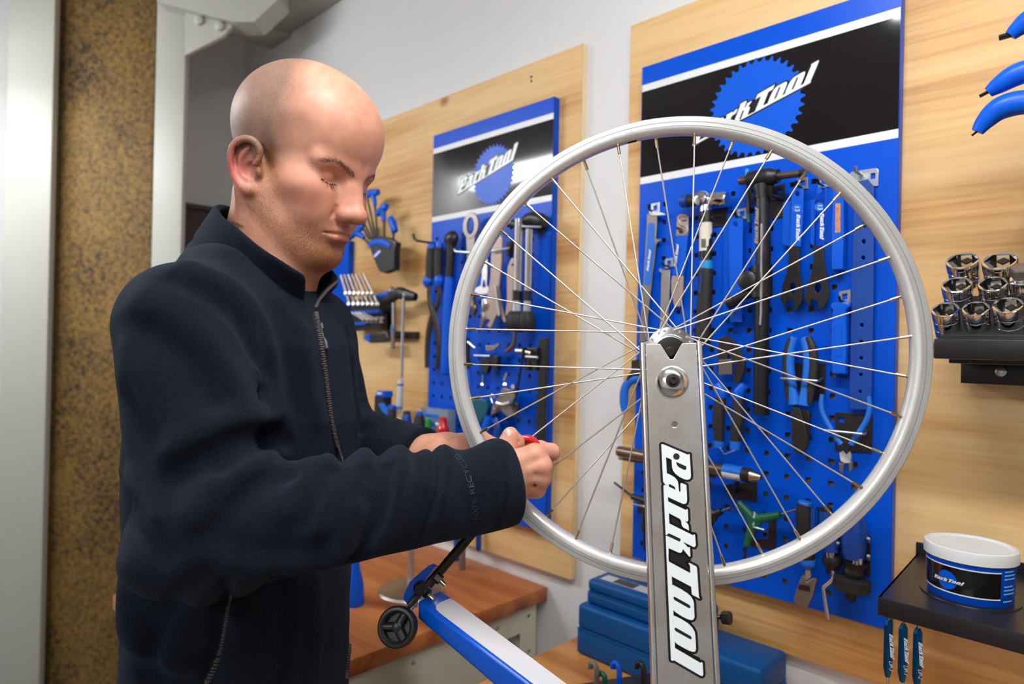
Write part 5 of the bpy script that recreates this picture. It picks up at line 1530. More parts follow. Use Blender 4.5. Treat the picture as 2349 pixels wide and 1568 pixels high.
# --- dark blue ruler
t = T('alignment_bar', 'long dark blue flat bar with a row of round holes', 'gauge bar', 1980, 420, HY)
hl_ = [(1982,517),(1981,554),(1980,591)] + ZD((685,297),(682,430),(680,560),(677,693),(672,828))
wplate('bar', [(1960,432),(1968,416),(1990,410),(2004,425),(2004,660),(2000,900),(1994,934),(1985,939),(1955,939),(1948,930),(1950,800),(1955,600)], HY-0.002, 0.005, BLUED, t, 0.0008, [circ(c, 5.0-0.15*i, 14, 5.6-0.2*i) for i, c in enumerate(hl_)])
hk = T('bar_bracket', 'wide zinc bracket above the dark blue flat bar', 'bracket', 1983, 400, PANY)
wplate('plate', [(1948,398),(1955,393),(2010,385),(2015,389),(2014,426),(1948,436)], PANY-0.003, 0.0028, ZINC, hk, 0.0004, [[(1997,398),(2008,396),(2008,409),(1997,411)]])
q = onY(1975, 400, PANY-0.003); tube('peg', [q, q+np.array((0,-0.026,0)), q+np.array((0,-0.030,0.008))], 0.0028, ZINC, hk, 8)
# --- blue handle tool
t = T('blue_grip_tool', 'straight blue moulded handle hanging from a peg beside the flat bar', 'handle tool', 1922, 700, HY)
wplate('handle', ZD((432,140),(455,112),(560,110),(592,128),(590,150),(560,175),(565,400),(555,690),(445,686),(432,560),(440,300),(450,180)), HY-0.012, 0.020, BLUE2, t, 0.003)
wplate('raised_pad', ZD((456,292),(528,288),(520,545),(456,548)), HY-0.0128, 0.002, BLUE2, t, 0.0006)
hook(1938, 682, 'zinc hook plate above the blue moulded handle', 27, 30)
# --- big diagonal pliers, handles up
PLY_ = PANY-0.030
t = T('cable_cutter', 'large cutter pliers hung head down, light blue and black handles', 'pliers', 1830, 790, PLY_)
def wch(name, pts, r, Y, m, parent, sub=4, n=12, flat=0.8): return wtube(name, [(x, y, Y, rr) for (x, y), rr in zip(pts, r)], m, parent, n, sub, flat, (0,1,0))
wch('handle', ZD((150,395),(112,500),(105,640),(128,790),(148,930)), [0.007, 0.0088, 0.0095, 0.0085, 0.0105], PLY_, BLUEL, t)
wch('grip_insert', ZD((112,400),(82,520),(78,640),(92,780),(98,900)), [0.004, 0.006, 0.006, 0.0055, 0.004], PLY_-0.003, BLACKR, t)
wch('handle', ZD((225,395),(255,510),(262,640),(240,790),(222,935)), [0.007, 0.0088, 0.0095, 0.0085, 0.0105], PLY_, BLUEL, t)
wch('grip_insert', ZD((255,390),(292,480),(302,620),(285,780),(270,920)), [0.005, 0.0075, 0.008, 0.0075, 0.005], PLY_-0.003, BLACKR, t)
wplate('jaw', ZD((132,950),(190,960),(252,1180),(255,1262),(205,1330),(150,1312),(124,1230),(122,1080)), PLY_-0.006, 0.006, DKMET, t, 0.001)
wplate('jaw', ZD((185,960),(262,985),(265,1090),(268,1175),(255,1262),(205,1330),(195,1200)), PLY_-0.001, 0.006, BLACK, t, 0.001)
def wire_bracket(label, px, py, plate, bar, Y=PLY_, m=DKMET, hole=None):
    b = T('wire_bracket', label, 'bracket', px, py, PANY)
    wplate('plate', plate, PANY-0.003, 0.0028, m, b, 0.0005, [hole] if hole else ())
    p0, p1 = bar
    mx = plate[1]
    wtube('wire', [(*p0, Y-0.016, 0.0022), (*p1, Y-0.016, 0.0022), (p1[0]+6, p1[1], Y-0.008, 0.0022), (p1[0]+10, p1[1]-6, PANY-0.003, 0.0022)], ZINC, b, 8)
    return b
wire_bracket('dark zinc wire bracket across the large cutter pliers', 1860, 860, ZD((148,600),(395,600),(390,885),(300,900),(148,880)), (ZD((38,722))[0], ZD((330,742))[0]))
# --- black cable cutters left of it
t = T('cable_pliers', 'black jawed cable pliers with blue collars and black grips', 'pliers', 1672, 790, PLY_)
wplate('jaw', ZE((600,-60),(640,-75),(690,-40),(745,60),(740,120),(715,190),(680,190),(690,80),(650,20),(640,130),(590,130),(592,20)), PLY_-0.004, 0.007, DKMET, t, 0.001)
wplate('pivot_block', ZE((598,60),(670,55),(672,140),(600,145)), PLY_-0.010, 0.008, NICKEL, t, 0.001)
wch('collar', ZE((590,195),(610,240),(612,270)), [0.009, 0.012, 0.0105], PLY_, BLUE2, t, 2)
wch('collar', ZE((745,200),(715,235),(705,275)), [0.008, 0.011, 0.0105], PLY_, BLUE2, t, 2)
wch('grip', ZE((612,262),(600,380),(602,510)), [0.0105, 0.0115, 0.0100], PLY_, BLACKR, t)
wch('grip', ZE((706,262),(708,380),(692,510)), [0.0105, 0.0115, 0.0100], PLY_, BLACKR, t)
wch('end_cap', ZE((602,508),(600,545)), [0.0108, 0.0095], PLY_, BLUEL, t, 0)
wch('end_cap', ZE((692,510),(690,555)), [0.0108, 0.0095], PLY_, BLUEL, t, 0)
wtube('lock_wire', [(*ZE((605,545))[0], PLY_-0.008, 0.0009), (*ZE((632,582))[0], PLY_-0.010, 0.0009), (*ZE((690,560))[0], PLY_-0.008, 0.0009)], ZINC, t, 6)
# --- small side cutters
t = T('side_cutters', 'small side cutters hung head down with slim spread blue handles', 'pliers', 1935, 1000, PLY_)
wch('handle', ZD((370,850),(362,930),(378,1010),(430,1110),(520,1250)), [0.0035, 0.0042, 0.0044, 0.0046, 0.0048], PLY_-0.006, BLUEL, t)
wch('handle', ZD((740,865),(748,960),(722,1060),(660,1160),(598,1250)), [0.0035, 0.0042, 0.0044, 0.0046, 0.0048], PLY_-0.006, BLUEL, t)
wplate('joint', ZD((520,1245),(545,1222),(600,1245),(580,1310),(530,1310)), PLY_-0.008, 0.007, BLACK, t, 0.001)
wplate('jaw', ZD((505,1312),(530,1300),(560,1325),(590,1302),(603,1330),(600,1400),(545,1405),(512,1385)), PLY_-0.011, 0.007, CHROME, t, 0.0012)
wplate('cutting_tip', ZD((500,1395),(545,1405),(530,1482),(510,1465)), PLY_-0.009, 0.005, NICKEL, t, 0.0008)
wplate('cutting_tip', ZD((580,1405),(612,1390),(608,1450),(585,1475)), PLY_-0.009, 0.005, NICKEL, t, 0.0008)
wire_bracket('dark zinc wire bracket with a square hole behind the side cutters', 1960, 990, ZD((472,992),(770,1008),(765,1318),(475,1298)), (ZD((385,1136))[0], ZD((690,1166))[0]), hole=ZD((500,1035),(548,1038),(548,1075),(500,1072)))
# --- long bronze tube lying across the panel
TBY = PANY-0.045
t = T('facing_tool', 'long horizontal bronze tube with a blue and white label and a conical tip', 'tube tool', 1632, 1075, TBY)
ta = Vector(onY(1419, 1034, TBY)); tb = Vector(onY(1746, 1095, TBY)); td = (tb-ta).normalized(); tl = (tb-ta).length
lathe('barrel', [(0, 0.0105), (0.002, 0.0112), (tl*0.90, 0.0128), (tl*0.905, 0.0128)], ta, td, BRONZE, t, 24)
lathe('wrap_label', [(tl*0.775, 0.01295), (tl*0.888, 0.01295)], ta, td, WHITE, t, 24)
lathe('blue_label_half', [(tl*0.772, 0.01305), (tl*0.89, 0.01305)], ta+Vector((0,0,0.0012)), td, BLUEL, t, 24, squash=0.94)
lathe('nozzle_ring', [(tl*0.89, 0.0132), (tl*0.935, 0.0132), (tl*0.94, 0.0120)], ta, td, DKMET, t, 24)
lathe('cone_tip', [(tl*0.935, 0.0122), (tl*0.995, 0.0062), (tl, 0.0058), (tl, 0.0030), (tl*0.985, 0.0028)], ta, td, BRASS, t, 24)
wtube('thin_rod', [(1420, 1050, TBY+0.01, 0.0032), (1640, 1093, TBY+0.01, 0.0034)], BRONZE, t, 8)
br = T('tube_bracket', 'dark bracket under the tip of the bronze tube', 'bracket', 1705, 1130, PANY)
wplate('plate', ZE((650,745),(812,735),(808,845),(655,828)), PANY-0.003, 0.0028, DKMET, br, 0.0004)
wtube('cradle', [(*ZE((690,790))[0], PANY-0.003, 0.004), (*ZE((700,735))[0], TBY, 0.0045), (*ZE((705,722))[0], TBY-0.012, 0.003)], BLACK, br)
# --- three-way hex wrenches
def three_way(label, c, arms, rods, m, disc=None, Y=PANY-0.034, r=0.0135):
    t = T('three_way_wrench', label, 'hex wrench', *c, Y)
    cc = onY(*c, Y)
    lathe('hub', [(-0.007, r*0.8), (-0.005, r), (0.005, r), (0.007, r*0.8)], cc, (0,-1,0), m, t, 24)
    for a in arms: wtube('arm', [(*c, Y, 0.0095), ((c[0]+a[0])/2, (c[1]+a[1])/2, Y, 0.0078), (*a, Y, 0.0062)], m, t, 12)
    for a, b in rods: wtube('hex_rod', [(*a, Y, 0.0022), (*b, Y, 0.0022)], BLACK, t, 6)
    if disc:
        lathe('badge', [(0.0068, 0.0078), (0.0076, 0.0074)], cc, (0,-1,0), BLUEL, t, 20)
        mini_logo(t, (c[0]-1, c[1]+14), (c[0]+2, c[1]-16), Y-0.0078)
    return t
three_way('green three-way hex wrench with a blue badge', (1731, 1191), [(1694, 1152), (1790, 1180), (1713, 1250)], [((1790,1180),(1834,1166)), ((1713,1250),(1704,1306))], GREEN, True)
three_way('black three-way hex wrench whose thin rod crosses the left edge of the pegboard', (1486, 1150), [(1450, 1138), (1478, 1218), (1530, 1158)], [((1450,1138),(1409,1106)), ((1478,1218),(1477,1262))], BLACK, True)
three_way('black three-way hex wrench with a bent rod beside the green one', (1630, 1182), [(1600, 1165), (1655, 1172), (1622, 1228)], [((1655,1172),(1676,1164)), ((1676,1164),(1683,1174)), ((1622,1228),(1620,1255))], BLACK, None)
wire_bracket('dark bracket with a bent prong behind the green wrench', 1755, 1235, ZE((880,940),(918,930),(912,1110),(775,1090),(780,1060),(870,1050)), (ZE((790,985))[0], ZE((850,1000))[0]), PANY-0.026)
wire_bracket('grey wire bracket under the black wrench at the panel edge', 1470, 1160, [(1462,1150),(1500,1152),(1500,1180),(1462,1176)], ((1450,1155), (1488,1163)), PANY-0.026)
# --- pliers handle sticking out behind the upright
t = T('needle_pliers', 'pliers with a curved blue handle half hidden behind the steel upright', 'pliers', 1450, 860, PANY-0.03)
wch('handle', [(1468,866),(1448,872),(1434,890),(1431,920),(1433,944)], [0.008, 0.009, 0.0095, 0.0095, 0.007], PANY-0.03, BLUEL, t)
wch('grip_insert', [(1472,852),(1450,858),(1440,872)], [0.006, 0.006, 0.004], PANY-0.034, BLACKR, t, 3)
wplate('joint', [(1448,826),(1472,822),(1490,850),(1470,866),(1448,862)], PANY-0.03, 0.010, DKMET, t, 0.001)
wch('handle', [(1485,866),(1500,890),(1505,930)], [0.008, 0.009, 0.008], PANY-0.03, BLUEL, t)
# --- three handles at the bottom
BTY = PANY-0.034
t = T('chisel_driver', 'black handled driver with a wide slanted nickel blade', 'driver', 1845, 1250, BTY)
wch('handle', ZF((925,330),(925,500),(935,700),(945,900)), [0.0125, 0.0150, 0.0140, 0.0125], BTY, BLACKR, t, 4, 16, 0.9)
wch('cap', ZF((935,312),(930,336)), [0.0100, 0.0128], BTY, BLUEL, t, 0, 16, 0.9)
wch('ferrule', ZF((950,905),(955,960),(955,1005)), [0.0130, 0.0130, 0.0060], BTY, BLUEL, t, 2, 16, 0.9)
wch('stripe', ZF((1010,380),(1012,500),(1010,600)), [0.004, 0.005, 0.004], BTY-0.008, BLUED, t, 2)
wplate('shank', ZF((930,1005),(975,1005),(985,1090),(925,1140)), BTY-0.004, 0.005, TAN, t, 0.0008)
wplate('blade', ZF((895,1068),(925,1075),(940,1135),(1000,1095),(1046,1112),(1005,1280),(945,1400),(885,1404),(815,1362),(805,1310),(845,1180)), BTY-0.006, 0.008, NICKEL, t, 0.0022)
wplate('stamped_slot', ZF((862,1160),(975,1182),(975,1240),(850,1215)), BTY-0.0064, 0.0006, DKMET, t, 0)
t = T('bent_rod_driver', 'blue handled driver with a cranked chrome rod', 'driver', 1900, 1250, BTY)
wch('cap', ZF((1125,372),(1128,405)), [0.0120, 0.0125], BTY, BLACK, t, 0, 16)
wch('handle', ZF((1130,400),(1150,560),(1180,700),(1195,830)), [0.0112, 0.0135, 0.0125, 0.0115], BTY, BLUED, t, 4, 16)
wch('ferrule', ZF((1190,825),(1190,885)), [0.0082, 0.0082], BTY, CHROME, t, 0, 16)
wch('collar', ZF((1200,878),(1208,940),(1212,1012)), [0.0145, 0.0160, 0.0090], BTY, BLACK, t, 3, 18)
wch('crank_rod', ZF((1208,1008),(1218,1085),(1180,1140),(1122,1190),(1120,1240),(1145,1400),(1165,1515)), [0.0032]*7, BTY-0.002, CHROME, t, 5, 10, 1.0)
t = T('knurled_knob_driver', 'fat blue handled driver ending in a black knurled disc', 'driver', 1960, 1270, BTY)
wch('handle', ZF((1440,470),(1438,640),(1425,780),(1430,905)), [0.0150, 0.0190, 0.0185, 0.0150], BTY, BLUED, t, 4, 20)
wch('ferrule', ZF((1462,890),(1462,948)), [0.0082, 0.0082], BTY-0.004, CHROME, t, 0, 16)
wch('collar', ZF((1440,930),(1430,1000),(1420,1040),(1412,1090)), [0.0190, 0.0140, 0.0150, 0.0130], BTY, BLACK, t, 3, 20)
kc = onY(*ZF((1408,1160))[0], BTY); lathe('knurled_disc', [(-0.0105, 0.020), (-0.0085, 0.0262), (0.0085, 0.0262), (0.0105, 0.020)], kc, (0.06,0.05,1), BLACKR, t, 40, 50)
for k in range(40):
    a = 2*PI*k/40; p = Vector(kc)+Vector((math.cos(a)*0.0262, math.sin(a)*0.0262, 0))
    raw('knurl', *tube_data([p+Vector((0,0,-0.008)), p+Vector((0,0,0.008))], 0.0011, 5), BLACKR, t)
wch('stud', ZF((1395,1215),(1390,1312)), [0.0090, 0.0085], BTY, BLACK, t, 0, 14)
for i, (px, py, lab) in enumerate(((1918, 1240, 'clip with two pegs between the blue handled drivers'), (1988, 1270, 'clip with shiny pegs beside the fat blue handle'))):
    b = T('driver_clip', 'dark steel '+lab, 'bracket', px, py, PANY)
    wplate('plate', [(px-8,py-40),(px+8,py-42),(px+8,py+50),(px-10,py+52)], PANY-0.003, 0.0028, DKMET, b, 0.0004)
    for dy in (-28, 12): wtube('prong', [(px, py+dy, PANY-0.003, 0.0026), (px+4, py+dy, BTY-0.006, 0.0026), (px+4, py+dy-8, BTY-0.012, 0.0026)], ZINC, b)
# --- parts bag / stamped S hook left of the hammer
t = T('s_shaped_hook', 'flat grey S-shaped steel hook left of the hammer', 'hook', 1565, 515, HY)
wch('bend', [(1575,496),(1562,494),(1556,503),(1562,514),(1574,520),(1576,532),(1566,539),(1555,536)], [0.0030]*8, HY, TAN, t, 4, 8, 0.6)
# ------------------------------------------------------------------ tools on the far pegboard and the board beside it
def ZG(*p): return zz(740, 400, 0.31887, p)
def ZH(*p): return zz(1040, 470, 0.19128, p)
def ZI(*p): return zz(1040, 740, 0.19128, p)
def ZJ(*p): return zz(750, 420, 0.24238, p)
def ZK(*p): return zz(750, 760, 0.16578, p)
LY = PANY-0.030
# --- slip joint pliers
t = T('slip_joint_pliers', 'black adjustable pliers with blue collars, hanging at the edge of the far pegboard', 'pliers', 995, 560, LY)
wch('grip', ZG((782,520),(775,620),(772,750)), [0.0140, 0.0150, 0.0140], LY, BLACKR, t)
wch('grip', ZG((838,515),(830,620),(832,750)), [0.0140, 0.0150, 0.0140], LY, BLACKR, t)
wch('end_cap', ZG((785,495),(782,530)), [0.0120, 0.0145], LY, BLUE2, t, 0)
wch('end_cap', ZG((842,490),(838,525)), [0.0120, 0.0145], LY, BLUE2, t, 0)
wch('collar', ZG((768,740),(760,775),(768,800)), [0.0155, 0.0190, 0.0120], LY, BLUE2, t, 2)
wch('collar', ZG((832,740),(838,770),(834,800)), [0.0155, 0.0185, 0.0120], LY, BLUE2, t, 2)
wch('arm', ZG((765,800),(768,900),(800,1010),(822,1120),(835,1260),(820,1400)), [0.0075, 0.0085, 0.0120, 0.0110, 0.0095, 0.0080], LY-0.004, DKMET, t, 4, 10, 0.5)
wch('arm', ZG((838,800),(832,900),(795,1010),(765,1120),(752,1260),(750,1390)), [0.0075, 0.0085, 0.0120, 0.0110, 0.0095, 0.0080], LY+0.002, DKMET, t, 4, 10, 0.5)
# --- ratchet with blue handle
t = T('big_ratchet', 'black headed ratchet with a long smooth blue handle', 'ratchet', 1032, 540, LY)
wch('head', ZG((920,420),(925,460),(922,510)), [0.0170, 0.0260, 0.0190], LY, BLACK, t, 3, 18, 0.6)
wch('neck', ZG((922,500),(920,620),(910,745)), [0.0160, 0.0130, 0.0130], LY, BLACKP, t, 3, 14, 0.8)
wch('handle', ZG((912,740),(905,900),(895,1150),(888,1400),(888,1445)), [0.0140, 0.0165, 0.0170, 0.0175, 0.0120], LY, BLUE2, t, 3, 16)
# --- ring wrench
def ringpts(c, a, b, n=28, skew=0.0): return [(c[0]+a*math.cos(2*PI*k/n), c[1]+b*math.sin(2*PI*k/n)+skew*a*math.cos(2*PI*k/n)) for k in range(n)]
t = T('ring_wrench', 'big bare steel ring wrench above the wire rail', 'wrench', 1079, 517, LY)
wplate('ring', ringpts(ZH((205,245))[0], 18.0, 30.0, skew=-0.2), LY-0.004, 0.006, NICKEL, t, 0.0015, [ringpts(ZH((203,250))[0], 8.4, 18.5, skew=-0.2)])
wplate('stem', ZH((150,360),(262,345),(240,560),(225,720),(165,720),(160,560)), LY-0.003, 0.005, NICKEL, t, 0.001)
def rail(label, p0, p1, Y=LY-0.012):
    b = T('wire_rail', label, 'hook', *p1, PANY)
    wtube('wire', [(*p0, Y, 0.0026), (p0[0]+3, p0[1]+7, Y, 0.0026), (*p1, Y, 0.0026), (p1[0]+3, p1[1]-4, PANY, 0.0026)], ZINC, b, 8, 0)
    wplate('plate', [(p1[0]-8,p1[1]-14),(p1[0]+10,p1[1]-17),(p1[0]+10,p1[1]+14),(p1[0]-8,p1[1]+17)], PANY-0.003, 0.0028, DKMET, b, 0.0005)
rail('wire rail carrying the big ring wrench', (1042,570), (1076,579))
rail('wire rail across the forked steel wrench', (1124,569), (1168,568))
rail('wire rail under the black cross handle', (1196,512), (1240,520))
# --- silver forked lever
t = T('silver_fork_lever', 'bright silver lever with a splayed curved foot', 'lever', 1108, 620, LY)
wplate('lever', ZH((352,640),(410,655),(408,800),(400,960),(442,1005),(435,1050),(380,1072),(300,1070),(248,1045),(245,1010),(275,985),(328,960),(340,800)), LY-0.002, 0.005, CHROME, t, 0.0012, [ZH((360,900),(372,900),(388,985),(345,985))])
# --- long flat steel wrenches
t = T('forked_steel_wrench', 'long brown-grey steel wrench with a forked foot', 'wrench', 1135, 620, LY)
wplate('bar', ZH((470,400),(540,330),(585,390),(575,700),(540,1000),(560,1180),(640,1420),(600,1400),(560,1310),(520,1310),(470,1420),(440,1480),(400,1440),(440,1380),(390,1360),(350,1450),(330,1420),(380,1200),(440,900),(450,600)), LY-0.004, 0.006, TAN, t, 0.0012)
t = T('thin_steel_wrench', 'thin polished steel bar leaning beside the forked wrench', 'wrench', 1140, 680, LY)
wplate('bar', ZH((485,960),(500,955),(560,1300),(545,1340),(525,1320)), LY-0.010, 0.004, STEEL, t, 0.0006)
t = T('curved_steel_wrench', 'curved brown steel hook wrench left of the chrome tubes', 'wrench', 1172, 640, LY)
wplate('bar', ZH((690,640),(745,615),(735,690),(690,720),(730,740),(715,1000),(705,1250),(670,1330),(620,1320),(640,1150),(640,860),(650,740)), LY-0.004, 0.005, TAN, t, 0.0012)
# --- chrome tube drivers with black cross handle
for lab, xs, y0, rr in (('chrome tube driver with a fat black grip, the one with the wider tube', (795, 775, 765), 170, 0.0122), ('chrome tube driver with a fat black grip, the slimmer of the pair', (912, 895, 885), 290, 0.0090)):
    t = T('tube_driver', lab, 'driver', *ZH((xs[0], y0))[0], LY)
    wch('tube', ZH((xs[0], y0), (xs[1], 1030)), [rr, rr], LY-0.010, CHROME, t, 0, 18, 1.0)
    wch('band', ZH((xs[1]-3, 1025), (xs[1]-6, 1150)), [rr*1.05, rr*1.05], LY-0.010, BLACK, t, 0, 18, 1.0)
    wch('ferrule', ZH((xs[1]-6, 1145), (xs[2], 1290)), [rr*0.98, rr*1.1], LY-0.010, ZINC, t, 0, 18, 1.0)
    wch('grip', ZH((xs[2], 1275), (xs[2]-2, 1340), (xs[2]-4, 1470), (xs[2]-8, 1510)), [rr*1.5, rr*2.2, rr*2.2, rr*1.4], LY-0.010, BLACKR, t, 2, 20, 1.0)
t = T('black_cross_handle', 'black moulded cross handle at the top of the chrome tubes', 'handle', 1210, 512, LY)
wch('bar', ZH((650,215),(720,225),(800,235),(880,190),(960,160),(1060,190),(1110,200)), [0.0110, 0.0100, 0.0115, 0.0160, 0.0170, 0.0170, 0.0130], LY+0.006, BLACK, t, 3, 14)
t = T('bronze_hook_tool', 'small curved bronze hook below the black grip', 'hook', 1178, 770, LY)
wch('hook', ZI((735,90),(735,180),(715,260),(670,315),(620,345)), [0.0052, 0.0060, 0.0066, 0.0066, 0.0050], LY, BRONZE, t, 4, 10, 0.6)
# --- toothed black chain strip
t = T('chain_strip', 'black toothed strip hanging down the right edge of the far pegboard', 'chain', 1246, 780, LY)
left = [(1030,190)]
for k in range(16):
    y = 230+k*75; left += [(1025-k*1.6, y), (1025-k*1.6, y+28), (985-k*1.2 if k > 6 else 1010, y+36), (985-k*1.2 if k > 6 else 1010, y+58)]
wplate('strip', ZI(*([(1130,180)]+[(1118-0.02*yy, yy) for yy in (500, 900, 1300, 1440)]+left[::-1])), LY, 0.007, BLACK, t, 0.0008)
# --- spring clamp on a wire
t = T('spring_clamp', 'black spring clamp tool with a grey wing', 'clamp', 1120, 820, LY)
wplate('body', ZI((310,440),(420,400),(530,400),(525,560),(480,560),(440,470),(400,600),(340,600)), LY-0.004, 0.014, BLACK, t, 0.002)
wplate('wing', ZI((380,270),(480,275),(545,240),(548,275),(480,330),(390,340)), LY-0.008, 0.006, NICKEL, t, 0.001)
wtube('wire', [(*ZI((250,392))[0], LY-0.014, 0.0026), (*ZI((430,398))[0], LY-0.014, 0.0026), (*ZI((500,360))[0], PANY, 0.0026)], ZINC, t)
wtube('chrome_tip', [(*ZI((180,230))[0], LY-0.006, 0.0045), (*ZI((265,305))[0], LY-0.006, 0.0040)], CHROME, t)
t = T('hanging_key', 'tiny key hanging below the spring clamp', 'key', 1107, 870, LY)
wtube('shaft', [(*ZI((352,620))[0], LY, 0.0022), (*ZI((350,720))[0], LY, 0.0022)], ZINC, t, 8)
lathe('ball', [(-0.005, 0.001), (-0.004, 0.004), (0, 0.0056), (0.004, 0.004), (0.005, 0.001)], onY(*ZI((350,742))[0], LY), (0,0,1), CHROME, t, 14)
# --- gauge with a long black rod
t = T('rod_gauge', 'black gauge with nickel fittings and a long thin rod', 'gauge', 1212, 810, LY)
wplate('body', ZI((850,300),(1010,300),(1010,440),(990,570),(940,570),(920,460),(900,570),(850,570)), LY-0.006, 0.014, BLACK, t, 0.002)
wch('fitting', ZI((760,335),(840,340)), [0.0065, 0.0065], LY-0.012, ZINC, t, 0, 14, 1.0)
wch('fitting', ZI((880,350),(940,365)), [0.0060, 0.0060], LY-0.014, BRASS, t, 0, 14, 1.0)
wtube('bar', [(*ZI((870,405))[0], LY-0.016, 0.0030), (*ZI((1010,415))[0], LY-0.016, 0.0030)], ZINC, t)
wtube('rod', [(*ZI((850,290))[0], LY-0.010, 0.0034), (*ZI((755,880))[0], LY-0.010, 0.0030)], BLACK, t)
# --- chain tool of shiny parts
t = T('chain_tool', 'shiny chain tool with levers, nuts and a chrome ball', 'chain tool', 1155, 920, LY)
wplate('frame', ZI((520,900),(590,780),(700,800),(740,880),(700,960),(760,1100),(650,1130),(560,1050),(440,1120),(470,980)), LY-0.006, 0.010, NICKEL, t, 0.002)
wch('lever', ZI((645,600),(610,690)), [0.0034, 0.0040], LY-0.010, ZINC, t, 0)
lathe('ball', [(-0.006, 0.001), (-0.004, 0.0052), (0, 0.0068), (0.004, 0.0052), (0.006, 0.001)], onY(*ZI((625,742))[0], LY-0.014), (0,0,1), CHROME, t, 14)
lathe('nut', [(0, 0.0064), (0.008, 0.0064)], onY(*ZI((740,765))[0], LY-0.008), (0,-1,0), CHROME, t, 6, None)
wch('ring_lever', ZI((500,900),(465,860),(450,900),(470,960)), [0.0028]*4, LY-0.014, CHROME, t, 4)
wch('screw', ZI((480,1010),(505,1050)), [0.0050, 0.0050], LY-0.014, BRASS, t, 0)
wch('bar', ZI((520,960),(600,980),(680,950)), [0.0045, 0.0050, 0.0045], LY-0.014, CHROME, t, 2)
for k in range(6): wch('coil', ZI((690+8*k,980+28*k),(790-4*k,970+28*k)), [0.0032, 0.0032], LY-0.004, BLACK, t, 0)
# --- teal lever, blue handles
t = T('teal_cutter', 'teal rounded tool just inside the rim', 'cutter', 1098, 945, LY)
wplate('body', ZI((200,930),(300,905),(390,930),(415,1010),(380,1120),(320,1210),(250,1200),(210,1050)), LY, 0.012, TEAL, t, 0.003)
t = T('blue_handle_cutter', 'blue handled cutter hanging low on the far pegboard', 'cutter', 1125, 985, LY)
wch('handle', ZI((430,1130),(400,1230),(380,1330),(370,1480)), [0.0120, 0.0140, 0.0130, 0.0110], LY, BLUE2, t, 3)
wch('handle', ZI((500,1150),(530,1260),(520,1400)), [0.0110, 0.0120, 0.0110], LY, BLUED, t, 3)
t = T('brown_small_tool', 'small brown knuckled tool behind the rim', 'tool', 1085, 705, LY)
wch('body', ZH((235,1080),(225,1180),(255,1240),(240,1330)), [0.008, 0.010, 0.010, 0.006], LY, BRONZE, t, 3)
t = T('chrome_swivel', 'bright chrome swivel hanging under the silver lever', 'swivel', 1110, 720, LY)
wch('body', ZH((372,1130),(375,1200),(360,1260)), [0.008, 0.011, 0.006], LY-0.006, CHROME, t, 3)
wch('link', ZH((350,1280),(360,1380),(330,1500)), [0.006, 0.007, 0.005], LY-0.004, NICKEL, t, 3)
t = T('black_blue_stick', 'black and blue stick tool hanging close inside the rim', 'tool', 1076, 800, LY)
wch('top', ZI((165,180),(170,560)), [0.0085, 0.0080], LY, BLACK, t, 0)
wch('bottom', ZI((170,560),(200,760)), [0.0085, 0.0080], LY, BLUE2, t, 0)
# --- bent black hook at the panel edge
t = T('bent_peg', 'bent black peg pointing out past the edge of the far pegboard', 'hook', 955, 550, PANY)
wtube('peg', [(948, 537, LY-0.07, 0.0040), (950, 546, LY-0.07, 0.0034), (957, 552, LY-0.065, 0.0030), (1000, 558, PANY, 0.0030)], BLACK, t, 8)

# ------------------------------------------------------------------ things on the plywood behind the mechanic
EY = PLYY-0.045
hold = T('hex_key_holder', 'black wedge-shaped holder with a blue band and a small round emblem', 'holder', 878, 590, EY)
wplate('pocket', ZJ((385,565),(430,512),(500,498),(570,508),(652,560),(640,640),(637,815),(600,830),(545,852),(490,830),(440,720)), EY-0.030, 0.022, BLACK, hold, 0.004)
wch('blue_band', ZJ((398,590),(430,560),(490,555),(550,570),(592,598)), [0.0075, 0.0090, 0.0090, 0.0090, 0.0075], EY-0.031, BLUE2, hold, 4, 10, 0.25)
lathe('emblem', [(0.0, 0.0125), (0.0008, 0.0125)], onY(*ZJ((472,668))[0], EY-0.0305), (0,-1,0), BLUE2, hold, 24)
wplate('emblem_slash', ZJ((440,690),(500,632),(510,645),(450,702)), EY-0.0316, 0.0003, WHITE, hold, 0)
keys = [('topmost', (345,120), (485,85), (448,150), (455,215), (480,510)),
        ('middle', (480,290), (570,215), (535,320), (540,360), (545,520)),
        ('lowest', (600,330), (650,455), (628,440), (630,480), (628,600)),
        ('left', (205,520), (330,420), (335,500), (350,520), (420,600)),
        ('far left', (240,360), (330,395), (320,390), (340,420), (400,530))]
labs = ['blue handled hex key standing tallest in the wedge holder', 'blue handled hex key standing middling high in the wedge holder', 'blue handled hex key leaning at the right edge of the wedge holder',
        'blue handled hex key leaning far out from the wedge holder toward the face', 'blue handled hex key half hidden behind the leaning one']
for (nm, a, b, c, d, e), lb in zip(keys, labs):
    t = T('hex_key', lb, 'hex key', *ZJ(c)[0], EY, 'blue handled hex keys in the wedge holder')
    wch('handle', ZJ(a, ((a[0]+b[0])/2, (a[1]+b[1])/2-6), b), [0.0105, 0.0135, 0.0100], EY-0.012, BLUE2, t, 3, 14)
    wch('stem', ZJ(((a[0]+b[0])/2+8, (a[1]+b[1])/2), c, d), [0.0110, 0.0090, 0.0070], EY-0.012, BLUE2, t, 2, 12)
    wtube('shaft', [(*ZJ(d)[0], EY-0.012, 0.0036), (*ZJ(e)[0], EY-0.012, 0.0036)], BLACK, t, 6)
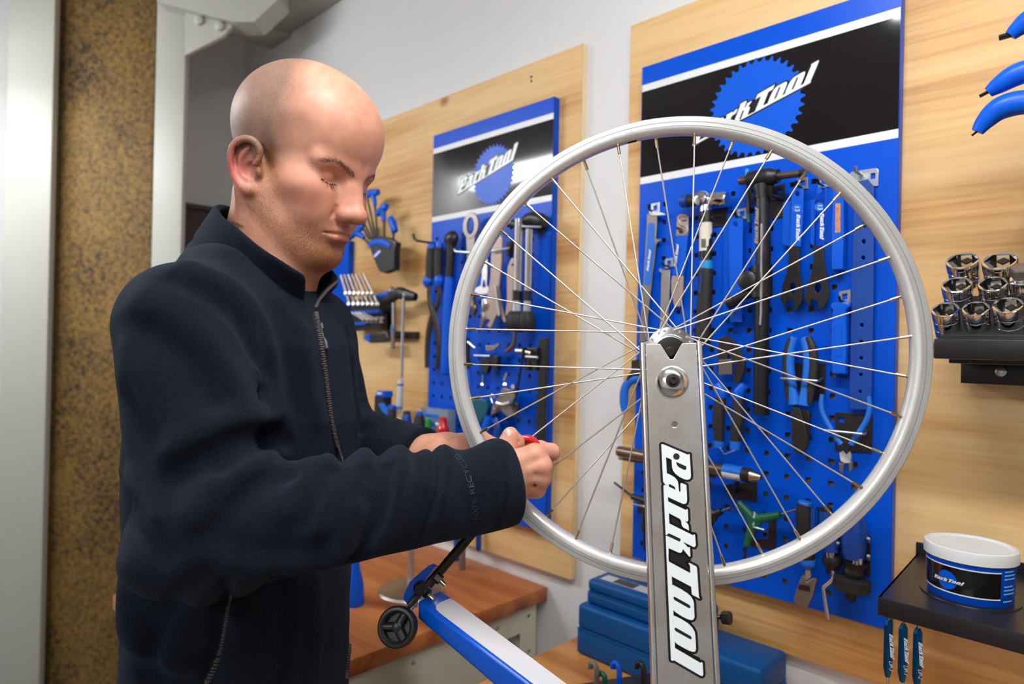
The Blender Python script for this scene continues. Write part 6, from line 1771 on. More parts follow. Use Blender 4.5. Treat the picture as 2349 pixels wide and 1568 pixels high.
for i, (a, b) in enumerate((((340,170),(440,510)), ((385,150),(460,505)), ((330,330),(420,520)))):
    t = T('bare_hex_shaft', ['bare dark hex rod standing behind the handles in the wedge holder', 'bare dark hex rod standing in the middle of the wedge holder', 'short bare hex rod at the left of the wedge holder'][i], 'hex rod', *ZJ(a)[0], EY)
    wtube('rod', [(*ZJ(a)[0], EY-0.006, 0.0036), (*ZJ(b)[0], EY-0.006, 0.0036)], DKMET, t, 6)
# combination wrench rack
RY = PLYY-0.06
rk = T('wrench_rack', 'black rack with blue rails holding the combination wrenches', 'rack', 850, 720, RY)
wplate('back', ZJ((250,1110),(520,1040),(640,1120),(640,1390),(260,1390)), PLYY-0.004, 0.004, BLACK, rk, 0.0005)
wplate('blue_rail', ZJ((240,1205),(490,1195),(490,1225),(245,1240)), RY, 0.012, BLUE2, rk, 0.001)
wplate('blue_rail', ZJ((230,1315),(360,1310),(360,1340),(240,1345)), RY, 0.012, BLUE2, rk, 0.001)
wplate('black_rail', ZJ((220,1160),(490,1150),(495,1198),(230,1205)), RY+0.006, 0.02, BLACK, rk, 0.001)
wplate('lower_tray', ZJ((210,1250),(360,1245),(520,1230),(520,1380),(210,1400)), RY+0.012, 0.02, BLACKP, rk, 0.002)
for k in range(7):
    x0 = 130+k*36; x1 = 205+k*44
    t = T('combination_wrench', 'chrome combination wrench standing slanted in the black rack', 'wrench', *ZJ((x0, 880))[0], RY, 'combination wrenches in the rack')
    wch('shaft', ZJ((x0, 872-k*2), (x1, 1120)), [0.0058, 0.0052], RY-0.010-0.003*k, BRONZE if k % 2 else NICKEL, t, 0, 8, 0.6)
    for yy, rr in ((1040, 0.0068), (1140, 0.0072)):
        lathe('ring_end', [(-0.004, rr*0.8), (-0.003, rr), (0.003, rr), (0.004, rr*0.8)], onY(*ZJ((x0+(x1-x0)*(yy-872)/250, yy))[0], RY-0.014-0.003*k), (0.2,-1,0.2), CHROME, t, 14)
for k in range(4):
    t = T('open_end_wrench', 'chrome open-end wrench lying in the lower tray of the rack', 'wrench', *ZJ((250+k*40, 1250))[0], RY-0.01, 'open-end wrenches in the lower tray')
    wch('shaft', ZJ((235+k*34,1225),(300+k*34,1262),(350+k*44,1300)), [0.0052, 0.0048, 0.0066], RY-0.018-0.004*k, CHROME if k < 3 else NICKEL, t, 3, 10, 0.6)
    wplate('jaw', ZJ((340+k*44,1280),(385+k*44,1262),(410+k*44,1275),(380+k*44,1296),(395+k*44,1318),(360+k*44,1325)), RY-0.016-0.004*k, 0.006, NICKEL, t, 0.001)
# ratchets on their holder
rh_ = T('ratchet_holder', 'black curved holder arm carrying the chrome extension bars', 'holder', 920, 690, RY)
wch('arm', ZJ((500,1120),(580,1095),(680,1040),(760,1060),(840,1075)), [0.012, 0.016, 0.018, 0.017, 0.012], RY-0.006, BLACK, rh_, 4, 14, 0.7)
wplate('clip_bar', ZJ((560,1395),(838,1405),(835,1472),(560,1470)), PLYY-0.016, 0.016, BLACK, rh_, 0.001)
wch('blue_rail', ZJ((470,1075),(530,1060),(595,1040)), [0.007, 0.007, 0.007], RY-0.012, BLUE2, rh_, 2)
for lb, pts, m2 in (('short chrome extension bar with a blue ring', ((628,1130),(628,1340),(625,1560)), 0), ('long chrome breaker bar with a white handle and blue rings', ((728,1080),(718,1330),(708,1840)), 1)):
    t = T('extension_bar', lb, 'extension bar', *ZJ(pts[0])[0], RY)
    wch('bar', ZJ(*pts), [0.0048, 0.0046, 0.0044], RY-0.014, CHROME, t, 0, 12, 1.0)
    lathe('knob', [(-0.008, 0.003), (-0.006, 0.008), (0.004, 0.009), (0.008, 0.005)], onY(*ZJ((612,1005) if not m2 else (740,1050))[0], RY-0.014), (0,0,1), CHROME, t, 16)
    if not m2:
        wch('sleeve', ZJ((627,1340),(625,1470),(624,1570)), [0.0075, 0.0068, 0.0060], RY-0.014, NICKEL, t, 0, 12, 1.0)
        wch('ring', ZJ((627,1375),(627,1395)), [0.0080, 0.0080], RY-0.014, BLUEL, t, 0, 12, 1.0)
    else:
        wch('grip', [(919,870),(918,900),(915,940),(914,948)], [0.0085, 0.0090, 0.0090, 0.0060], RY-0.014, mat('grip_white', srgb(206,206,204), 0.45), t, 0, 14, 1.0)
        for a_ in ((918.5,880,918.4,884), (916,932,915.8,936)): wch('ring', [(a_[0],a_[1]),(a_[2],a_[3])], [0.0098, 0.0098], RY-0.014, BLUEL, t, 0, 14, 1.0)
t = T('blue_black_pliers', 'folded black tool with a blue cheek under the wrench rack', 'pliers', 862, 772, RY)
wplate('body', ZJ((395,1425),(560,1405),(585,1470),(545,1505),(400,1512)), RY-0.010, 0.020, BLACKP, t, 0.004)
wplate('cheek', ZJ((345,1450),(395,1425),(400,1510),(350,1475)), RY-0.012, 0.018, BLUE2, t, 0.003)
# third panel, mostly hidden by the head
x3 = onY(799, 640, PANY)[0]; z3 = onY(799, 552, PANY)[2]
P3 = pegboard('low blue pegboard mostly hidden behind the chin of the mechanic', x3-0.36, x3, zb, z3, 0, z3, lettering=False)
# ------------------------------------------------------------------ narrow shelf with drivers and caps in front of the board
SHY = PLYY-0.10
zsh = onY(960, 1022, SHY)[2]
sh = thing('tool_shelf', 'narrow black shelf on the plywood carrying the driver handles and the red cap', 'shelf', (onY(960,1022,SHY)[0], PLYY, zsh))
xa, xb = onY(820, 1000, SHY)[0], onY(1058, 1000, SHY)[0]
box('tray', (xa, SHY-0.05, zsh-0.012), (xb, PANY-0.0008, zsh), BLACKP, sh, 0.002)
box('front_lip', (xa, SHY-0.052, zsh-0.012), (xb, SHY-0.05, zsh+0.018), BLACKP, sh, 0.0008)
def cone_item(name, label, cat, px, ptop, r0, r1, m, capm=None, Y=SHY, stripe=None):
    t = T(name, label, cat, px, ptop, Y)
    p = onY(px, ptop, Y); h = p[2]-zsh
    t.location = Vector((p[0], p[1], zsh))
    lathe('handle', [(0, r0*0.8), (h*0.25, r0), (h*0.6, (r0+r1)/2), (h*0.94, r1), (h, r1*0.8)], (p[0], p[1], zsh), (0,0,1), m, t, 20)
    if capm: lathe('cap', [(h*0.93, r1*1.02), (h*1.0, r1*0.9), (h*1.03, r1*0.5)], (p[0], p[1], zsh), (0,0,1), capm, t, 20)
    if stripe:
        q = Vector((p[0], p[1], zsh))+Vector((-0.004, -r0*0.96, 0)); 
        raw('stripe', *tube_data([q+Vector((0,0,h*0.15)), q+Vector((0,(r0-r1)*0.8,h*0.85))], 0.0030, 8), stripe, t)
    return t
def kx(x, y): return ZK((x, y))[0]
cone_item('tapered_driver', 'black tapered driver handle with a blue end, next to the sleeve', 'driver', kx(900,0)[0], kx(0,1025)[1], 0.016, 0.012, BLACKR, BLUE2)
cone_item('tapered_driver', 'all blue tapered driver handle on the narrow shelf', 'driver', kx(1105,0)[0], kx(0,1110)[1], 0.0205, 0.0110, BLUED, BLACK)
cone_item('tapered_driver', 'black tapered driver handle with a blue stripe on the narrow shelf', 'driver', kx(1285,0)[0], kx(0,1118)[1], 0.0205, 0.0110, BLACKR, BLUE2, SHY, BLUED)
t = cone_item('green_driver', 'bright green driver between the tapered drivers and the red cap', 'driver', kx(1402,0)[0], kx(0,1200)[1], 0.010, 0.0075, GREENB)
t = T('red_capped_bottle', 'small black bottle with a red screw cap', 'bottle', *kx(1610,1180), SHY); p = onY(*kx(1610,1180), SHY); h = p[2]-zsh
t.location = Vector((p[0], p[1], zsh))
lathe('bottle', [(0, 0.012), (h*0.30, 0.012), (h*0.36, 0.009)], (p[0], p[1], zsh), (0,0,1), BLACK, t, 20)
lathe('cap', [(h*0.30, 0.0160), (h*0.66, 0.0168), (h*0.74, 0.0115), (h*0.97, 0.0100), (h, 0.0075)], (p[0], p[1], zsh), (0,0,1), RED, t, 24)
lathe('nozzle', [(0, 0.0020), (0.010, 0.0042), (0.014, 0.0040)], (p[0]-0.010, p[1]-0.002, zsh+h*0.74), (-1,-0.2,0.2), WHITE, t, 12)
t = T('clear_case', 'clear plastic blister case with blue prints behind the red cap', 'case', *kx(1500,1050), SHY+0.03)
a = onY(*kx(1320,1040), SHY+0.035); b = onY(*kx(1690,1060), SHY+0.035)
GLASSY = mat('clear_plastic', (0.62, 0.78, 0.84, 1), 0.12, trans=0.75)
box('shell', (a[0], SHY+0.03, zsh), (b[0], SHY+0.06, a[2]), GLASSY, t, 0.003)
for k, yy in enumerate((1165, 1275, 1385)):
    q = onY(*kx(1450, yy), SHY+0.028); box('blue_print', (q[0]-0.030, SHY+0.0285, q[2]-0.004), (q[0]+0.030, SHY+0.0295, q[2]+0.004), BLUEL, t, 0.0004)
t = T('blue_cap_box', 'small blue box with a pale top leaning behind the sleeve', 'box', *kx(720,850), SHY)
wplate('body', [kx(*q) for q in ((655,900),(690,820),(780,830),(785,905),(770,1300),(640,1300))], SHY, 0.03, BLACK, t, 0.003)
wplate('blue_top', [kx(*q) for q in ((655,905),(690,815),(782,828),(788,910))], SHY-0.004, 0.034, BLUE2, t, 0.003)
wplate('pale_label', [kx(*q) for q in ((695,838),(755,842),(755,870),(690,868))], SHY-0.0046, 0.0004, WHITE, t, 0)
wplate('blue_flap', [kx(*q) for q in ((700,1000),(760,985),(850,1110),(835,1165),(770,1120))], SHY-0.012, 0.008, BLUEL, t, 0.002)
t = T('white_tipped_marker', 'thin red marker with a white tip between two driver handles', 'marker', *kx(1002,1220), SHY)
p = onY(*kx(1000,1200), SHY); h = p[2]-zsh; t.location = Vector((p[0], p[1], zsh))
lathe('barrel', [(0, 0.005), (h*0.55, 0.005)], (p[0], p[1], zsh), (0,0,1), RED, t, 12)
lathe('tip', [(h*0.55, 0.0055), (h*0.95, 0.0060), (h, 0.004)], (p[0], p[1], zsh), (0,0,1), WHITE, t, 12)
# ------------------------------------------------------------------ right side: hex handles, sockets, shelf with tub
def tb(a, b, t): return np.array(a)*(1-t)+np.array(b)*t
PHY = 1.02
for lb, pts, rr, tip in (('blue hex handle with a thick black stub, highest of three on the plywood', ((2318,82),(2335,66),(2362,46),(2400,28),(2432,22)), (0.0075,0.0105,0.0135,0.0130,0.0110), ((2292,87),(2320,79),0.0036)),
    ('blue curved hex handle with a short black stub, middle of three on the plywood', ((2267,212),(2290,196),(2330,172),(2375,158),(2420,150)), (0.0070,0.0110,0.0140,0.0135,0.0120), ((2247,221),(2270,209),0.0022)),
    ('blue curved hex handle with a fine black stub, lowest of three on the plywood', ((2242,302),(2262,276),(2292,250),(2335,236),(2375,236),(2432,240)), (0.0075,0.0115,0.0145,0.0150,0.0135,0.0120), ((2229,311),(2246,298),0.0014))):
    t = T('curved_hex_key', lb, 'hex key', *pts[0], PHY)
    wtube('handle', [(x, y, PHY, r) for (x, y), r in zip(pts, rr)], BLUE2, t, 20, 6, 0.85, (0,1,0))
    wtube('hex_rod', [(*tip[0], PHY, tip[2]), (*tip[1], PHY, tip[2])], BLACK, t, 6)
hx0 = onY(2420, 150, PHY)
t = thing('hex_key_rail', 'black wall rail that carries the curved blue hex handles', 'rail', (hx0[0], PLYY, hx0[2]-0.1))
box('rail', (hx0[0]-0.02, PHY-0.02, hx0[2]-0.16), (hx0[0]+0.10, PLYY-0.0005, hx0[2]-0.12), BLACKP, t, 0.002)
box('upright', (hx0[0]+0.0, PHY-0.012, hx0[2]-0.13), (hx0[0]+0.03, PHY+0.02, hx0[2]+0.12), BLACKP, t, 0.002)
# socket rack
SK = 1.06
def sk(px, py, Y=SK): return Vector(onY(px, py, Y))
rack = T('socket_rack', 'black metal rack holding chrome sockets', 'rack', 2250, 800, SK)
f0 = onY(2142, 802, SK-0.02); x0 = f0[0]; x1 = x0+0.34
zt_ = onY(2142, 776, SK-0.02)[2]; zb_ = onY(2142, 822, SK-0.02)[2]
box('front_bar', (x0, SK-0.024, zb_), (x1, SK-0.004, zt_), BLACKP, rack, 0.003)
box('rail_rib', (x0+0.004, SK-0.012, zt_-0.001), (x1, SK-0.0095, zt_+0.0016), BLACK, rack, 0.0006)
box('rail_rib', (x0+0.004, SK-0.005, zt_-0.001), (x1, SK-0.0025, zt_+0.0051), BLACK, rack, 0.0006)
box('bed', (x0, SK-0.004, zb_+0.004), (x1, PLYY-0.02, zt_), BLACKP, rack, 0.002)
# slanted bed behind
V_ = [(x0+0.006, SK-0.002, zt_), (x1, SK-0.002, zt_), (x1, SK+0.062, zt_+0.062), (x0+0.006, SK+0.062, zt_+0.062), (x0+0.006, SK+0.10, zb_+0.01), (x1, SK+0.10, zb_+0.01)]
raw('slanted_bed', V_, [(0,1,2,3), (3,2,5,4), (0,3,4), (1,5,2)], BLACKP, rack)
box('wall_bracket', (onY(2204,850,1.15)[0], 1.15, onY(2204,878,1.15)[2]), (x1, PLYY-0.0005, onY(2204,826,1.15)[2]), BLACKP, rack, 0.001)
box('bracket_arm', (onY(2204,850,1.15)[0], SK+0.01, zb_-0.006), (x1, PLYY-0.001, zb_+0.006), BLACKP, rack, 0.002)
lathe('screw', [(0, 0.0075), (0.004, 0.0068), (0.006, 0.003)], onY(2297, 852, 1.15), (0,-1,0), ZINC, rack, 18)
lathe('end_screw', [(0, 0.0048), (0.003, 0.0044), (0.0055, 0.002)], (x0, SK-0.014, (zb_+zt_)/2+0.004), (-0.8,-0.6,0), CHROME, rack, 16)
SAX = Vector((0.02, -0.66, 0.75)).normalized()
def socket(px, py, rpx, Y, label, hgt=0.036, bolt=False):
    c = sk(px, py, Y)                       # centre of the open end
    z_ = (np.array(c)-CP) @ _F
    r = rpx/FPX*z_*0.80
    t = thing('socket', label, 'socket', c-SAX*hgt, 'chrome sockets in the rack')
    a, u, v = basis(SAX)
    n = 36
    def hexr(k, rr):                        # hexagonal hole edge
        th = 2*PI*k/n; s = (th % (PI/3))-PI/6
        return rr*math.cos(PI/6)/math.cos(s)
    rings = []
    rings.append([(r*0.92, -hgt)]*n)
    prof = [(r*0.92, -hgt), (r*0.96, -hgt+0.001), (r*0.96, -hgt*0.70), (r*0.93, -hgt*0.685), (r*0.97, -hgt*0.67), (r*0.97, -hgt*0.38), (r*0.94, -hgt*0.365), (r, -hgt*0.35), (r, -0.0016), (r*0.975, -0.0003), (r*0.945, 0.0)]
    V = []; Fc = []
    for rr, h in prof:
        for k in range(n):
            th = 2*PI*k/n; V.append(c+u*(rr*math.cos(th))+v*(rr*math.sin(th))+a*h)
    for h, sc in ((-0.0006, 0.90), (-hgt*0.55, 0.88), (-hgt*0.56, 0.55)):
        for k in range(n):
            th = 2*PI*k/n; rr = hexr(k, r*sc); V.append(c+u*(rr*math.cos(th))+v*(rr*math.sin(th))+a*h)
    m_ = len(prof)+3
    for i in range(m_-1):
        for k in range(n): Fc.append((i*n+k, i*n+(k+1) % n, (i+1)*n+(k+1) % n, (i+1)*n+k))
    Fc.append(tuple(range(n-1, -1, -1))); Fc.append(tuple((m_-1)*n+k for k in range(n)))
    raw('barrel', V, Fc, CHROME, t, 28)
    lathe('drive_square', [(0, r*0.38), (0.001, r*0.38)], c-SAX*hgt*0.555, SAX, DKMET, t, 4, None)
    return t, c, r
rows = [(2207,597,41,1.115,'large chrome socket at the back of the rack, the one nearer the rim'), (2293,598,43,1.115,'large chrome socket at the back of the rack, the one beside the hex bolt'),
        (2194,652,38,1.087,'middle-row chrome socket, the one nearer the rim'), (2277,650,36,1.087,'middle-row chrome socket, the one beside the hex bolt'),
        (2168,709,35,1.058,'front-row chrome socket at the end of the rack by the rim'), (2238,707,34,1.058,'front-row chrome socket between two others'), (2312,699,38,1.058,'front-row chrome socket below the hex bolt')]
for px, py, rp, Y, lb in rows:
    t, c, r = socket(px, py, rp, Y, lb, 0.040 if Y > 1.1 else 0.044)
    if Y < 1.07:
        b = c-SAX*0.044
        box('retaining_clip', (b.x-0.0055, b.y-0.0005, b.z-0.012), (b.x+0.0055, b.y+0.002, b.z+0.002), BLUE2, rack, 0.0006)
bt = thing('hex_bolt_socket', 'nickel hex bit socket with a bolt-shaped tip', 'socket', sk(2339,650,1.075))
bc = sk(2340, 612, 1.072)
lathe('hex_tip', [(-0.014, 0.0110), (-0.002, 0.0110), (0.0, 0.0095)], bc, SAX, NICKEL, bt, 6, None)
lathe('flange', [(-0.019, 0.0088), (-0.014, 0.0092)], bc, SAX, CHROME, bt, 20)
lathe('barrel', [(-0.042, 0.0130), (-0.030, 0.0130), (-0.029, 0.0125), (-0.020, 0.0130), (-0.0185, 0.0118)], bc, SAX, CHROME, bt, 24)
# lower shelf
pb = onY(2105, 1268, PLYY-0.001); zs = pb[2]
pf = onZ(2014, 1369, zs)
shelf = thing('metal_shelf', 'black metal shelf with a folded front that carries the grease tub', 'shelf', (pf[0]+0.1, PLYY, zs-0.03))
xr = 0.55; zl = onY(2014, 1409, pf[1])[2]
V_ = [(pf[0], pf[1], zs), (xr, pf[1], zs), (xr, PLYY-0.001, zs), (pb[0], PLYY-0.001, zs)]
th_ = 0.0025
raw('top_plate', V_+[(x, y, z-th_) for x, y, z in V_], [(0,1,2,3), (7,6,5,4), (0,4,5,1), (1,5,6,2), (2,6,7,3), (3,7,4,0)], BLACKP, shelf)
box('front_flange', (pf[0], pf[1]-0.0015, zl), (xr, pf[1]+0.0015, zs+0.0004), BLACKP, shelf, 0.0012)
fl = [(pf[0], pf[1], zs), (pb[0], PLYY-0.001, zs), (pb[0], PLYY-0.001, zl), (pf[0], pf[1], zl)]
raw('side_flange', fl+[(x+0.0025, y, z) for x, y, z in fl], [(3,2,1,0), (4,5,6,7), (0,1,5,4), (1,2,6,5), (2,3,7,6), (3,0,4,7)], BLACKP, shelf)
zu = onY(2105, 1243, PLYY-0.004)[2]
box('wall_flange', (pb[0]-0.002, PLYY-0.004, zs-0.02), (xr, PLYY-0.0005, zu), BLACKP, shelf, 0.001)
# tub of grease
tc_ = onZ(2224, 1364, zs); TR = 0.0510; TH = 0.058
tub = thing('grease_tub', 'round blue grease tub with a black lettered label and a frosted white lid', 'tub', (tc_[0], tc_[1], zs))
tcv = Vector((tc_[0], tc_[1], zs))
lathe('recess_ring', [(0.0002, TR*1.10), (0.0016, TR*1.09)], tcv, (0,0,1), BLACKP, tub, 48)
lathe('cup', [(0.0, TR*0.90), (0.002, TR*0.93), (TH, TR*0.975), (TH+0.002, TR*0.975)], tcv, (0,0,1), BLUE, tub, 64, 40)
lathe('lid', [(TH-0.006, TR*1.005), (TH-0.005, TR*1.03), (TH+0.006, TR*1.035), (TH+0.0095, TR*1.02), (TH+0.0105, TR*0.99), (TH+0.0100, TR*0.90), (TH+0.0080, TR*0.86), (TH+0.0080, TR*0.10)], tcv, (0,0,1), CLEAR, tub, 64, 40)
def on_tub(ang, h, lift=0.0003):
    r = TR*(0.93+0.045*h/TH)+lift
    return tcv+Vector((r*math.cos(ang), r*math.sin(ang), h))
cdir = math.atan2(-tc_[1], -tc_[0])         # towards the camera
def label_band(name, a0, a1, h0, h1, m, lift):
    V = []; n = 40
    for i in range(n+1):
        a = a0+(a1-a0)*i/n; V += [on_tub(a, h0, lift), on_tub(a, h1, lift)]
    raw(name, V, [(2*i, 2*i+2, 2*i+3, 2*i+1) for i in range(n)], m, tub, 60)
label_band('black_label', cdir-1.65, cdir+0.72, 0.0125, 0.0445, BLACKG, 0.0003)
label_band('white_line', cdir-1.65, cdir+0.72, 0.0108, 0.0125, WHITE, 0.0004)
label_band('white_line', cdir-1.65, cdir+0.72, 0.0445, 0.0462, WHITE, 0.0004)
ga, gh = cdir-0.52, 0.0268
G = gear2d((0, 0), 0.0128, 30, 0.09)
raw('gear_emblem', [on_tub(ga+p[0]/TR, gh+p[1], 0.0007) for p in G], [tuple(range(len(G)))], BLUE2, tub)
LL = 0.037
logo(tub, None, 0.0002, True, None, lambda u, v, h: on_tub(ga+((u-0.5)*LL)/TR, gh-0.0025+v*LL*0.95, 0.0009+h))
for k in range(9):
    h = 0.047-k*0.0047
    if k in (3, 7): continue
    label_band('fine_print', cdir+0.80, cdir+0.80+(0.32 if k in (0, 4, 8) else 0.42), h-0.0011, h+0.0008, mat('print_pale_blue', srgb(120,190,235), 0.4), 0.0006)
# three hex punches under the shelf
for px, num, lb in ((2039, 'UP-3', 'blue hex punch printed UP-3 hanging under the shelf end'), (2072.5, 'UP-1', 'blue hex punch printed UP-1 hanging between the other two'), (2106, 'UP-2', 'blue hex punch printed UP-2 hanging under the shelf')):
    i = (px-2039)/33.5
    top = 1414+i*9.5
    Yp = pf[1]+0.012
    t = T('hex_punch', lb, 'punch', px, top, Yp, 'blue hex punches under the shelf')
    a = Vector(onY(px, top, Yp)); 
    ANOD = mat('blue_anodised', (0.006, 0.10, 0.30, 1), 0.28, metal=0.85)
    lathe('body', [(0.004, 0.0030), (0.010, 0.0054), (0.066+0.0*i, 0.0056), (0.078, 0.0030)], a, (0,0,-1), ANOD, t, 6, None)
    lathe('pin', [(-0.006, 0.0016), (0.005, 0.0016)], a, (0,0,-1), BRASS, t, 10)
    raw('point', *tube_data([a+Vector((0,0,-0.077)), a+Vector((0,0,-0.092))], [0.0022, 0.0012], 8), ZINC, t)
    mini_logo(t, (px+1, top+38), (px+4, top+92), Yp-0.0052, m=mat('print_silver', srgb(190,205,215), 0.4), asp=1.15)
    text('size_print', num, (px, top+100), (px+1, top+122), Yp-0.0052, mat('print_silver'), t)

# ------------------------------------------------------------------ benches
zb1 = onY(1256, 1345, WY-0.003)[2]; xb1 = onY(1256, 1345, WY-0.003)[0]
bench = thing('steel_bench', 'cream enamelled steel bench with a thick reddish wooden top under the far pegboard', 'workbench', (xb1-0.4, WY-0.4, 0.0))
box('wooden_top', (xb1-0.64, WY-0.78, zb1-0.034), (xb1, WY-0.002, zb1), BENCHW, bench, 0.003)
zf = zb1-0.034
def holed_panel(name, x, y0, y1, z0, z1, holes, m, parent, th=0.004):
    """steel end panel in the YZ plane at x, facing +X, with drilled holes"""
    M = frame((0,1,0), (0,0,1), (1,0,0), (x, 0, 0))
    return plate2d(name, [[(y0,z0),(y1,z0),(y1,z1),(y0,z1)]]+holes, M, th, m, parent, 0.0, None)
hs = [circ((WY-0.055, zf-0.028), 0.006, 14), circ((WY-0.052, zf-0.115), 0.006, 14), circ((WY-0.16, zf-0.028), 0.006, 14), circ((WY-0.40, zf-0.028), 0.006, 14), circ((WY-0.60, zf-0.028), 0.006, 14)]
win = [(WY-0.26, zf-0.085), (WY-0.075, zf-0.085), (WY-0.075, zf-0.4), (WY-0.26, zf-0.4)]
holed_panel('end_panel', xb1-0.012, WY-0.70, WY-0.03, zf-0.14, zf, hs+[[(WY-0.20, zf-0.060), (WY-0.085, zf-0.060), (WY-0.085, zf-0.125), (WY-0.20, zf-0.125)]], CREAM, bench)
for yy in (WY-0.70, WY-0.08):
    for xx in (xb1-0.60, xb1-0.072): box('leg', (xx, yy, 0.0), (xx+0.05, yy+0.05, zf), CREAM, bench, 0.004)
box('apron', (xb1-0.60, WY-0.70, zf-0.09), (xb1-0.02, WY-0.685, zf), CREAM, bench, 0.002)
box('drawer_side', (xb1-0.08, WY-0.64, zf-0.30), (xb1-0.03, WY-0.20, zf-0.09), WALLG, bench, 0.002)
# nearer, lower bench
pl = onY(1372, 1435, WY-0.003); zb2 = pl[2]; xb2 = pl[0]
b2 = thing('low_bench', 'honey coloured wooden bench under the blue cases and the truing stand', 'workbench', (xb2+0.6, WY-0.4, 0.0))
box('wooden_top', (xb2, 0.545, zb2-0.032), (xb2+1.7, WY-0.002, zb2), BENCH2, b2, 0.003)
for yy in (0.58, WY-0.07):
    for xx in (xb2+0.03, xb2+1.62): box('leg', (xx, yy, 0.0), (xx+0.05, yy+0.05, zb2-0.032), CREAM, b2, 0.004)
box('apron', (xb2+0.03, 0.58, zb2-0.12), (xb2+1.67, 0.595, zb2-0.032), CREAM, b2, 0.002)
# blue cases
def case(label, px0, pyb, px1, Y, z, h, d, lb=None, emb=None):
    a = onY(px0, pyb, Y)[0]; b = onY(px1, pyb+150, Y)[0]
    t = thing('tool_case', label, 'tool case', ((a+b)/2, Y+d/2, z), 'blue moulded tool cases')
    box('lower_shell', (a, Y, z), (b, Y+d, z+h*0.52), BLUEC, t, 0.008, None, 3)
    box('lid', (a+0.001, Y+0.001, z+h*0.50), (b-0.001, Y+d-0.001, z+h), BLUEC, t, 0.009, None, 3)
    box('seam', (a+0.004, Y-0.0008, z+h*0.49), (b-0.004, Y+d+0.0008, z+h*0.525), BLUEC, t, 0.0005)
    return t, a, b
cz = zb2
CY = 1.085
zc1 = onY(1330, 1385, CY)[2]; h1 = zc1-cz
c1, a1, b1 = case('long blue moulded case lying on the low bench against the wall', 1322, 1420, 1748, CY, cz, h1, 0.11)
zc2 = onY(1350, 1325, CY+0.02)[2]; h2 = zc2-zc1
c2, a2_, b2_ = case('shorter blue moulded case with a pale sticker on the long case', 1344, 1380, 1600, CY+0.015, zc1, h2, 0.085)
box('pale_sticker', (a2_+0.02, CY+0.035, zc2+0.0002), (a2_+0.15, CY+0.065, zc2+0.0006), mat('sticker_grey', srgb(190,190,190), 0.5), c2)
box('dark_sticker', (a2_+0.05, CY+0.037, zc2+0.0006), (a2_+0.10, CY+0.063, zc2+0.0009), mat('sticker_dark', srgb(60,62,66), 0.5), c2)
# hex key stand on the low bench
ks = onZ(1420, 1575, zb2+0.09)
kst = thing('hex_key_stand', 'low black stand with looped hex keys on the bench by the upright', 'stand', (ks[0], ks[1], zb2))
kxs = [onZ(x, y, zb2+0.085) for x, y in ((1300,1572),(1495,1543),(1500,1600),(1320,1640))]
V_ = [tuple(k) for k in kxs]+[(k[0], k[1], zb2) for k in kxs]
raw('block', V_, [(0,1,2,3), (7,6,5,4), (0,4,5,1), (1,5,6,2), (2,6,7,3), (3,7,4,0)], BLACKP, kst)
for (px, py, nm, m_) in ((1364, 1522, 'grey', mat('grey_coat', srgb(120,116,112), 0.35)), (1383, 1545, 'green', mat('green_coat', (0.003, 0.14, 0.06, 1), 0.3)), (1416, 1522, 'blue', BLUE2), (1472, 1522, 'black', BLACK)):
    b0 = np.array(onZ(px+4, 1575, zb2+0.085)); top = onY(px, py, b0[1])
    t = thing('looped_hex_key', nm+' coated hex key with a rounded loop, standing in the black stand', 'hex key', b0)
    hgt = top[2]-b0[2]
    tube('loop', [b0+np.array((0,0,-0.03)), b0+np.array((0,0,hgt*0.6)), b0+np.array((-0.002,0,hgt*0.9)), b0+np.array((-0.0075,0,hgt)), b0+np.array((-0.0125,0,hgt*0.9)), b0+np.array((-0.0135,0,hgt*0.72))], 0.0044, m_, t, 12, 1.0, None, 5)
# lamp foot and posts on the steel bench
lf = onZ(942, 1358, zb1)
t = thing('round_foot_stand', 'round brushed steel foot with a thin post on the steel bench', 'stand', lf)
lathe('foot', [(0, 0.076), (0.004, 0.078), (0.009, 0.074), (0.011, 0.02)], lf, (0,0,1), STEEL, t, 40)
raw('post', *tube_data([Vector(lf)+Vector((0,0,0.008)), Vector(lf)+Vector((0,0,0.22))], 0.0085, 14), ZINC, t, 50)
lf2 = onZ(1060, 1306, zb1)
t = thing('steel_post', 'short steel post standing at the back of the steel bench', 'post', lf2)
raw('post', *tube_data([Vector(lf2), Vector(lf2)+Vector((0,0,0.12))], 0.0085, 14), NICKEL, t, 50)
raw('blue_sleeve', *tube_data([Vector(lf2)+Vector((-0.022,0,0.02)), Vector(lf2)+Vector((-0.016,0,0.10))], [0.010, 0.012], 12), BLUED, t, 50)
t = T('blue_stick', 'slim blue stick with a rounded end hanging below the far pegboard', 'tool', 1098, 1250, PLYY-0.02)
wch('stick', [(1097,1180),(1098,1240),(1098,1258),(1098,1263)], [0.0075, 0.0075, 0.0068, 0.003], PLYY-0.016, BLUED, t, 2, 12, 1.0)
lf3 = onZ(812, 1385, zb1)
t = thing('blue_bottle', 'blue plastic bottle edge on the steel bench behind the jacket', 'bottle', lf3)
lathe('body', [(0, 0.022), (0.006, 0.024), (0.05, 0.020), (0.08, 0.012), (0.10, 0.010)], lf3, (0,0,1), BLUE2, t, 20)

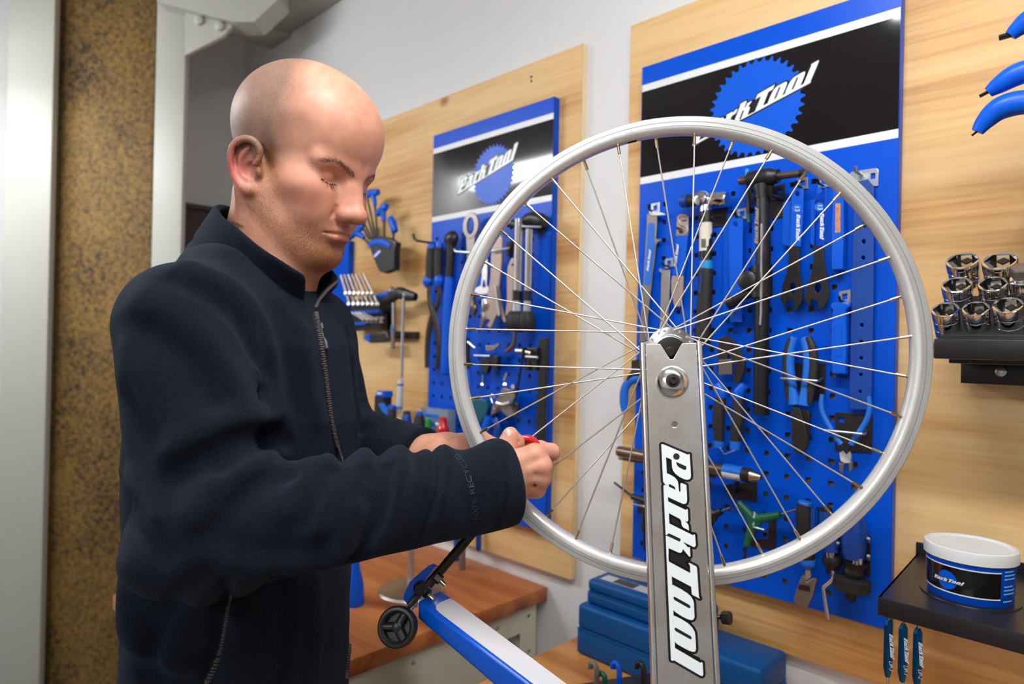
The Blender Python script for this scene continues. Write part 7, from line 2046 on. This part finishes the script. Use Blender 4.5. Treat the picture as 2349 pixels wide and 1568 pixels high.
# ------------------------------------------------------------------ gauge arm of the truing stand
def c3(px, py, z): return Vector(cam(px, py, z))
TL, RL, SL = c3(1012, 1352, 0.845), c3(958, 1376, 0.800), c3(957, 1418, 0.800)
TR_ = c3(1345, 1600, 0.735)
def c3plane(px, py, p0, p1, p2):
    n_ = (p1-p0).cross(p2-p0); d_ = Vector(ray(px, py)); o_ = Vector(CP)
    return o_+d_*((p0-o_).dot(n_)/d_.dot(n_))
RR_ = c3plane(1255, 1600, TL, RL, TR_)
SR_ = c3plane(1165, 1600, RL, SL, RR_)
BL_ = TL+(SL-RL); BR_ = TR_+(SR_-RR_)
bmx = bmesh.new()
vs = [bmx.verts.new(p) for p in (TL, RL, SL, BL_, TR_, RR_, SR_, BR_)]
for f in ((0,1,2,3), (7,6,5,4), (0,4,5,1), (1,5,6,2), (2,6,7,3), (3,7,4,0)): bmx.faces.new([vs[i] for i in f])
bmesh.ops.recalc_face_normals(bmx, faces=bmx.faces)
bmesh.ops.bevel(bmx, geom=[e for e in bmx.edges], offset=0.0035, segments=3, affect='EDGES', profile=0.5)
GBLUE = mat('gauge_arm_blue', (0.0, 0.10, 0.66, 1), 0.25, coat=0.4)
garm = bmo('gauge_arm', bmx, GBLUE, stand, 45)
nn = (RL-TL).cross(TR_-TL).normalized()
if nn.dot(Vector(CP)-TL) < 0: nn = -nn
def onTop(u, v): return TL+(RL-TL)*v+((TR_+(RR_-TR_)*v)-(TL+(RL-TL)*v))*u+nn*0.0005
lab = [onTop(*q) for q in ((0.085,0.10),(0.10,0.06),(0.13,0.045),(1.0,0.045),(1.0,0.90),(0.165,0.88),(0.125,0.85),(0.095,0.72),(0.085,0.5))]
raw('white_label', lab, [tuple(range(len(lab)))], mat('label_plain_white', srgb(228,226,228), 0.35), garm)
raw('arm_pivot', *tube_data([(TR_+SR_)*0.5-(TR_-TL)*0.03, Vector((bb.x, bb.y, zb2+0.03))], [0.016, 0.014], 12), GBLUE, stand, 50)
# end plate, links, bolts
pl_ = [(984,1296),(996,1301),(975,1330),(956,1352),(950,1375),(947,1396),(938,1388),(925,1374),(928,1358),(940,1334),(962,1314)]
V_ = [c3(x, y, 0.800) for x, y in pl_]; W_ = [c3(x+10, y-4, 0.835) for x, y in pl_]; n = len(pl_)
raw('end_plate', V_+W_, [tuple(range(n)), tuple(range(2*n-1, n-1, -1))]+[(i, n+i, n+(i+1) % n, (i+1) % n) for i in range(n)], GBLUE, stand, 30)
for p0, p1, z0, z1, r in (((938,1389),(1082,1218),0.790,0.850,0.0040), ((985,1345),(1100,1211),0.83,0.865,0.0034)):
    a = c3(*p0, z0); b = c3(*p1, z1)
    raw('link_bar', *tube_data([a, b], r, 8, 0.45, -_F), BLACK, stand, 60)
for (px, py) in ((1006,1326), (978,1358)):
    a = c3(px, py, 0.812); d = Vector(_R*0.75-_U*0.55-_F*0.35)
    lathe('pivot_nut', [(-0.004, 0.0062), (0.004, 0.0062)], a, d, BLACK, stand, 6, None)
    lathe('pivot_bolt', [(0.003, 0.0030), (0.0125, 0.0028)], a, d, BRASS, stand, 12)
lathe('pivot_cap', [(-0.002, 0.0075), (0.004, 0.0085), (0.007, 0.006)], c3(965, 1346, 0.797), -_F, BLACK, stand, 18)
# handwheel
hc = c3(912, 1437, 0.780); hax = Vector(-_F*0.93-_R*0.12+_U*0.34).normalized()
wheel_k = None
V_ = []; Fc = []; a, u, v = basis(hax); n = 40
prof = [(0.0232, -0.006), (0.0238, -0.002), (0.0236, 0.003), (0.0215, 0.0065), (0.0185, 0.0070), (0.0160, 0.0045), (0.0158, -0.006)]
for k in range(n):
    th = 2*PI*k/n
    for r, h in prof: V_.append(hc+u*(r*math.cos(th))+v*(r*math.sin(th))+a*h)
m_ = len(prof)
for k in range(n):
    for j in range(m_): Fc.append((k*m_+j, k*m_+(j+1) % m_, ((k+1) % n)*m_+(j+1) % m_, ((k+1) % n)*m_+j))
hwheel = raw('hand_wheel', V_, Fc, BLACK, stand, 40)
lathe('wheel_hub', [(-0.006, 0.006), (0.005, 0.0058), (0.006, 0.004)], hc, hax, BLACK, hwheel, 16)
lathe('wheel_disc', [(-0.006, 0.017), (-0.0035, 0.017)], hc, hax, BLACK, hwheel, 24)
up_ = Vector(_U); up_ = (up_-hax*up_.dot(hax)).normalized(); sd_ = hax.cross(up_)
for k in range(3):
    th = math.radians(62+120*k); d = up_*math.sin(th)+sd_*(-math.cos(th))
    raw('wheel_spoke', *tube_data([hc+hax*0.001, hc+d*0.0185+hax*0.001], [0.0056, 0.0050], 10, 0.8, hax), BLACK, hwheel, 60)
s0 = c3(926, 1412, 0.787); s1 = c3(944, 1390, 0.797)
raw('adjusting_screw', *tube_data([s0, s1], 0.0040, 12), CHROME, stand, 60)
lathe('screw_collar', [(0, 0.0062), (0.003, 0.0070), (0.006, 0.0062)], s0+(s1-s0)*0.25, s1-s0, CHROME, stand, 18)
